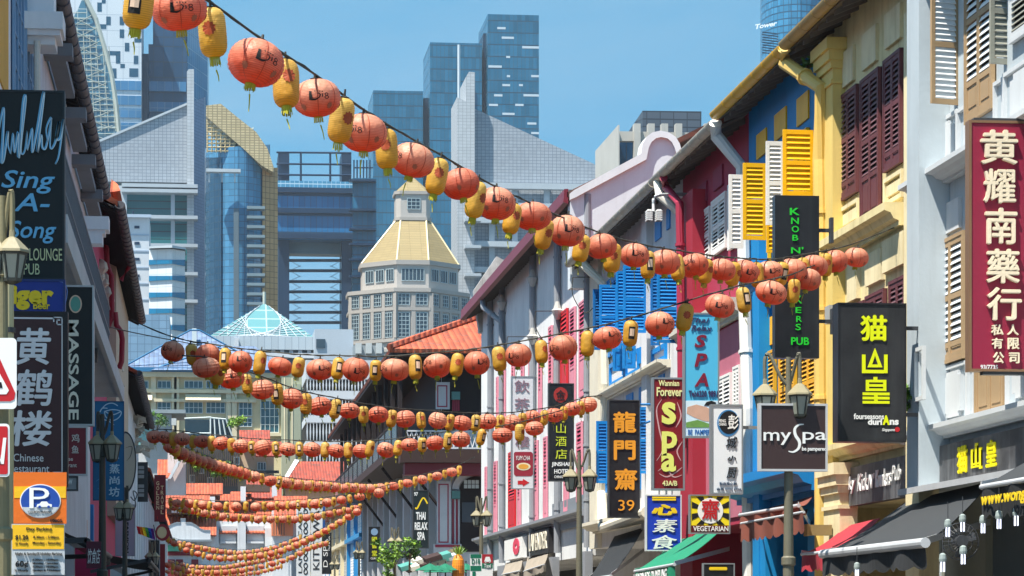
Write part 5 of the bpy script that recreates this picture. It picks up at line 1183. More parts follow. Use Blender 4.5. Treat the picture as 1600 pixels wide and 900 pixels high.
def garland(which, ctrl, reds=None, yels=None, nred=0, lod=1, ends=None, phase=0.0):
    """ctrl: points of the lantern line; reds / yels: where single lanterns hang on it, or nred spread evenly"""
    P = [onY(x, y, Y) for x, y, Y in ctrl]; C = catmull(P, 14)
    acc = [0.0]
    for a, b in zip(C, C[1:]): acc.append(acc[-1] + (b - a).length)
    def at(s):
        s = max(0, min(acc[-1], s))
        for i in range(len(C) - 1):
            if acc[i + 1] >= s: return C[i].lerp(C[i + 1], (s - acc[i]) / max(1e-6, acc[i + 1] - acc[i]))
        return C[-1].copy()
    def depth(px):
        for a, b in zip(ctrl, ctrl[1:]):
            if (a[0] - px) * (b[0] - px) <= 0 and a[0] != b[0]: return a[2] + (b[2] - a[2]) * (px - a[0]) / (b[0] - a[0])
        return ctrl[0][2] if abs(ctrl[0][0] - px) < abs(ctrl[-1][0] - px) else ctrl[-1][2]
    R = []; Y = []
    if reds:
        R = [onY(x, y, depth(x)) for x, y in reds]; Y = [onY(x, y, depth(x)) for x, y in yels]
    else:
        st = acc[-1] / (nred - 1 + 0.55)
        for i in range(nred):
            R.append(at(st * i + phase * st)); Y.append(at(st * (i + 0.52) + phase * st) + Vector((0, 0.02, 0.01)))
    g = which + ' of lanterns'
    R.sort(key=lambda p: p.x); Y.sort(key=lambda p: p.x)
    near = lod == 2
    for j, p in enumerate(R):
        dz = random.uniform(-.01, .01) if near else random.uniform(-.02, .02)
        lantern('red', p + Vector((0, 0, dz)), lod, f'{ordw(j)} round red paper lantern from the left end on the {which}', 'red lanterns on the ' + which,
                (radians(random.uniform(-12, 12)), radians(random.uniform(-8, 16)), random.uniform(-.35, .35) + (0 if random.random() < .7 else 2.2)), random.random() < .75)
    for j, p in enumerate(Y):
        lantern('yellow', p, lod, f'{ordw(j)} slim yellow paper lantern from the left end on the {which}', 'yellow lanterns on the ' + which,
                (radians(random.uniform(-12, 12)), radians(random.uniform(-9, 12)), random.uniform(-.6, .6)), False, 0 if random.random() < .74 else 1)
    # the cord just above the lanterns
    A = sorted([p + Vector((0, 0, RH + .03)) for p in R] + [p + Vector((0, 0, YH + .04)) for p in Y], key=lambda p: p.x)
    if ends:
        if ends[0]: A = [onY(*ends[0])] + A
        if ends[1]: A = A + [onY(*ends[1])]
    B = [A[0]]
    for i in range(1, len(A) - 1): B.append((A[i - 1] + A[i] * 2 + A[i + 1]) / 4)
    B.append(A[-1])
    m = MB().tube(catmull(B, 3), 0.009 if lod == 2 else 0.010, 5)
    if lod:                       # a second wire wound loosely round the first
        m.tube([p + Vector((0, .012 * sin(i * 1.3), .011 * cos(i * 0.9))) for i, p in enumerate(catmull(B, 5))], 0.005, 4)
    tag(m.build('lantern_cord', CORD, smooth=True), f'dark twisted cord carrying the {which} of lanterns', 'cord', 'cords of the lantern strings')

garland('nearest string', [(210, -10, 17.2), (400, 100, 18.6), (645, 250, 23.5), (886, 361, 29.6), (1100, 418, 35), (1340, 403, 39)],
        reds=[(280, 14), (400, 100), (495, 154), (568, 207), (645, 250), (720, 287), (775, 317), (832, 338), (886, 361), (940, 384), (992, 398), (1038, 409), (1084, 416), (1128, 421), (1165, 424), (1201, 425), (1238, 422), (1272, 415), (1305, 408), (1338, 403)],
        yels=[(217, 4), (332, 51), (447, 131), (533, 188), (604, 233), (683, 276), (743, 312), (800, 342), (850, 366), (908, 388), (957, 403), (1012, 414), (1058, 418), (1102, 424), (1145, 428), (1183, 430), (1220, 428), (1255, 420), (1290, 414)],
        lod=2, ends=((140, -60, 16.5), (1422, 345, 40.5)))
garland('second string', [(1265, 438, 37.5), (1125, 478, 33), (1031, 507, 34), (880, 542, 36.5), (683, 573, 38), (438, 573, 40), (270, 550, 41.5)],
        reds=[(1262, 436), (1205, 457), (1125, 478), (1031, 507), (949, 529), (880, 542), (810, 556), (745, 567), (683, 573), (617, 578), (556, 577), (500, 577), (438, 573), (376, 566), (325, 556), (270, 550)],
        yels=[(1240, 455), (1162, 469), (1070, 496), (985, 521), (918, 537), (846, 550), (780, 561), (714, 570), (649, 574), (587, 579), (528, 576), (466, 574), (406, 567), (352, 561), (300, 554)],
        lod=2, ends=((205, 500, 42), (1300, 405, 38.5)))
garland('third string', [(322, 574, 40.5), (362, 590, 42), (455, 624, 44.5), (590, 650, 50), (720, 659, 53), (830, 655, 56), (918, 632, 58)],
        reds=[(322, 574), (362, 591), (410, 607), (455, 625), (500, 635), (546, 643), (591, 650), (633, 655), (684, 657), (722, 660), (761, 660), (800, 659), (832, 654), (866, 649), (894, 640), (919, 632)],
        yels=[(340, 585), (386, 600), (433, 616), (478, 631), (524, 639), (568, 648), (612, 654), (658, 657), (703, 660), (743, 661), (781, 661), (816, 658), (850, 653), (881, 646), (907, 638)],
        lod=1, ends=((285, 556, 40), (940, 618, 58.5)))
garland('fourth string', [(850, 668, 54), (785, 681, 54), (720, 685, 55), (603, 702, 57), (487, 703, 59), (376, 697, 61), (316, 690, 62), (240, 682, 63)],
        reds=[(835, 668), (785, 681), (720, 685), (680, 692), (640, 696), (603, 702), (565, 705), (526, 705), (488, 703), (450, 701), (411, 700), (377, 697), (346, 693), (316, 691), (285, 686), (258, 684), (241, 682)],
        yels=[(812, 676), (752, 683), (700, 689), (660, 695), (622, 700), (578, 701), (544, 704), (508, 703), (468, 702), (431, 701), (394, 699), (362, 696), (331, 693), (302, 690), (271, 686)],
        lod=1, ends=((236, 678, 63), (880, 640, 55)))
garland('fifth string', [(268, 700, 66), (300, 715, 69), (378, 740, 80), (451, 756, 84), (552, 763, 92), (609, 761, 96), (718, 735, 101)], nred=31, lod=1, ends=((250, 690, 65), (742, 714, 102)))
garland('sixth string', [(592, 770, 94), (528, 783, 95), (470, 789, 97), (415, 791, 99), (338, 791, 100), (266, 785, 102)], nred=15, lod=1, ends=((258, 780, 102), (620, 755, 94)))
garland('seventh string', [(272, 792, 106), (315, 801, 109), (358, 808, 112), (435, 812, 116), (490, 808, 119), (525, 801, 121), (563, 793, 124)], nred=18, lod=1, ends=((258, 786, 104), (572, 784, 124)))
garland('eighth string', [(558, 800, 122), (527, 819, 124), (487, 841, 127), (445, 859, 130), (405, 869, 132), (344, 872, 135), (294, 861, 137), (262, 842, 138)], nred=21, lod=0, ends=((252, 830, 138), (570, 788, 122)))
garland('ninth string', [(264, 844, 142), (300, 854, 145), (350, 863, 150), (385, 864, 153), (430, 856, 157), (470, 840, 160)], nred=15, lod=0)
garland('tenth string', [(262, 883, 139), (300, 893, 142), (347, 895, 146), (389, 889, 150), (444, 876, 154), (485, 856, 158), (512, 849, 162)], nred=19, lod=0, ends=(None, (530, 840, 164)))
garland('eleventh string', [(268, 880, 165), (310, 887, 168), (350, 887, 172), (400, 878, 178), (440, 868, 182)], nred=15, lod=0)
garland('twelfth string', [(262, 893, 185), (300, 899, 188), (350, 900, 192), (400, 895, 196), (440, 885, 200)], nred=15, lod=0)
# ================================================================ signs
BLK = paint('#1b1c1f', .5, .3, 2, bump=.05, spec=.3, streak=.3, dirtcol='#45474a'); BLKP = paint('#15161a', .35, .3, 2, bump=.03, spec=.4, streak=.3, dirtcol='#3c3e42'); STEEL = paint('#9aa0a4', .4, .3, 3, metal=.5); DSTEEL = paint('#3c3e42', .5, .3, 3); WLET = paint('#e6e6e4', .5, .1, 3, bump=0); YLET = paint('#d8e000', .5, .1, 3, bump=0); GLET = paint('#20c030', .5, .1, 3, bump=0); OLET = paint('#e0962a', .45, .2, 3, bump=0); YELW = paint('#ecc81e', .5, .1, 3, bump=0); CRLET = paint('#e4e2a0', .5, .1, 3, bump=0); NLET = paint('#16161a', .5, .1, 3, bump=0); REDL = paint('#b81c24', .5, .15, 3, bump=0)
def sign(name, label, Y, box, panel, edge=None, rim=.03, th=.14, arms=(), cat='sign', texts=(), armmat=None, slant=0):
    """a board facing down the street; texts: (material, [(string, x0, y0, x1, y1, bold, shear, rot)])"""
    x0, y0, x1, y1 = box; a = onY(x0, y1, Y); b = onY(x1, y0, Y)
    t = thing(name, ((a.x + b.x) / 2, Y + th / 2, a.z), label, cat)
    m = MB().box(a.x + rim, b.x - rim, Y, Y + th, a.z + rim, b.z - rim); m.build('panel', panel, t)
    if edge:
        m = MB(); m.box(a.x, a.x + rim, Y - .012, Y + th + .012, a.z, b.z); m.box(b.x - rim, b.x, Y - .012, Y + th + .012, a.z, b.z)
        m.box(a.x + rim, b.x - rim, Y - .012, Y + th + .012, a.z, a.z + rim); m.box(a.x + rim, b.x - rim, Y - .012, Y + th + .012, b.z - rim, b.z); m.build('frame', edge, t)
    for px0, px1, py in arms:
        p = onY(px0, py, Y + th / 2); q = onY(px1, py, Y + th / 2); m = MB().box(p.x, q.x, Y + th / 2 - .025, Y + th / 2 + .025, p.z - .025, p.z + .025)
        m.box(q.x - .015, q.x + .03, Y + th / 2 - .06, Y + th / 2 + .06, p.z - .18, p.z + .18); m.build('bracket', armmat or DSTEEL, t)
    for mat, L in texts:
        m = MB()
        for e in L:
            s, tx0, ty0, tx1, ty1 = e[:5]; bo = e[5] if len(e) > 5 else .02; sh = e[6] if len(e) > 6 else 0; ro = e[7] if len(e) > 7 else 0
            ltY(m, s, Y, tx0, ty0, tx1, ty1, .014, bo, sh, ro)
        m.build('lettering', mat, t)
    return t
def stroke(par, Y, pts, w, mat, name='drawing', closed=False, out=.004, taper=True):
    P = [onY(x, y, Y - out) for x, y in pts]; C = catmull(P, 6); m = MB(); k = Y / F
    n = len(C); A = []; Bq = []
    for i, p in enumerate(C):
        d = C[min(i + 1, n - 1)] - C[max(i - 1, 0)]; d.normalize(); q = Vector((-d.z, 0, d.x)); ww = w * k / 2 * ((.25 + .75 * sin(pi * min(1, max(0, i / (n - 1))))) if taper else 1)
        A.append(p + q * ww); Bq.append(p - q * ww)
    for i in range(n - 1): m.loft([A[i], A[i + 1], Bq[i + 1], Bq[i]], [v + Vector((0, .003, 0)) for v in (A[i], A[i + 1], Bq[i + 1], Bq[i])])
    return m.build(name, mat, par)
def fillp(par, Y, pts, mat, name='drawing', out=.004):
    return MB().prism([onY(x, y, Y - out) for x, y in pts], (0, .003, 0)).build(name, mat, par)
def circ(x, y, r, n=24, ry=None): return [(x + r * cos(2 * pi * k / n), y + (ry or r) * sin(2 * pi * k / n)) for k in range(n)]
def vert(s, cx, w, y0, h, gap, bold=.02, hs=None):
    o = []
    for i, ch in enumerate(s):
        o.append((ch, cx - w / 2, y0 + i * (h + gap), cx + w / 2, y0 + i * (h + gap) + h, bold))
    return o
# ---- sunny side, from the camera down the street
GILTL = paint('#ecdcc0', .4, .25, 3, spec=.5); CRIMS = paint('#8e1f3c', .45, .3, 1.2, streak=.35); BRONZE = paint('#8a6a50', .45, .3, 3, metal=.3)
t = sign('signboard', 'tall crimson signboard with raised gilt Chinese characters', 33.0, (1514, 190, 1640, 580), CRIMS, BRONZE, .03, .16)
m = MB()
for s, x0, y0, x1, y1 in (('黄', 1531, 203, 1589, 257), ('耀', 1536, 264, 1586, 318), ('南', 1538, 325, 1588, 382), ('藥', 1540, 389, 1592, 443), ('行', 1541, 449, 1595, 501)):
    ltY(m, s, 33.0, x0, y0, x1, y1, .05, .022)
for s, x0, y0, x1, y1 in (('私', 1548, 507, 1567, 524), ('有', 1549, 528, 1566, 545), ('公', 1551, 550, 1568, 568), ('人', 1573, 507, 1591, 524), ('限', 1574, 528, 1592, 546), ('司', 1576, 551, 1592, 568)): ltY(m, s, 33.0, x0, y0, x1, y1, .03, .03)
m.build('lettering', GILTL, t); m = MB(); ltY(m, '93/7735', 33.0, 1532, 570, 1559, 577, .006, .02); m.build('lettering', WLET, t)
slab(t, 1536, 578, 1640, 585, 33.02, .14, DSTEEL, 'bottom_rail'); slab(t, 1522, 186, 1640, 192, 33.0, .16, DSTEEL, 'top_rail')
t = sign('signboard', 'black double sided board with lime yellow Chinese characters and a slogan below', 37.2, (1309, 474, 1416, 690), BLK, BLKP, .02, .3, arms=((1416, 1438, 513), (1416, 1440, 648)))
m = MB()
# the three square built characters
def bar_(m, x0, y0, x1, y1, Y=37.2): a = onY(x0, y1, Y - .012); b = onY(x1, y0, Y - .012); m.box(a.x, b.x, Y - .012, Y - .002, a.z, b.z)
ltY(m, '猫', 37.2, 1344, 492, 1386, 533, .012, .03)
def quad_(m, P, Y=37.2): m.prism([onY(x, y, Y - .002) for x, y in P], (0, -.01, 0))
bar_(m, 1347, 554, 1352.5, 583); bar_(m, 1381.5, 554, 1387, 583); bar_(m, 1352.6, 578, 1381.4, 583)
quad_(m, [(1367, 544), (1367, 556), (1361, 574), (1355.5, 574)]); quad_(m, [(1367.1, 544), (1378.5, 574), (1373, 574), (1367.1, 556)]); bar_(m, 1361.2, 569.5, 1372.8, 573.9)
bar_(m, 1365, 589, 1371, 593.4); bar_(m, 1353, 593.5, 1358, 611); bar_(m, 1380, 593.5, 1385, 611)
for y in (593.5, 600.3, 607): bar_(m, 1358.1, y, 1379.9, y + 3.8)
for y in (613.5, 620, 626.6): bar_(m, 1348, y, 1390, y + 3.9)
bar_(m, 1366, 617.5, 1371.5, 619.9); bar_(m, 1366, 624, 1371.5, 626.5)
m.build('lettering', YLET, t); m = MB()
ltY(m, 'fourseasons', 37.2, 1334, 646, 1381, 655, .008, .02); ltY(m, 'durl', 37.2, 1356, 654, 1378, 664, .008, .04); ltY(m, 'ns', 37.2, 1390, 656, 1404, 664, .008, .04); m.build('lettering', WLET, t)
m = MB(); ltY(m, 'A', 37.2, 1379, 649, 1390, 664, .009, .06); m.build('lettering', YLET, t)
m = MB(); ltY(m, 'Singapore', 37.2, 1378, 669, 1398, 675, .006, .01, .3); m.build('lettering', WLET, t); fillp(t, 37.2, circ(1402, 671, 4, 12), REDL, 'logo_dot')
# board along the wall: black with yellow characters
def wallsign(label, a, b, panel, texts, out=.14, X=XR, rimmat=None, streaks=True):
    """a board lying along the sunny walls; a, b = (px, ytop, ybottom) at its two ends"""
    p0 = onX(a[0], a[1], X - out); p1 = onX(a[0], a[2], X - out); p2 = onX(b[0], b[1], X - out)
    t = thing('shop_sign', (X - out / 2, (p0.y + p2.y) / 2, p1.z), label, 'sign')
    MB().box(X - out, X - .002, p2.y, p0.y, p1.z, p0.z).build('panel', panel, t)
    for mat, L in texts:
        m = MB()
        for s, x0, yt, yb, x1, bo, sh in L:
            q0 = onX(x0, yb, X - out - .002); q1 = onX(x0, yt, X - out - .002); q2 = onX(x1, yb, X - out - .002)
            letter(m, s, q0, (0, q2.y - q0.y, 0), q1 - q0, (-1, 0, 0), .02, bo, sh)
        m.build('lettering', mat, t)
    return t
BLKS = paint('#202024', .5, .5, 1.5, streak=.8, dirtcol='#7a7c80')
t = wallsign('long black board with three squared yellow characters above the black awning', (1455, 700, 758), (1720, 630, 730), BLKS, [(paint('#e6d800', .5, .1, 3, bump=0), [('猫', 1497, 698, 741, 1512, .03, 0), ('山', 1519, 694, 735, 1535, .06, 0), ('皇', 1542, 689, 731, 1558, .03, 0)])])
wallsign('black pub board with thin white script on the yellow house', (1315, 734, 793), (1417, 708, 0), BLKS, [(WLET, [('Kinky', 1313, 748, 775, 1337, 0, .25), ('Kick', 1341, 741, 768, 1357, 0, .25), ("N'", 1358, 741, 764, 1367, 0, .25), ('Kronkers', 1369, 735, 762, 1393, 0, .25), ('Pub', 1395, 727, 752, 1408, 0, .25)])])
# knob n' ... pub
t = sign('signboard', 'tall black pub board with green capitals stacked one above the other', 39.8, (1211, 306, 1280, 559), BLKP, None, .0, .2, arms=((1280, 1298, 360), (1275, 1300, 502)),
         texts=((GLET, [('K', 1234, 325, 1249, 336, .02), ('N', 1236, 340, 1248, 350, .01), ('O', 1237, 353, 1248, 363, .01), ('B', 1238, 367, 1247, 376, .01), ("N'", 1236, 386, 1255, 396, .01), ('K', 1243, 462, 1253, 474, .01), ('E', 1243, 480, 1252, 489, .01), ('R', 1244, 494, 1253, 503, .01), ('S', 1243, 506, 1251, 516, .01), ('PUB', 1236, 527, 1264, 539, .02)]),))
# spa boards
BRN = paint('#3c2b2a', .45, .2, 1.5)
t = sign('signboard', 'dark brown board with white spa lettering fixed to the lamp post', 32.6, (1186, 631, 1293, 736), BRN, paint('#b9babc', .4, .2, 3), .025, .1, arms=())
m = MB(); ltY(m, 'my', 32.6, 1193, 675, 1236, 695, .01, .005); ltY(m, 'pa', 32.6, 1254, 675, 1291, 693, .01, .005); ltY(m, 'be pampered', 32.6, 1253, 698, 1291, 706, .008, .02); m.build('lettering', WLET, t)
stroke(t, 32.6, [(1256, 663), (1248, 664), (1242, 670), (1243, 680), (1249, 690), (1248, 700), (1240, 706), (1232, 705)], 5, WLET, 'swash_letter')
SKYP = curtain('#38a8cc', '#38a8cc', 50, 50, 0, 0, .1, .4, wave=0); PALEP = paint('#d9e4ec', .5, .1, 2, bump=0)
t = sign('signboard', 'sky blue spa board with a massage photograph along its lower edge', 50.0, (1068, 489, 1124, 684), paint('#4fb3d6', .45, .15, 1, bump=0), STEEL, .03, .12,
         texts=((paint('#7a1530', .5, .1, 3, bump=0), [('S', 1085, 523, 1104, 543, .03, .2), ('P', 1085, 552, 1105, 573, .03, .2), ('A', 1085, 583, 1107, 604, .03, .2)]), (paint('#3c2a58', .5, .1, 3, bump=0), [('Thai', 1078, 496, 1108, 504, 0, .3), ('Relax', 1080, 508, 1112, 517, 0, .3), ('Tel:6220 9891', 1076, 610, 1121, 620, .015)])))
a = onY(1070, 682, 49.99)
fillp(t, 50, [(1071, 626), (1122, 626), (1122, 681), (1071, 681)], paint('#cfe3ea', .5, .2, 2, bump=0), 'photograph', .003)
fillp(t, 50, [(1074, 636), (1088, 632), (1104, 636), (1121, 646), (1120, 660), (1100, 658), (1084, 652), (1073, 646)], paint('#d0a58c', .5, .3, 6, bump=0), 'photograph', .006); fillp(t, 50, [(1100, 634), (1104, 628), (1112, 626), (1119, 629), (1117, 636), (1108, 634)], NLET, 'photograph', .008)
fillp(t, 50, [(1072, 660), (1090, 656), (1108, 662), (1121, 660), (1121, 668), (1072, 668)], paint('#6f9c4c', .5, .6, 12, bump=0), 'photograph', .008); m = MB(); ltY(m, 'BE  PAMPERED', 50, 1075, 671, 1118, 679, .006, .02); m.build('lettering', paint('#1d63a8', .5, .1, 3, bump=0), t)
MARO = paint('#7c1820', .45, .2, 1.2)
t = sign('signboard', 'maroon board with large pale yellow spa letters and white flourishes', 53.0, (1019, 590, 1070, 766), MARO, STEEL, .035, .14,
         texts=((CRLET, [('Wannian', 1029, 594, 1061, 603, .02), ('Forever', 1026, 605, 1066, 619, .02), ('43A/B', 1035, 751, 1058, 759, .02)]), (YLET if False else paint('#dfe070', .5, .1, 3, bump=0), [('s', 1034, 628, 1056, 663, .03), ('p', 1034, 674, 1058, 712, .03), ('a', 1033, 708, 1056, 737, .03)])))
FL = paint('#c79a9a', .5, .1, 3, bump=0)
for pts in (((1026, 720), (1036, 700), (1030, 670), (1026, 640), (1034, 624)), ((1030, 740), (1042, 745), (1056, 738), (1066, 730)), ((1066, 690), (1058, 705), (1064, 720)), ((1028, 736), (1040, 730), (1052, 745), (1066, 742)), ((1058, 628), (1064, 650), (1056, 668))): stroke(t, 53, pts, 2.2, FL, 'flourish')
t = sign('signboard', 'tall narrow black board with gold characters over the number 39', 60.0, (951, 625, 1000, 809), BLKP, DSTEEL, .02, .2, texts=((OLET, [('龍', 958, 643, 994, 676, .03), ('門', 959, 688, 993, 719, .03), ('齋', 960, 732, 996, 766, .03), ('39', 966, 781, 991, 798, 0)]),))
bars(t, [(1000, 632, 1016, 632), (1000, 664, 1016, 658)], 60.1, .025, paint('#1a6fb0', .5, .3, 3), 'bracket')
t = sign('signboard', 'white narrow kitchen board with a round black and blue emblem at the top', 44.0, (1111, 632, 1161, 772), paint('#dfe3e8', .4, .1, 2, bump=0), STEEL, .025, .16, arms=((1160, 1192, 668),), armmat=STEEL,
         texts=((NLET, [('城', 1134, 682, 1152, 700, .01, .2), ('小', 1136, 712, 1150, 720, .02, .2), ('厨', 1135, 730, 1152, 747, .01, .2)]), (paint('#3d5674', .5, .1, 3, bump=0), [('彭氏菜小厨', 1124, 753, 1151, 758, 0), ('电话 6220 8772', 1120, 762, 1158, 766, 0)])))
fillp(t, 44, circ(1138, 661, 17.5, 28, 21), paint('#3f7fb4', .5, .2, 6, bump=0), 'emblem', .004); fillp(t, 44, circ(1139, 660, 15.5, 28, 18), NLET, 'emblem', .007)
m = MB(); ltY(m, '彭', 44, 1137, 648, 1154, 671, .006, .02, .1, gap=.009); ltY(m, 'PENG', 44, 1123, 655, 1134, 660, .006, .02, gap=.009); ltY(m, 'CHENG', 44, 1123, 661, 1135, 665, .006, .02, gap=.009); m.build('lettering', WLET, t)
RBLU = paint('#1838b0', .45, .15, 1.5, bump=0)
t = sign('signboard', 'royal blue board with yellow and white brushed characters', 56.0, (1009, 773, 1065, 861), RBLU, paint('#c9ccd0', .4, .2, 3), .025, .14, texts=((WLET, [('素', 1019, 811, 1058, 832, .02, .15), ('食', 1018, 836, 1058, 858, .02, .15)]), (YELW, [('一', 1019, 776, 1056, 782, .06), ('心', 1018, 788, 1058, 805, .05, .1)])))
bars(t, [(1030, 773, 1030, 764), (1050, 773, 1050, 764)], 56.1, .02, STEEL, 'hanger')
YV = paint('#ecd420', .45, .15, 2, bump=0)
t = sign('signboard', 'square yellow vegetarian sign with black rays round a white disc', 46.5, (1077, 773, 1141, 834), YV, STEEL, .02, .1)
for k in range(10):
    a = 2 * pi * k / 10 + .15; pts = []
    for s_, R_ in ((a, 15), (a + pi / 10, 15), (a + pi / 10, 60), (a, 60)):
        x, y = 1110 + R_ * cos(s_), 798 + R_ * sin(s_); f = 1.0
        if R_ > 15:
            f = min(29 / max(.01, abs(cos(s_)) * 1) if abs(cos(s_)) > .01 else 99, 22 / max(.01, abs(sin(s_)))); x, y = 1110 + f * cos(s_), 798 + f * sin(s_)
        pts.append((x, y))
    fillp(t, 46.5, pts, NLET, 'ray', .004)
fillp(t, 46.5, circ(1110, 798, 20, 28), WLET, 'disc', .008); fillp(t, 46.5, [(1080, 821), (1139, 821), (1139, 832), (1080, 832)], paint('#5a1018', .5, .1, 3, bump=0), 'name_band', .008)
m = MB(); ltY(m, '齋', 46.5, 1096, 780, 1124, 812, .006, .02, gap=.013); m.build('lettering', REDL, t); m = MB(); ltY(m, 'VEGETARIAN', 46.5, 1083, 822, 1138, 830, .006, .015, gap=.012); m.build('lettering', WLET, t)
# hotel and tea boards
t = sign('signboard', 'black hotel board with yellow green characters and a red seal', 66.0, (857, 599, 897, 752), BLKP, DSTEEL, .02, .16, texts=((paint('#c2cc30', .5, .1, 3, bump=0), [('山', 869, 662, 884, 677, .01), ('酒', 868, 682, 885, 697, .01), ('店', 868, 702, 886, 717, .01)]), (WLET, [('JINSHAN', 862, 722, 894, 730, .02), ('HOTEL', 866, 733, 890, 740, .02), ('CHINATOWN', 866, 743, 890, 747, .01)])))
fillp(t, 66, circ(876, 617, 11, 24, 12), paint('#a02c28', .5, .2, 4, bump=0), 'seal', .004); m = MB(); ltY(m, '金', 66, 869, 609, 883, 625, .006, .01, gap=.008); m.build('lettering', BLKP, t)
CH = paint('#8a6a78', .5, .2, 3, bump=0)
t = sign('signboard', 'white tea house board with a red teapot plaque and arrow', 72.0, (799, 588, 834, 764), paint('#cfcfd6', .6, .2, 1.5), STEEL, .02, .14, texts=((CH, [('飲', 804, 594, 827, 613, .01), ('茶', 804, 622, 827, 640, .01), ('樓', 805, 681, 827, 699, .01)]),))
fillp(t, 72, [(803, 708), (805, 706), (830, 706), (833, 709), (833, 741), (830, 744), (806, 744), (803, 741)], paint('#8e2436', .5, .2, 3, bump=0), 'plaque', .005); fillp(t, 72, circ(818, 729, 11, 20, 6), paint('#d8d0b0', .5, .2, 3, bump=0), 'teapot', .009); fillp(t, 72, circ(818, 729, 8, 20, 4), paint('#d89a3c', .5, .2, 3, bump=0), 'teapot', .012)
m = MB(); ltY(m, 'YUM CHA', 72, 806, 712, 828, 719, .004, 0, .2, gap=.009); m.build('lettering', WLET, t)
fillp(t, 72, [(809, 751), (817, 751), (817, 748), (827, 754), (817, 760), (817, 757), (809, 757)], REDL, 'arrow', .005)
wallsign('small dark shop board with cream lettering low on the long white house', (823, 834, 870), (857, 816, 0), paint('#2c2a2c', .5, .3, 2), [(CREAM, [('LAVENDER', 827, 836, 862, 855, .01, 0)])], .2)
t = wallsign('white shop board with a pink lantern shape low on the long white house', (788, 845, 876), (816, 834, 0), WLET, [(paint('#d8405c', .5, .2, 3), [('O', 802, 842, 868, 812, .12, 0)])], .2)
t = sign('signboard', 'dark green black spa banner with a gold hook emblem at the corner house', 113.0, (645, 766, 670, 857), paint('#162226', .5, .2, 2), DSTEEL, .03, .1, texts=((WLET, [('THAI', 650, 800, 665, 812, .03), ('RELAX', 648, 816, 668, 828, .03), ('SPA', 652, 831, 664, 844, .03), ('97', 647, 769, 653, 775, .02)]),))
stroke(t, 113, [(649, 793), (652, 794), (661, 778), (668, 787)], 2.2, YELW, 'emblem', taper=False)
t = sign('signboard', 'narrow black clinic banner with yellow characters under a pale blue disc', 140.0, (576, 823, 594, 878), BLKP, DSTEEL, .03, .1, texts=((YLET if False else paint('#cfd020', .5, .1, 3, bump=0), [('國', 581, 839, 589, 847, .02), ('醫', 581, 849, 589, 857, .02), ('堂', 581, 860, 589, 869, .02)]), (WLET, [('CLINIC', 579, 871, 591, 874, .01)])))
fillp(t, 140, circ(585, 831, 5.5, 18), paint('#7f9fc0', .5, .2, 3, bump=0), 'disc')
sign('signboard', 'tall white banner with upright black kitchen lettering far down the street', 170.0, (486, 793, 504, 905), paint('#d9dcde', .6, .2, 2), None, 0, .1, texts=((NLET, [('KITTYWA', 489, 797, 499, 890, .0, 0, 90)]),)); sign('signboard', 'tall white banner with round black ornaments far down the street', 176.0, (463, 790, 485, 905), paint('#d9dcde', .6, .2, 2), None, 0, .1, texts=((NLET, [('LANDSCAPE', 466, 800, 472, 895, .0, 0, 90), ('∞∞∞∞∞', 474, 795, 481, 898, .0, 0, 90)]),))
sign('signboard', 'dark vertical banner with pale spa lettering far down the street', 166.0, (503, 832, 518, 897), BLKP, None, 0, .1, texts=((WLET, [('D SPA', 505, 842, 512, 886, .0, 0, 90), ('Nail & Spa', 513, 838, 516, 860, .0, 0, 90)]),)); sign('signboard', 'blue banner high above the white kitchen banner', 171.0, (495, 786, 508, 826), paint('#1d4f94', .5, .3, 1), None, 0, .1)
# ---- shady side
NEON = paint('#6db4dc', .4, .15, 3, bump=0); NEONW = paint('#cfe0e8', .4, .1, 3, bump=0); PUBL = paint('#cfd0a0', .5, .1, 3, bump=0)
t = sign('signboard', 'big black lounge board with blue script above the beer sign', 28.4, (-30, 142, 101, 436), paint('#0f1416', .5, .3, 1.5), paint('#262c30', .5, .3, 2), .02, .2, texts=((PUBL, [('LOUNGE', 46, 388, 97, 407, .0), ('PUB', 37, 412, 62, 429, .0), ('E', 35, 395, 42, 405, 0)]),))
for sc_, pts in ((4.5, ((-10, 250), (2, 180), (6, 172), (4, 220), (2, 252), (6, 246), (12, 205), (12, 225), (16, 240))), (4, ((16, 240), (20, 208), (22, 238), (28, 206), (28, 236), (30, 240), (36, 160), (40, 156), (32, 232), (38, 236), (42, 204))), (4, ((42, 204), (42, 234), (50, 200), (50, 238), (58, 200), (66, 152), (68, 152), (58, 236), (64, 210), (66, 230), (72, 228), (80, 184), (72, 200), (74, 222))), (4, ((80, 186), (78, 230), (86, 222), (92, 190), (88, 216), (94, 214), (99, 186), (92, 240), (86, 256)))):
    stroke(t, 28.4, pts, sc_, NEON, 'neon_tube', out=.03); stroke(t, 28.4, [(x + 1.2, y + 1) for x, y in pts], 1.4, NEONW, 'neon_tube', out=.05)
m = MB(); ltY(m, 'Sing', 28.4, 2, 266, 86, 302, .02, .01, .25); ltY(m, 'A-', 28.4, 22, 302, 78, 330, .02, .01, .25); ltY(m, 'Song', 28.4, 14, 345, 88, 380, .02, .01, .25); m.build('lettering', NEON, t)
t = sign('signboard', 'blue beer sign with fat yellow lettering between two larger boards', 28.0, (-20, 437, 102, 494), paint('#18308a', .45, .3, 1.5), paint('#24346e', .5, .3, 2), .02, .15, texts=((YELW, [('tiger', 2, 446, 84, 484, .05), ('Beer', 52, 472, 78, 483, .02)]),))
stroke(t, 28, [(0, 441), (98, 441), (98, 490)], 1.2, paint('#6f86c8', .5, .2, 2), 'border', taper=False)
MBR = paint('#3a1a1c', .45, .25, 1.5)
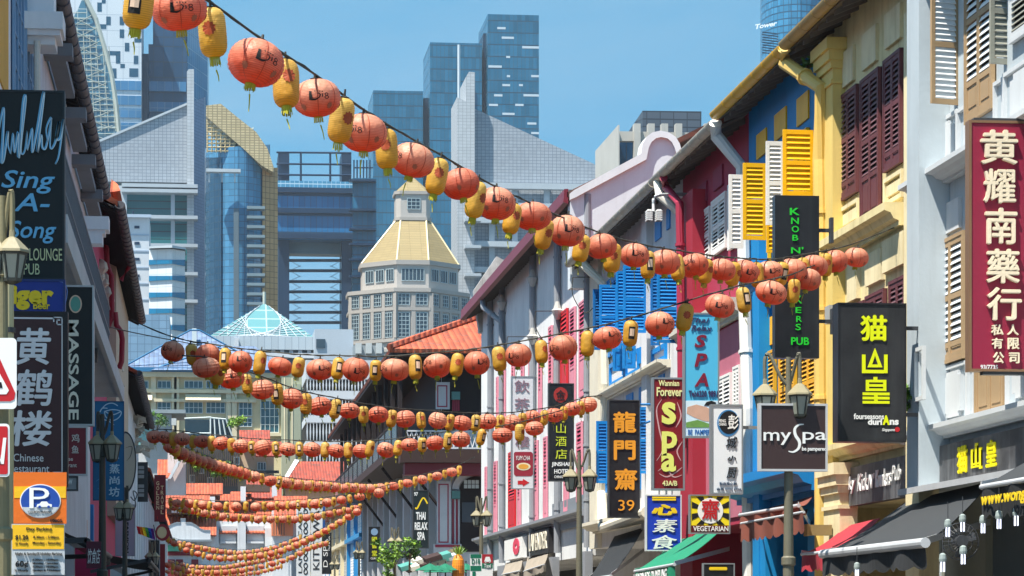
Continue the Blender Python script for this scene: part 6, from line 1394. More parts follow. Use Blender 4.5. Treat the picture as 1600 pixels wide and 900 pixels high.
t = sign('signboard', 'dark maroon restaurant board with brushed white characters and a fretwork border', 26.4, (0, 487, 106, 760), MBR, paint('#181012', .5, .3, 2), .045, .15, texts=((paint('#cfcfd2', .5, .15, 3, bump=0), [('黄', 24, 512, 80, 570, .02, .08), ('鹤', 24, 577, 82, 634, .02, .08), ('楼', 14, 641, 82, 697, .02, .08), ('Chinese', 21, 709, 68, 721, .0), ('Restaurant', 14, 726, 77, 738, .0)]),))
FB = paint('#c9c9cc', .5, .1, 3, bump=0)
for L in (((4, 503), (4, 497), (84, 497)), ((84, 502), (84, 496), (97, 496), (97, 507), (89, 507), (89, 500), (93, 500)), ((97, 507), (97, 738)), ((97, 738), (83, 738), (83, 748), (94, 748), (94, 742), (87, 742)), ((83, 750), (10, 750))):
    m = MB()
    for a, b in zip(L, L[1:]):
        p, q = onY(a[0], a[1], 26.4 - .006), onY(b[0], b[1], 26.4 - .006); m.box(min(p.x, q.x) - .005, max(p.x, q.x) + .005, 26.393, 26.398, min(p.z, q.z) - .005, max(p.z, q.z) + .005)
    m.build('fretwork', FB, t)
t = sign('signboard', 'black massage board with white letters reading downwards under the balcony', 35.2, (100, 446, 147, 665), paint('#15181a', .5, .2, 1.5), paint('#b5b9bc', .4, .2, 3), .022, .16, texts=((paint('#e0dccc', .5, .15, 3, bump=0), [('MASSAGE', 107, 500, 123, 656, .02, 0, -90)]),))
fillp(t, 35.2, circ(118, 475, 9, 18, 13), paint('#5a9a8c', .5, .3, 6, bump=0), 'emblem'); stroke(t, 35.2, circ(118, 475, 9, 16, 13) + [(127, 475)], 2, paint('#d8b8a0', .5, .2, 3, bump=0), 'emblem', taper=False, out=.008)
t = sign('signboard', 'small maroon restaurant board half hidden below the massage board', 34.6, (92, 666, 137, 743), paint('#701828', .45, .2, 2), paint('#b9b9bc', .4, .2, 3), .02, .1, texts=((paint('#d8d0c8', .5, .1, 3, bump=0), [('鸡', 112, 678, 124, 691, .01), ('鱼', 112, 696, 123, 708, .01), ('se', 107, 716, 114, 720, 0), ('rant', 107, 725, 120, 730, 0)]),))
sign('signboard', 'small grey board under the maroon restaurant board', 34.6, (100, 744, 122, 767), paint('#8b8e92', .5, .3, 2), DSTEEL, .02, .08, texts=((WLET, [('W', 106, 749, 113, 757, .02)]),))
BB = paint('#1d6a9c', .5, .25, 1.5); BBL = paint('#b4d4e6', .5, .1, 3, bump=0)
t = sign('signboard', 'blue seafood banner with white characters and a steaming bowl drawing', 44.0, (145, 627, 194, 782), BB, paint('#16507a', .5, .2, 2), .012, .06, texts=((BBL, [('海', 171, 688, 186, 701, .02), ('鲜', 171, 706, 186, 720, .02), ('蒸', 171, 725, 187, 740, .02), ('尚', 171, 744, 187, 757, .02), ('坊', 170, 761, 187, 776, .02)]),))
for pts in (((163, 643), (176, 640), (189, 643), (186, 652), (176, 657), (166, 652), (163, 643)), ((164, 643), (176, 648), (189, 643)), ((152, 650), (158, 648), (162, 655), (170, 658), (178, 664)), ((158, 640), (166, 632), (176, 630), (184, 634)), ((156, 644), (160, 638), (168, 638))): stroke(t, 44, pts, 1.5, BBL, 'drawing', taper=False)
for pts in (((150, 690), (160, 684), (166, 694), (156, 702)), ((150, 752), (158, 748), (162, 758), (152, 764))): stroke(t, 44, pts, 1.5, paint('#3f8cc0', .5, .1, 3), 'drawing')
t = thing('oval_sign', (onY(204, 770, 62).x, 62.1, onY(204, 770, 62).z), 'oval cream sign in a black ring with scrolled iron below', 'sign')
m = MB(); m.prism([onY(x, y, 62) for x, y in circ(196, 722, 17, 36, 48)], (0, .14, 0)); m.build('ring', DSTEEL, t); m = MB(); m.prism([onY(x, y, 61.98) for x, y in circ(196, 722, 15, 36, 45)], (0, .015, 0)); m.build('panel', paint('#b5aa98', .5, .2, 2), t)
stroke(t, 62, [(196, 700), (206, 698), (204, 712), (198, 720)], 1, NLET, 'drawing', out=.03); stroke(t, 62, [(204, 776), (210, 782), (214, 772), (208, 768), (212, 790), (204, 800)], 1.6, DSTEEL, 'iron_scroll', taper=False)
t = sign('signboard', 'dark red travel banner with two columns of cream capitals', 100.0, (241, 742, 259, 815), paint('#6f1822', .5, .2, 1), None, 0, .08, texts=((paint('#d8b890', .5, .1, 3, bump=0), vert('GOLDEN', 246.5, 4.6, 752, 6.2, 1.4, .02) + vert('TRAVEL', 253.5, 4.6, 759, 6.2, 1.4, .02)),))
t = sign('signboard', 'narrow dark red banner below the round red sign', 98.0, (250, 850, 258, 905), paint('#7a1820', .5, .2, 1), None, 0, .08)
t = sign('signboard', 'dark photo banner beside the far left lamp post', 92.0, (232, 843, 250, 905), paint('#2a3438', .5, .7, 3), STEEL, .03, .08)
t = sign('signboard', 'tall mauve white banner with black letters reading downwards', 76.0, (180, 788, 211, 869), paint('#aaa5b4', .6, .2, 1.5), STEEL, .02, .1, texts=((NLET, [('FASHION', 197, 816, 201, 864, .05, 0, -90)]),)); stroke(t, 76, [(224 - 40, 800), (188, 812), (192, 806)], 1, NLET, 'drawing')
t = thing('round_sign', (onY(254, 845, 96).x, 96.1, onY(254, 845, 96).z), 'round red sign with a cream middle at the far left end of the strings', 'sign')
m = MB(); m.prism([onY(x, y, 96) for x, y in circ(254, 832, 11.5, 28, 13)], (0, .2, 0)); m.build('ring', paint('#8c2430', .5, .2, 2), t); m = MB(); m.prism([onY(x, y, 95.98) for x, y in circ(253, 832, 7.5, 28, 9)], (0, .015, 0)); m.build('panel', paint('#cbb890', .5, .2, 2), t)
stroke(t, 96, [(216 + 30, 806), (246, 812)], 1, REDL, 'hanger'); t = sign('signboard', 'grey slatted board beside the red travel banner', 84.0, (215, 722, 231, 784), DKGREY, None, 0, .1)
for y in (728, 735, 742, 757, 764, 771): slab(t, 216, y, 225, y + 5, 83.9, .05, paint('#8f979c', .5, .3, 2), 'slat')
# parking signs on the left post
OR = paint('#d86a1c', .5, .2, 2); PY = paint('#e8b41c', .5, .2, 2); PG = paint('#b9bec2', .5, .25, 2); PB = paint('#20489c', .45, .2, 2)
t = sign('parking_sign', 'orange and yellow parking plate with a blue P disc and a small car', 24.2, (21, 738, 104, 818), OR, None, 0, .02, texts=((NLET, [('10805', 79, 811, 97, 816, .02)]),))
fillp(t, 24.2, [(22, 760), (103, 760), (103, 778), (22, 778)], PY, 'yellow_field', .003)
fillp(t, 24.2, circ(63, 783, 32, 40, 26.5), WLET, 'disc', .006); fillp(t, 24.2, circ(63, 783, 30.5, 40, 25), PB, 'disc', .009); pts = [(63 + 31 * cos(a), 783 + 25.2 * sin(a)) for a in [radians(22) + radians(136) * k / 16 for k in range(17)]]; fillp(t, 24.2, pts, PG, 'disc_segment', .012)
m = MB(); ltY(m, 'P', 24.2, 46, 762, 77, 794, .004, -.005, gap=.013); ltY(m, 'COUPON  PARKING', 24.2, 44, 798, 80, 802, .003, .01, gap=.016) if False else None; m.build('lettering', WLET, t)
m = MB(); ltY(m, 'COUPON PARKING', 24.2, 44, 798, 81, 802, .003, .01, gap=.016); m.build('lettering', NLET, t)
fillp(t, 24.2, [(57, 792), (58, 788), (62, 787), (65, 783.5), (73, 783.5), (76, 787), (81, 788), (81, 792)], WLET, 'car_drawing', .018); [fillp(t, 24.2, circ(x, 792, 2.2, 12), PB, 'car_drawing', .021) for x in (62, 76)]
t = sign('parking_sign', 'parking tariff plate, yellow above and grey below', 24.2, (18, 819, 101, 898), PG, None, 0, .02, texts=((NLET, [('60¢', 24, 876, 44, 888, .02), ('½ Hourly', 23, 885 + 4, 44, 890 + 4, .01), ('Night & Sunday/P Holiday Parking', 24, 863, 97, 868, .015), ('6.20am - 10.00pm', 51, 873, 91, 877, .01), ('Monday - Saturday', 51, 878.5, 91, 882.5, .01), ('8.30am - 10.00pm', 51, 884, 91, 888, .01), ('Sundays & P Holidays', 51, 889.5, 94, 893.5, .01)]),))
fillp(t, 24.2, [(19, 820), (100, 820), (100, 858), (19, 858)], PY, 'yellow_field', .004)
m = MB(); ltY(m, 'Day Parking', 24.2, 41, 824, 81, 830, .003, .02, gap=.006); ltY(m, '$1.20', 24.2, 24, 836, 44, 844, .003, .02, gap=.006); ltY(m, '½ Hourly', 24.2, 24, 847, 44, 852, .003, .01, gap=.006); ltY(m, '8.30am - 5.00pm', 24.2, 52, 837, 92, 842, .003, .01, gap=.006); ltY(m, 'Monday - Saturday', 24.2, 51, 846, 95, 851, .003, .01, gap=.006); m.build('lettering', NLET, t)
# traffic signs at the picture's left edge, on the same post as the lamp
def rsign(name, label, x0, y0, x1, y1, Y, mat, r=5):
    pts = []
    for cx, cy, a0 in ((x1 - r, y0 + r, -pi / 2), (x1 - r, y1 - r, 0), (x0 + r, y1 - r, pi / 2), (x0 + r, y0 + r, pi)):
        for k in range(6): a = a0 + pi / 2 * k / 5; pts.append((cx + r * cos(a), cy + r * sin(a)))
    c = onY((x0 + x1) / 2, y1, Y); t = thing(name, c, label, 'traffic sign'); MB().prism([onY(x, y, Y) for x, y in pts], (0, .015, 0)).build('plate', mat, t); return t
t = rsign('traffic_sign', 'white plate with a red bordered warning triangle at the picture edge', -46, 528, 26, 639, 22.6, WLET, 7); fillp(t, 22.6, [(-58, 625), (-14, 548), (-10, 546), (-6, 548), (24, 614), (22, 624), (16, 627), (-50, 627)], REDL, 'triangle', .004); fillp(t, 22.6, [(-42, 617), (-10, 566), (14, 610), (10, 616)], WLET, 'triangle', .007); fillp(t, 22.6, [(-14, 597), (2, 597), (4, 606), (-14, 606)], NLET, 'symbol', .010)
t = rsign('traffic_sign', 'red plate with a white rim and slanted stroke below the warning triangle', -46, 662, 15, 745, 22.6, WLET, 6); fillp(t, 22.6, [(-43, 666), (10, 666), (12, 668), (12, 739), (10, 741), (-43, 741)], REDL, 'red_field', .004); fillp(t, 22.6, [(0, 725), (6, 725), (10, 684), (5, 684)], WLET, 'stroke', .007); fillp(t, 22.6, [(-12, 684), (-6, 684), (2, 725), (-4, 725)], WLET, 'stroke', .007)
t = thing('sign_post', onY(8, 1500, 24.6), 'pale yellow post carrying the parking plates', 'post'); a = onY(8, 900, 24.6); MB().tube([(a.x, 24.6, 0), (a.x, 24.6, onY(0, 430, 24.6).z)], .075, 14).build('pole', paint('#b9ad84', .6, .3, 2), t); MB().tube([(a.x, 24.6, onY(0, 520, 24.6).z), (a.x, 24.6, onY(0, 512, 24.6).z)], .09, 14).build('clamp', DSTEEL, t)
# ================================================================ lamp posts
LAMPP = paint('#6a6656', .5, .3, 2, spec=.5); LAMPD = paint('#33352f', .5, .3, 2, spec=.5); LROOF = paint('#8f866a', .5, .3, 2, spec=.5); LGLASS = paint('#8c9086', .25, .2, 2, bump=0, spec=.6)
def lamp_post(x, y, Y, label, s=.9, ztop=None, pole=LAMPP, rot=0.0, dx=(-.22, .22)):
    """x, y: the picture place of the eaves of the lantern heads"""
    p = onY(x, y, Y); t = thing('street_lamp', (p.x, Y, 0), label, 'street lamp', 'street lamps along the kerbs')
    zc = p.z
    MB().lathe([(.16, 0), (.16, .25), (.11, .35), (.10, .9), (.075, 1.0), (.065, 2.2), (.085, 2.22), (.085, 2.3), (.06, 2.32), (.045, zc - .2), (.06, zc - .18), (.04, zc - .1), (.03, zc + .45)], (p.x, Y, 0), 14).build('pole', pole, t)
    for d in dx:
        q = Vector((p.x + d * s, Y - abs(d) * .3 * (1 if d > 0 else -1) + rot, zc))
        MB().tube(catmull([Vector((p.x, Y, zc + .1)), Vector((p.x + d * .35 * s, Y, zc + .22)), Vector((p.x + d * .8 * s, q.y, zc + .47)), Vector((q.x, q.y, zc + .43)), Vector((q.x, q.y, zc + .2 * s))], 5), .022, 7).build('arm', pole, t)
        h = MB(); h.lathe([(.17 * s, 0), (.165 * s, .02), (.06 * s, .13 * s), (.03 * s, .15 * s), (.028 * s, .21 * s), (.01, .24 * s)], q, 6)
        hd = h.build('lantern_roof', LROOF, t)
        MB().lathe([(.085 * s, -.25 * s), (.135 * s, -.004)], q, 6).build('lantern_glass', LGLASS, hd)
        m = MB()
        for k in range(6):
            a = 2 * pi * k / 6; m.tube([q + Vector((.087 * s * cos(a), .087 * s * sin(a), -.25 * s)), q + Vector((.138 * s * cos(a), .138 * s * sin(a), 0))], .010, 4)
        m.lathe([(.02, -.31 * s), (.09 * s, -.28 * s), (.095 * s, -.25 * s)], q, 6); m.lathe([(.142 * s, -.02), (.148 * s, -.001)], q, 6); m.build('lantern_frame', LAMPD, hd)
    return t
lamp_post(1232, 618, 32.7, 'street lamp with a brown spa board on its pole, nearest on the sunny side', .9, rot=-.05, dx=(-.30, .13))
lamp_post(905, 745, 50.5, 'street lamp standing before the grey downpipe of the long white house', .9, dx=(-.16, .2))
lamp_post(752, 806, 71, 'street lamp beside the green and red taxi stand sign', .9, dx=(-.13, .15))
lamp_post(617, 846, 99, 'street lamp behind the leafy potted tree', .9, dx=(-.13, .15)); lamp_post(561, 864, 122, 'small street lamp below the narrow black clinic banner', .9, dx=(-.13, .15)); lamp_post(523, 882, 148, 'street lamp farthest down the sunny side', .9, dx=(-.15, .16))
lamp_post(3, 395, 22.8, 'large street lamp cut by the picture edge beside the black lounge board', .82, dx=(-.06, .10), pole=paint('#7d7558', .6, .3, 2))
lamp_post(160, 694, 43, 'street lamp standing before the blue seafood banner', .9, pole=LAMPD, dx=(-.08, .16)); lamp_post(195, 794, 62, 'street lamp below the oval cream sign', .9, pole=LAMPD, dx=(-.12, .07)); lamp_post(237, 870, 88, 'street lamp farthest down the shady side near the rainbow flag', .9, pole=LAMPP, dx=(-.08, .12))
# ================================================================ awnings
CANV = paint('#33363a', .8, .3, 1.2, streak=.15); CANR = paint('#a02c38', .8, .3, 1.2); CANG = paint('#0f7a5a', .7, .3, 1.2); CANB = paint('#7c4436', .8, .35, 1.2); CANK = paint('#222427', .8, .3, 1.2, streak=.2); VAL = paint('#2a2c2f', .85, .3, 2); ALU = paint('#b9bcc0', .4, .3, 3)
def awning(label, P, mat, val=None, vh=.35, bar=ALU, br=.045, teeth=14, arm=True, sag=.05, text=None, stripe=None):
    """P: wall far, wall near, front near, front far (3-D)"""
    wf, wn, fn, ff = [Vector(p) for p in P]; c = (wf + wn + fn + ff) / 4
    t = thing('awning', (c.x, c.y, min(p.z for p in (fn, ff)) - vh), label, 'awning')
    n = 8; k = 10; vs = []; m = MB()
    for i in range(n + 1):
        for j in range(k + 1):
            a = wf.lerp(wn, j / k); b = ff.lerp(fn, j / k); p = a.lerp(b, i / n); p.z -= sag * sin(pi * i / n) * (1 + .25 * sin(j * 2.1)); vs.append(p)
    fs = [(i * (k + 1) + j, i * (k + 1) + j + 1, (i + 1) * (k + 1) + j + 1, (i + 1) * (k + 1) + j) for i in range(n) for j in range(k)]
    m._add(vs, fs); lo = [v - Vector((0, 0, .012)) for v in vs]; m._add(lo, [f[::-1] for f in fs]); m.build('canopy', mat, t, smooth=True, recalc=False)
    MB().tube([ff, fn], br, 12).build('front_bar', bar, t)
    if vh:
        m = MB(); d = (fn - ff); nn = teeth * 4
        top = [ff + d * (i / nn) - Vector((0, 0, br * .8)) + Vector((-.02 * sin(i * .7), 0, 0)) for i in range(nn + 1)]
        bot = [p - Vector((0, 0, vh * (.82 + .18 * abs(sin(pi * i / 4))))) + Vector((-.03 * sin(i * .5), 0, 0)) for i, p in enumerate(top)]
        m._add(top + bot, [(i, i + 1, nn + 2 + i, nn + 1 + i) for i in range(nn)]); v = m.build('valance', val or mat, t, recalc=False)
        if text:
            m = MB(); s, u0, u1, v0, v1, lm = text; letter(m, s, ff + d * u0 - UP * (br + vh * v1) + Vector((-.06, 0, 0)), d * (u1 - u0), UP * (vh * (v1 - v0)), (-1, 0, 0), .006, .03, .15); m.build('lettering', lm, v)
    if arm:
        for a, b in ((wn, fn), (wf, ff)):
            m = MB(); q = a.copy(); q.z -= .55; s = b - UP * .02; dv = s - q; m.obox(q, dv, (0, .05, 0), (0, 0, .08)); m.build('arm', bar, t)
    return t
X1 = 7.9
def aw(label, wall, front, mat, Xw=XR - .1, Xf=None, **k):
    """wall, front: two picture points each (far end, near end)"""
    return awning(label, [onX(*wall[0], Xw), onX(*wall[1], Xw), onX(*front[1], Xf), onX(*front[0], Xf)], mat, **k)
aw('large black awning with a silver front bar over the pub tables', ((1418, 782), (1548, 752)), ((1285, 866), (1446, 848)), CANV, Xf=8.25, val=VAL, vh=.26, br=.06, teeth=9)
aw('red awning folded out below the pub board', ((1322, 822), (1376, 809)), ((1253, 866), (1300, 862)), CANR, Xf=8.9, vh=.25, teeth=5, br=.025)
aw('black awning with yellow web lettering along its scalloped edge', ((1556, 748), (1760, 690)), ((1534, 764), (1760, 722)), CANV, Xf=8.4, Xw=9.6, val=CANK, vh=.32, br=.035, teeth=14, text=('www.wongyiunam.com', .04, .55, .2, .7, YELW)) if False else None
fA = onY(1534, 761, 29.2); fB = Vector((fA.x, 22.5, fA.z)); wA = Vector((XR - .1, 30.5, onX(1590, 660, XR - .1).z - .1)); wB = Vector((XR - .1, 22.5, wA.z))
awning('black awning with yellow web lettering along its scalloped edge', [wA, wB, fB, fA], CANV, CANK, .34, ALU, .03, 16, True, .03, ('www.wongyiunam.com', .03, .52, .15, .62, YELW))
aw('dark green awning with pale letters on its front edge', ((1062, 838), (1140, 815)), ((992, 893), (1054, 882)), CANG, Xf=8.3, vh=.28, teeth=8, br=.03, text=('HANDMADE DUMPLING', .05, .9, .1, .7, WLET))
aw('black awning folded out under the white and blue house', ((960, 838), (1006, 824)), ((920, 905), (955, 900)), CANK, Xf=8.5, vh=.25, teeth=7, br=.03)
aw('rust brown awning with a fringed edge, upper one at the blue house', ((1196, 795), (1270, 775)), ((1156, 805), (1248, 790)), CANB, Xf=9.0, vh=.22, teeth=9, br=.03); aw('rust brown awning, lower one of two at the blue house', ((1200, 812), (1262, 795)), ((1158, 818), (1256, 800)), CANB, Xf=8.7, vh=.3, teeth=12, br=.02, arm=False)
aw('pale stone coloured awning low on the long white house', ((824, 872), (857, 862)), ((818, 893), (850, 882)), paint('#8f8578', .8, .3, 1.2), Xf=9.2, vh=.2, teeth=5, br=.02, arm=False); aw('pale stone coloured awning farther along the long white house', ((790, 880), (817, 873)), ((784, 898), (812, 892)), paint('#8f8578', .8, .3, 1.2), Xf=9.2, vh=.2, teeth=5, br=.02, arm=False)
# shady side canopies
def awl(label, Y0, Y1, px, py, mat, h=.5, out=1.0, **k):
    f = onY(px, py, Y0); return awning(label, [(XL, Y0, f.z + h), (XL, Y1, f.z + h), (f.x, Y1, f.z), (f.x, Y0, f.z)], mat, **k)
awl('black awning jutting from behind the parking plates', 40, 50, 136, 846, CANK, vh=.12, teeth=8, br=.05, bar=DSTEEL); awl('dark canopy below the lower left lamp', 66, 80, 232, 876, CANK, vh=.1, teeth=8, br=.06, bar=DSTEEL, h=.25)
t = sign('awning_banner', 'plum awning banner with pale brushed characters', 39.5, (135, 846, 158, 888), paint('#5a2434', .7, .2, 2), None, 0, .03, cat='banner', texts=((WLET, [('饮食店', 137, 857, 157, 881, .0, .3)]),))
# ================================================================ pub front at the right
OLW = paint('#7d8076', .7, .3, 1.2); t = thing('shop_partition', (XR - .3, 34, 0), 'grey green painted wall panel behind the wall fan', 'partition'); a = onX(1465, 800, XR + .4); b = onX(1540, 800, XR + .4)
MB().box(XR + .4, XR + .5, b.y, a.y, 0, 3.3).build('panel', OLW, t)
def fan(px, py, Y, r, label):
    c = onY(px, py, Y); t = thing('wall_fan', c, label, 'fan')
    for rr in (r, r * .66, r * .33): MB().tube([c + Vector((rr * cos(2 * pi * k / 24), 0, rr * sin(2 * pi * k / 24))) for k in range(25)], .007, 5).build('guard_ring', DSTEEL, t)
    m = MB()
    for k in range(24): a = 2 * pi * k / 24; m.tube([c + Vector((.04 * cos(a), -.05, .04 * sin(a))), c + Vector((r * .6 * cos(a), -.07, r * .6 * sin(a))), c + Vector((r * cos(a), 0, r * sin(a)))], .003, 3)
    m.build('guard_wires', DSTEEL, t); MB().prism([c + Vector((.07 * cos(2 * pi * k / 16), -.08, .07 * sin(2 * pi * k / 16))) for k in range(16)], (0, .25, 0)).build('hub', DSTEEL, t)
    for k in range(3):
        a = 2 * pi * k / 3 + .4; p = Vector((cos(a), 0, sin(a))); q = Vector((-sin(a), .25, cos(a))); MB().prism([c + p * .05 - q * .03, c + p * r * .85 - q * r * .25, c + p * r * .9 + q * r * .2, c + p * .05 + q * .03], (0, .01, 0)).build('blade', paint('#3a3c40', .4, .2, 3), t)
fan(1501, 846, 31.5, .21, 'black wall fan in its round wire guard under the black awning')
GLOW = emit('#e8ecff', .7)
def bulb(px, py, Y, label, s=1.0, wire=.6):
    c = onY(px, py, Y); t = thing('hanging_bulb', c, label, 'bulb', 'hanging bulbs under the awnings')
    m = MB()
    for k in range(4): a = pi / 2 * k + .3; m.tube([c + Vector((.021 * cos(a) * s, .021 * sin(a) * s, 0)), c + Vector((.021 * cos(a) * s, .021 * sin(a) * s, -.10 * s))], .005 * s, 6)
    m.build('tubes', GLOW, t); MB().lathe([(.036 * s, .002), (.04 * s, .03 * s), (.034 * s, .075 * s), (.012, .09 * s)], c, 10).build('socket', paint('#8f9a98', .5, .2, 3), t); MB().tube([c + UP * .08 * s, c + UP * (.08 * s + wire)], .005, 4).build('cord', DSTEEL, t)
for i, (px, py, Y, w) in enumerate(((1473, 878, 28, .25), (1505, 866, 28, .12), (1481, 824, 30, .2), (1504, 816, 30, .2), (1536, 818, 29, .25), (1561, 811, 28.5, .25), (1588, 806, 28, .25), (1339, 890, 34, .2))):
    bulb(px, py, Y, ('lit bulb hanging lowest under the black awning', 'lit bulb hanging just below the wall fan', 'lit bulb at the left above the wall fan', 'lit bulb directly above the wall fan', 'lit bulb at the end of the awning arm', 'middle lit bulb of the row under the web lettering', 'lit bulb nearest the picture edge under the web lettering', 'lit bulb below the scalloped edge of the large awning')[i], 1.0, w)
t = thing('wooden_beam', onX(1262, 835, XR - .8), 'short weathered timber beam sticking out below the yellow house', 'beam'); a = onX(1300, 825, XR - .3); c = onY(1262, 828, a.y); MB().box(c.x, XR - .3, a.y, a.y + .25, c.z - .08, c.z + .08).build('beam', paint('#8f7a52', .8, .4, 3), t); MB().box(c.x - .01, c.x + .03, a.y - .01, a.y + .26, c.z - .09, c.z + .09).build('end_plate', paint('#a58f62', .8, .4, 3), t)
t = thing('glass_ledge', onX(1402, 775, XR - .5), 'thin white ledge over the black awning', 'ledge'); p = onX(1405, 771, XR - .55); q = onX(1560, 738, XR - .55); MB().prism([(p.x, p.y, p.z), (p.x, q.y - 3, p.z), (XR - .002, q.y - 3, p.z + .12), (XR - .002, p.y, p.z + .12)], (0, 0, .03)).build('ledge', paint('#c9cdd0', .4, .3, 2), t); MB().box(p.x - .02, p.x + .01, q.y - 3, p.y, p.z - .03, p.z + .05).build('edge_strip', ALU, t)
# floodlights on an arm, electrics
t = thing('floodlight', onY(1018, 335, 57), 'pair of white floodlights on a curved arm under the eave', 'floodlight')
MB().tube(catmull([onY(1090, 318, 57), onY(1078, 305, 57), onY(1050, 304, 57), onY(1026, 306, 57), onY(1021, 318, 57)], 5), .035, 6).build('arm', STEEL, t); MB().tube([onY(1021, 310, 57), onY(1021, 330, 57)], .03, 6).build('stem', WLET, t)
for x in (1014, 1029):
    m = MB(); a = onY(x - 3, 345, 56.9); b = onY(x + 3, 328, 56.9); m.box(a.x, b.x, 56.8, 57.0, a.z, b.z)
    for k in range(5): z = a.z + (b.z - a.z) * k / 5; m.box(a.x - .02, b.x + .02, 56.78, 57.02, z, z + .02)
    m.build('lamp_head', WLET, t)
tag(MB().box(onY(1291, 0, 41.2).x, onY(1302, 0, 41.2).x, 41.0, 41.3, onY(0, 491, 41.2).z, onY(0, 463, 41.2).z).build('meter_box', paint('#a8a8a4', .5, .3, 3)), 'small grey electric box beside the yellow downpipe', 'electric box')
# bushes on ledges and plants
LEAFA = leafmat('#3f6a1e', '#86a832'); LEAFB = leafmat('#27491c', '#5f8a2c'); STEM = paint('#5a4a38', .8, .3, 4)
def plant(name, label, c, h, r, n, leaf, size=.09, trunk=True, cat='plant'):
    t = thing(name, c, label, cat); random.seed(int(abs(c.x * 100 + c.y)))
    m = MB(); cl = [(Vector((random.gauss(0, r * .45), random.gauss(0, r * .45), h * random.uniform(.45, 1.0))), r * random.uniform(.25, .5)) for _ in range(7)]
    for _ in range(n):
        q, s = random.choice(cl); d = Vector((random.gauss(0, 1), random.gauss(0, 1), random.gauss(0, .8))); d.normalize(); p = c + q + d * s * random.uniform(.4, 1.0)
        u = Vector((random.gauss(0, 1), random.gauss(0, 1), random.gauss(0, .6))).normalized(); w = u.cross(d + Vector((.1, .2, .3))).normalized(); L = size * random.uniform(.6, 1.3)
        m._add([p, p + u * L * .5 + w * L * .28, p + u * L, p + u * L * .5 - w * L * .28], [(0, 1, 2, 3)])
    m.build('foliage', leaf, t, recalc=False)
    m = MB(); m.tube([c, c + UP * h * .5, c + UP * h * .6 + Vector((.03, 0, 0))], .03 + h * .012, 6, .015)
    for q, s in cl: m.tube([c + UP * h * .4, c + q], .012 + h * .004, 5, .005)
    m.build('stem' if cat == 'plant' else 'trunk', STEM, t); return t
plant('potted_bush', 'bright green bush on the ledge behind the black durian board', onX(1429, 683, XR - .35), .75, .16, 420, LEAFA, .07)
plant('eave_fern', 'small weed growing out of the wall under the yellow gutter', onX(1262, 118, XR - .3), .3, .16, 160, LEAFB, .08)
plant('small_tree', 'sparse little tree on the far rooftop', onY(246, 690, 262), 2.6, 1.1, 500, LEAFB, .22, cat='tree'); plant('roof_bush', 'round green bush on the rooftop before the cream building', onY(372, 690, 262), 2.2, .9, 700, LEAFA, .24)
plant('creeper', 'dark creeper growing on the slatted back house', onY(345, 770, 254), 3.0, 1.1, 700, LEAFB, .25); plant('creeper', 'creeper on the left windows of the slatted back house', onY(308, 752, 254), 2.2, .6, 380, LEAFA, .22)
plant('potted_tree', 'yellow green leafy tree beside the far street lamp', onY(616, 915, 96), 1.5, .5, 650, LEAFA, .13, cat='tree'); plant('potted_tree', 'darker leafy tree to the right of the yellow green one', onY(640, 895, 99), 1.1, .5, 520, LEAFB, .13, cat='tree'); plant('potted_plant', 'low green plant at the foot of the leafy trees', onY(606, 915, 92), .7, .3, 260, LEAFA, .12)
# pineapple, taxi sign, stall
t = thing('pineapple_decoration', onY(716, 930, 96), 'big orange pineapple decoration with a green crown', 'decoration'); c = onY(716, 884, 96)
PINE = curtain('#e07818', '#8f4a10', .06, .055, .16, .16, .5, .5, wave=0); MB().lathe([(.08, -.62), (.17, -.5), (.21, -.25), (.215, 0), (.19, .2), (.12, .34), (.04, .38)], c + UP * 0.0, 20).build('fruit', PINE, t)
m = MB()
for k in range(22):
    a = k * 2.4; e = .1 + .25 * (k / 22); d = Vector((cos(a), sin(a), 0)); p = c + UP * .33; m._add([p + d * .02, p + d * e * .7 + UP * (.22 - e * .2) + Vector((-d.y, d.x, 0)) * .03, p + d * e + UP * (.48 - e * .7), p + d * e * .7 + UP * (.22 - e * .2) - Vector((-d.y, d.x, 0)) * .03], [(0, 1, 2, 3)])
m.build('leaf_crown', leafmat('#4d7a28', '#9cb43c'), t, recalc=False)
TG = paint('#0f6a50', .5, .2, 2); t = sign('taxi_stand_sign', 'green, white and red taxi stand sign under the lamp', 70.0, (735, 866, 770, 910), WLET, None, 0, .08)
fillp(t, 70, [(735, 866), (752, 866), (752, 872), (735, 872)], TG, 'green_field'); fillp(t, 70, [(735, 884), (752, 884), (752, 892), (735, 892)], TG, 'green_field'); fillp(t, 70, [(753, 866), (770, 866), (770, 880), (753, 880)], paint('#9c1e28', .5, .2, 2), 'red_field'); fillp(t, 70, [(753, 880), (770, 880), (770, 888), (753, 888)], TG, 'green_field')
m = MB(); ltY(m, 'D18', 70, 737, 873, 750, 881, .008, .02); ltY(m, '1', 70, 738, 893, 743, 902, .008, .03); m.build('lettering', TG, t); m = MB(); ltY(m, 'Taxi', 70, 756, 881, 767, 887, .008, .01, gap=.008); m.build('lettering', WLET, t)
fillp(t, 70, [(757, 876), (758, 873), (759, 870), (765, 870), (766, 873), (767, 876), (767, 878), (757, 878)], WLET, 'car_drawing', .009); [fillp(t, 70, circ(x, 878, 1.2, 8), WLET, 'car_drawing', .009) for x in (759, 765)]
GRN = paint('#0c6a50', .6, .3, 3)
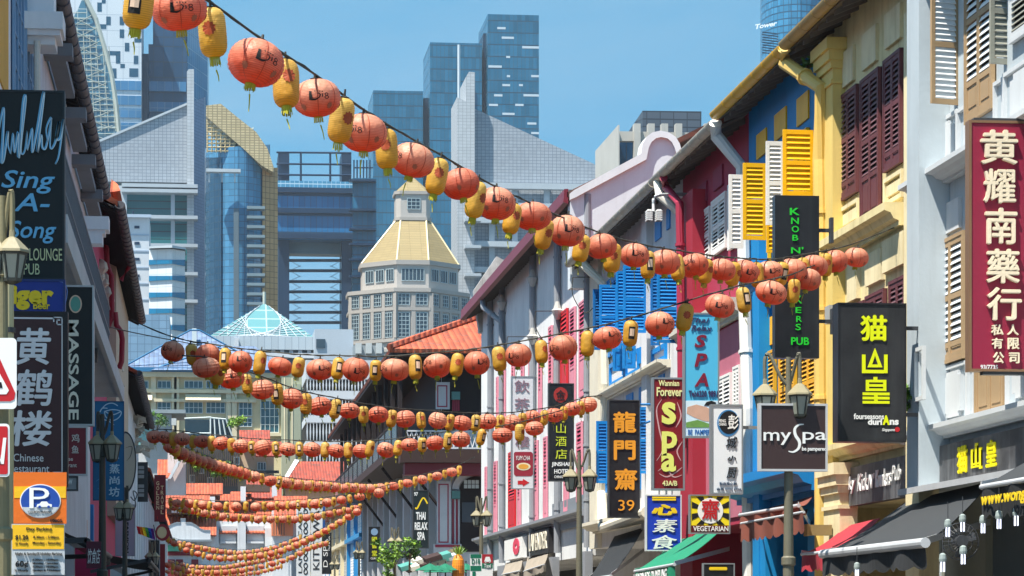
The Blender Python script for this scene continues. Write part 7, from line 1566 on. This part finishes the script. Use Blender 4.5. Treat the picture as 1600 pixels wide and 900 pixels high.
def parasol(px, py, Y, r, label, mat=GRN):
    c = onY(px, py, Y); t = thing('parasol', (c.x, c.y, 0), label, 'parasol', 'green parasols at the crossing'); n = 8; m = MB()
    for k in range(n):
        a, b = 2 * pi * k / n, 2 * pi * (k + 1) / n; m.poly([c, c + Vector((r * cos(a), r * sin(a), -r * .45)), c + Vector((r * .92 * cos((a + b) / 2), r * .92 * sin((a + b) / 2), -r * .48)), c + Vector((r * cos(b), r * sin(b), -r * .45))])
    m.build('canopy', mat, t, recalc=False); MB().tube([(c.x, c.y, 0), c + UP * .08], .025, 6).build('pole', DSTEEL, t)
for i, px in enumerate((672, 684, 696, 707, 728)): parasol(px, 880 + (i % 2) * 3, 94 + i, .52, f'{ORD[i]} green parasol from the left below the corner house door')
STL = paint('#5c4a3e', .8, .5, 3); t = thing('street_stall', onY(660, 930, 104), 'cluttered street stall under sloping sheets at the corner house', 'stall')
random.seed(3)
for k in range(16):
    a = onY(630 + k * 5 + random.uniform(-3, 3), 893 - k * 1.1 + random.uniform(-5, 5), 104 + random.uniform(-1, 1)); s = random.uniform(.25, .6); MB().obox(a, (s, .1, .3 * s), (-.1, .5, .1), (-.12 * s, 0, .16)).build('sheet', random.choice([STL, DKGREY, GREYW, TIMB, CREAM, paint('#4f8f86', .6, .3, 3)]), t)
# rainbow flag
t = thing('rainbow_flag', onY(240, 836, 84), 'small rainbow flag on the shady side', 'flag'); m = MB(); cols = ['#c8202c', '#e8801c', '#ecd020', '#2c8c3c', '#2050b0', '#6a2c90']; fm = [paint(q, .6, .1, 3, bump=0) for q in cols]; nx = 10
for i in range(6):
    m.mat(i)
    for j in range(4):
        def fp(u, v): return onY(213 + 27 * u + 3 * v, 822 + 4 * u + 12 * v + 6 * u * v, 84) + Vector((0, .06 * sin(u * 9 + v * 3), 0))
        m.poly([fp(i / 6, j / 4), fp((i + 1) / 6, j / 4), fp((i + 1) / 6, (j + 1) / 4), fp(i / 6, (j + 1) / 4)])
m.build('cloth', fm, t, recalc=False); MB().tube([onY(240, 820, 84.1), onY(246, 850, 84.1)], .015, 5).build('staff', DSTEEL, t)
# overhead cables and small wires on the long white house
for i, L in enumerate(([(60, 480), (210, 520), (420, 556), (560, 566)],)):
    m = MB().tube(catmull([onY(x, y, 60 + j * 6) for j, (x, y) in enumerate(L)], 6), .012, 4); tag(m.build('overhead_cable', CORD), 'thin overhead cable running out from the left pipes', 'cable')
for i, (x0, y0, x1) in enumerate(((895, 433, 931), (837, 486, 870), (793, 526, 828))):
    p = onX(x1, y0, XR - .1); t = thing('cable_arm', p, ('thin iron arm with a drooping wire, nearest on the long white house', 'thin iron arm with a drooping wire, middle one on the long white house', 'thin iron arm with a drooping wire, farthest on the long white house')[i], 'cable arm'); q = onY(x0, y0, p.y)
    MB().tube([p, q], .015, 5).build('arm', DSTEEL, t); MB().tube(catmull([q, q - UP * .45, q.lerp(p, .5) - UP * .9, p - UP * .7], 5), .012, 4).build('wire', CORD, t)

sign('signboard', 'low black board with a single yellow stroke beneath the vegetarian sign', 45.5, (1098, 880, 1148, 915), BLKP, STEEL, .02, .08, texts=((YELW, [('一', 1108, 886, 1136, 891, .03)]),))
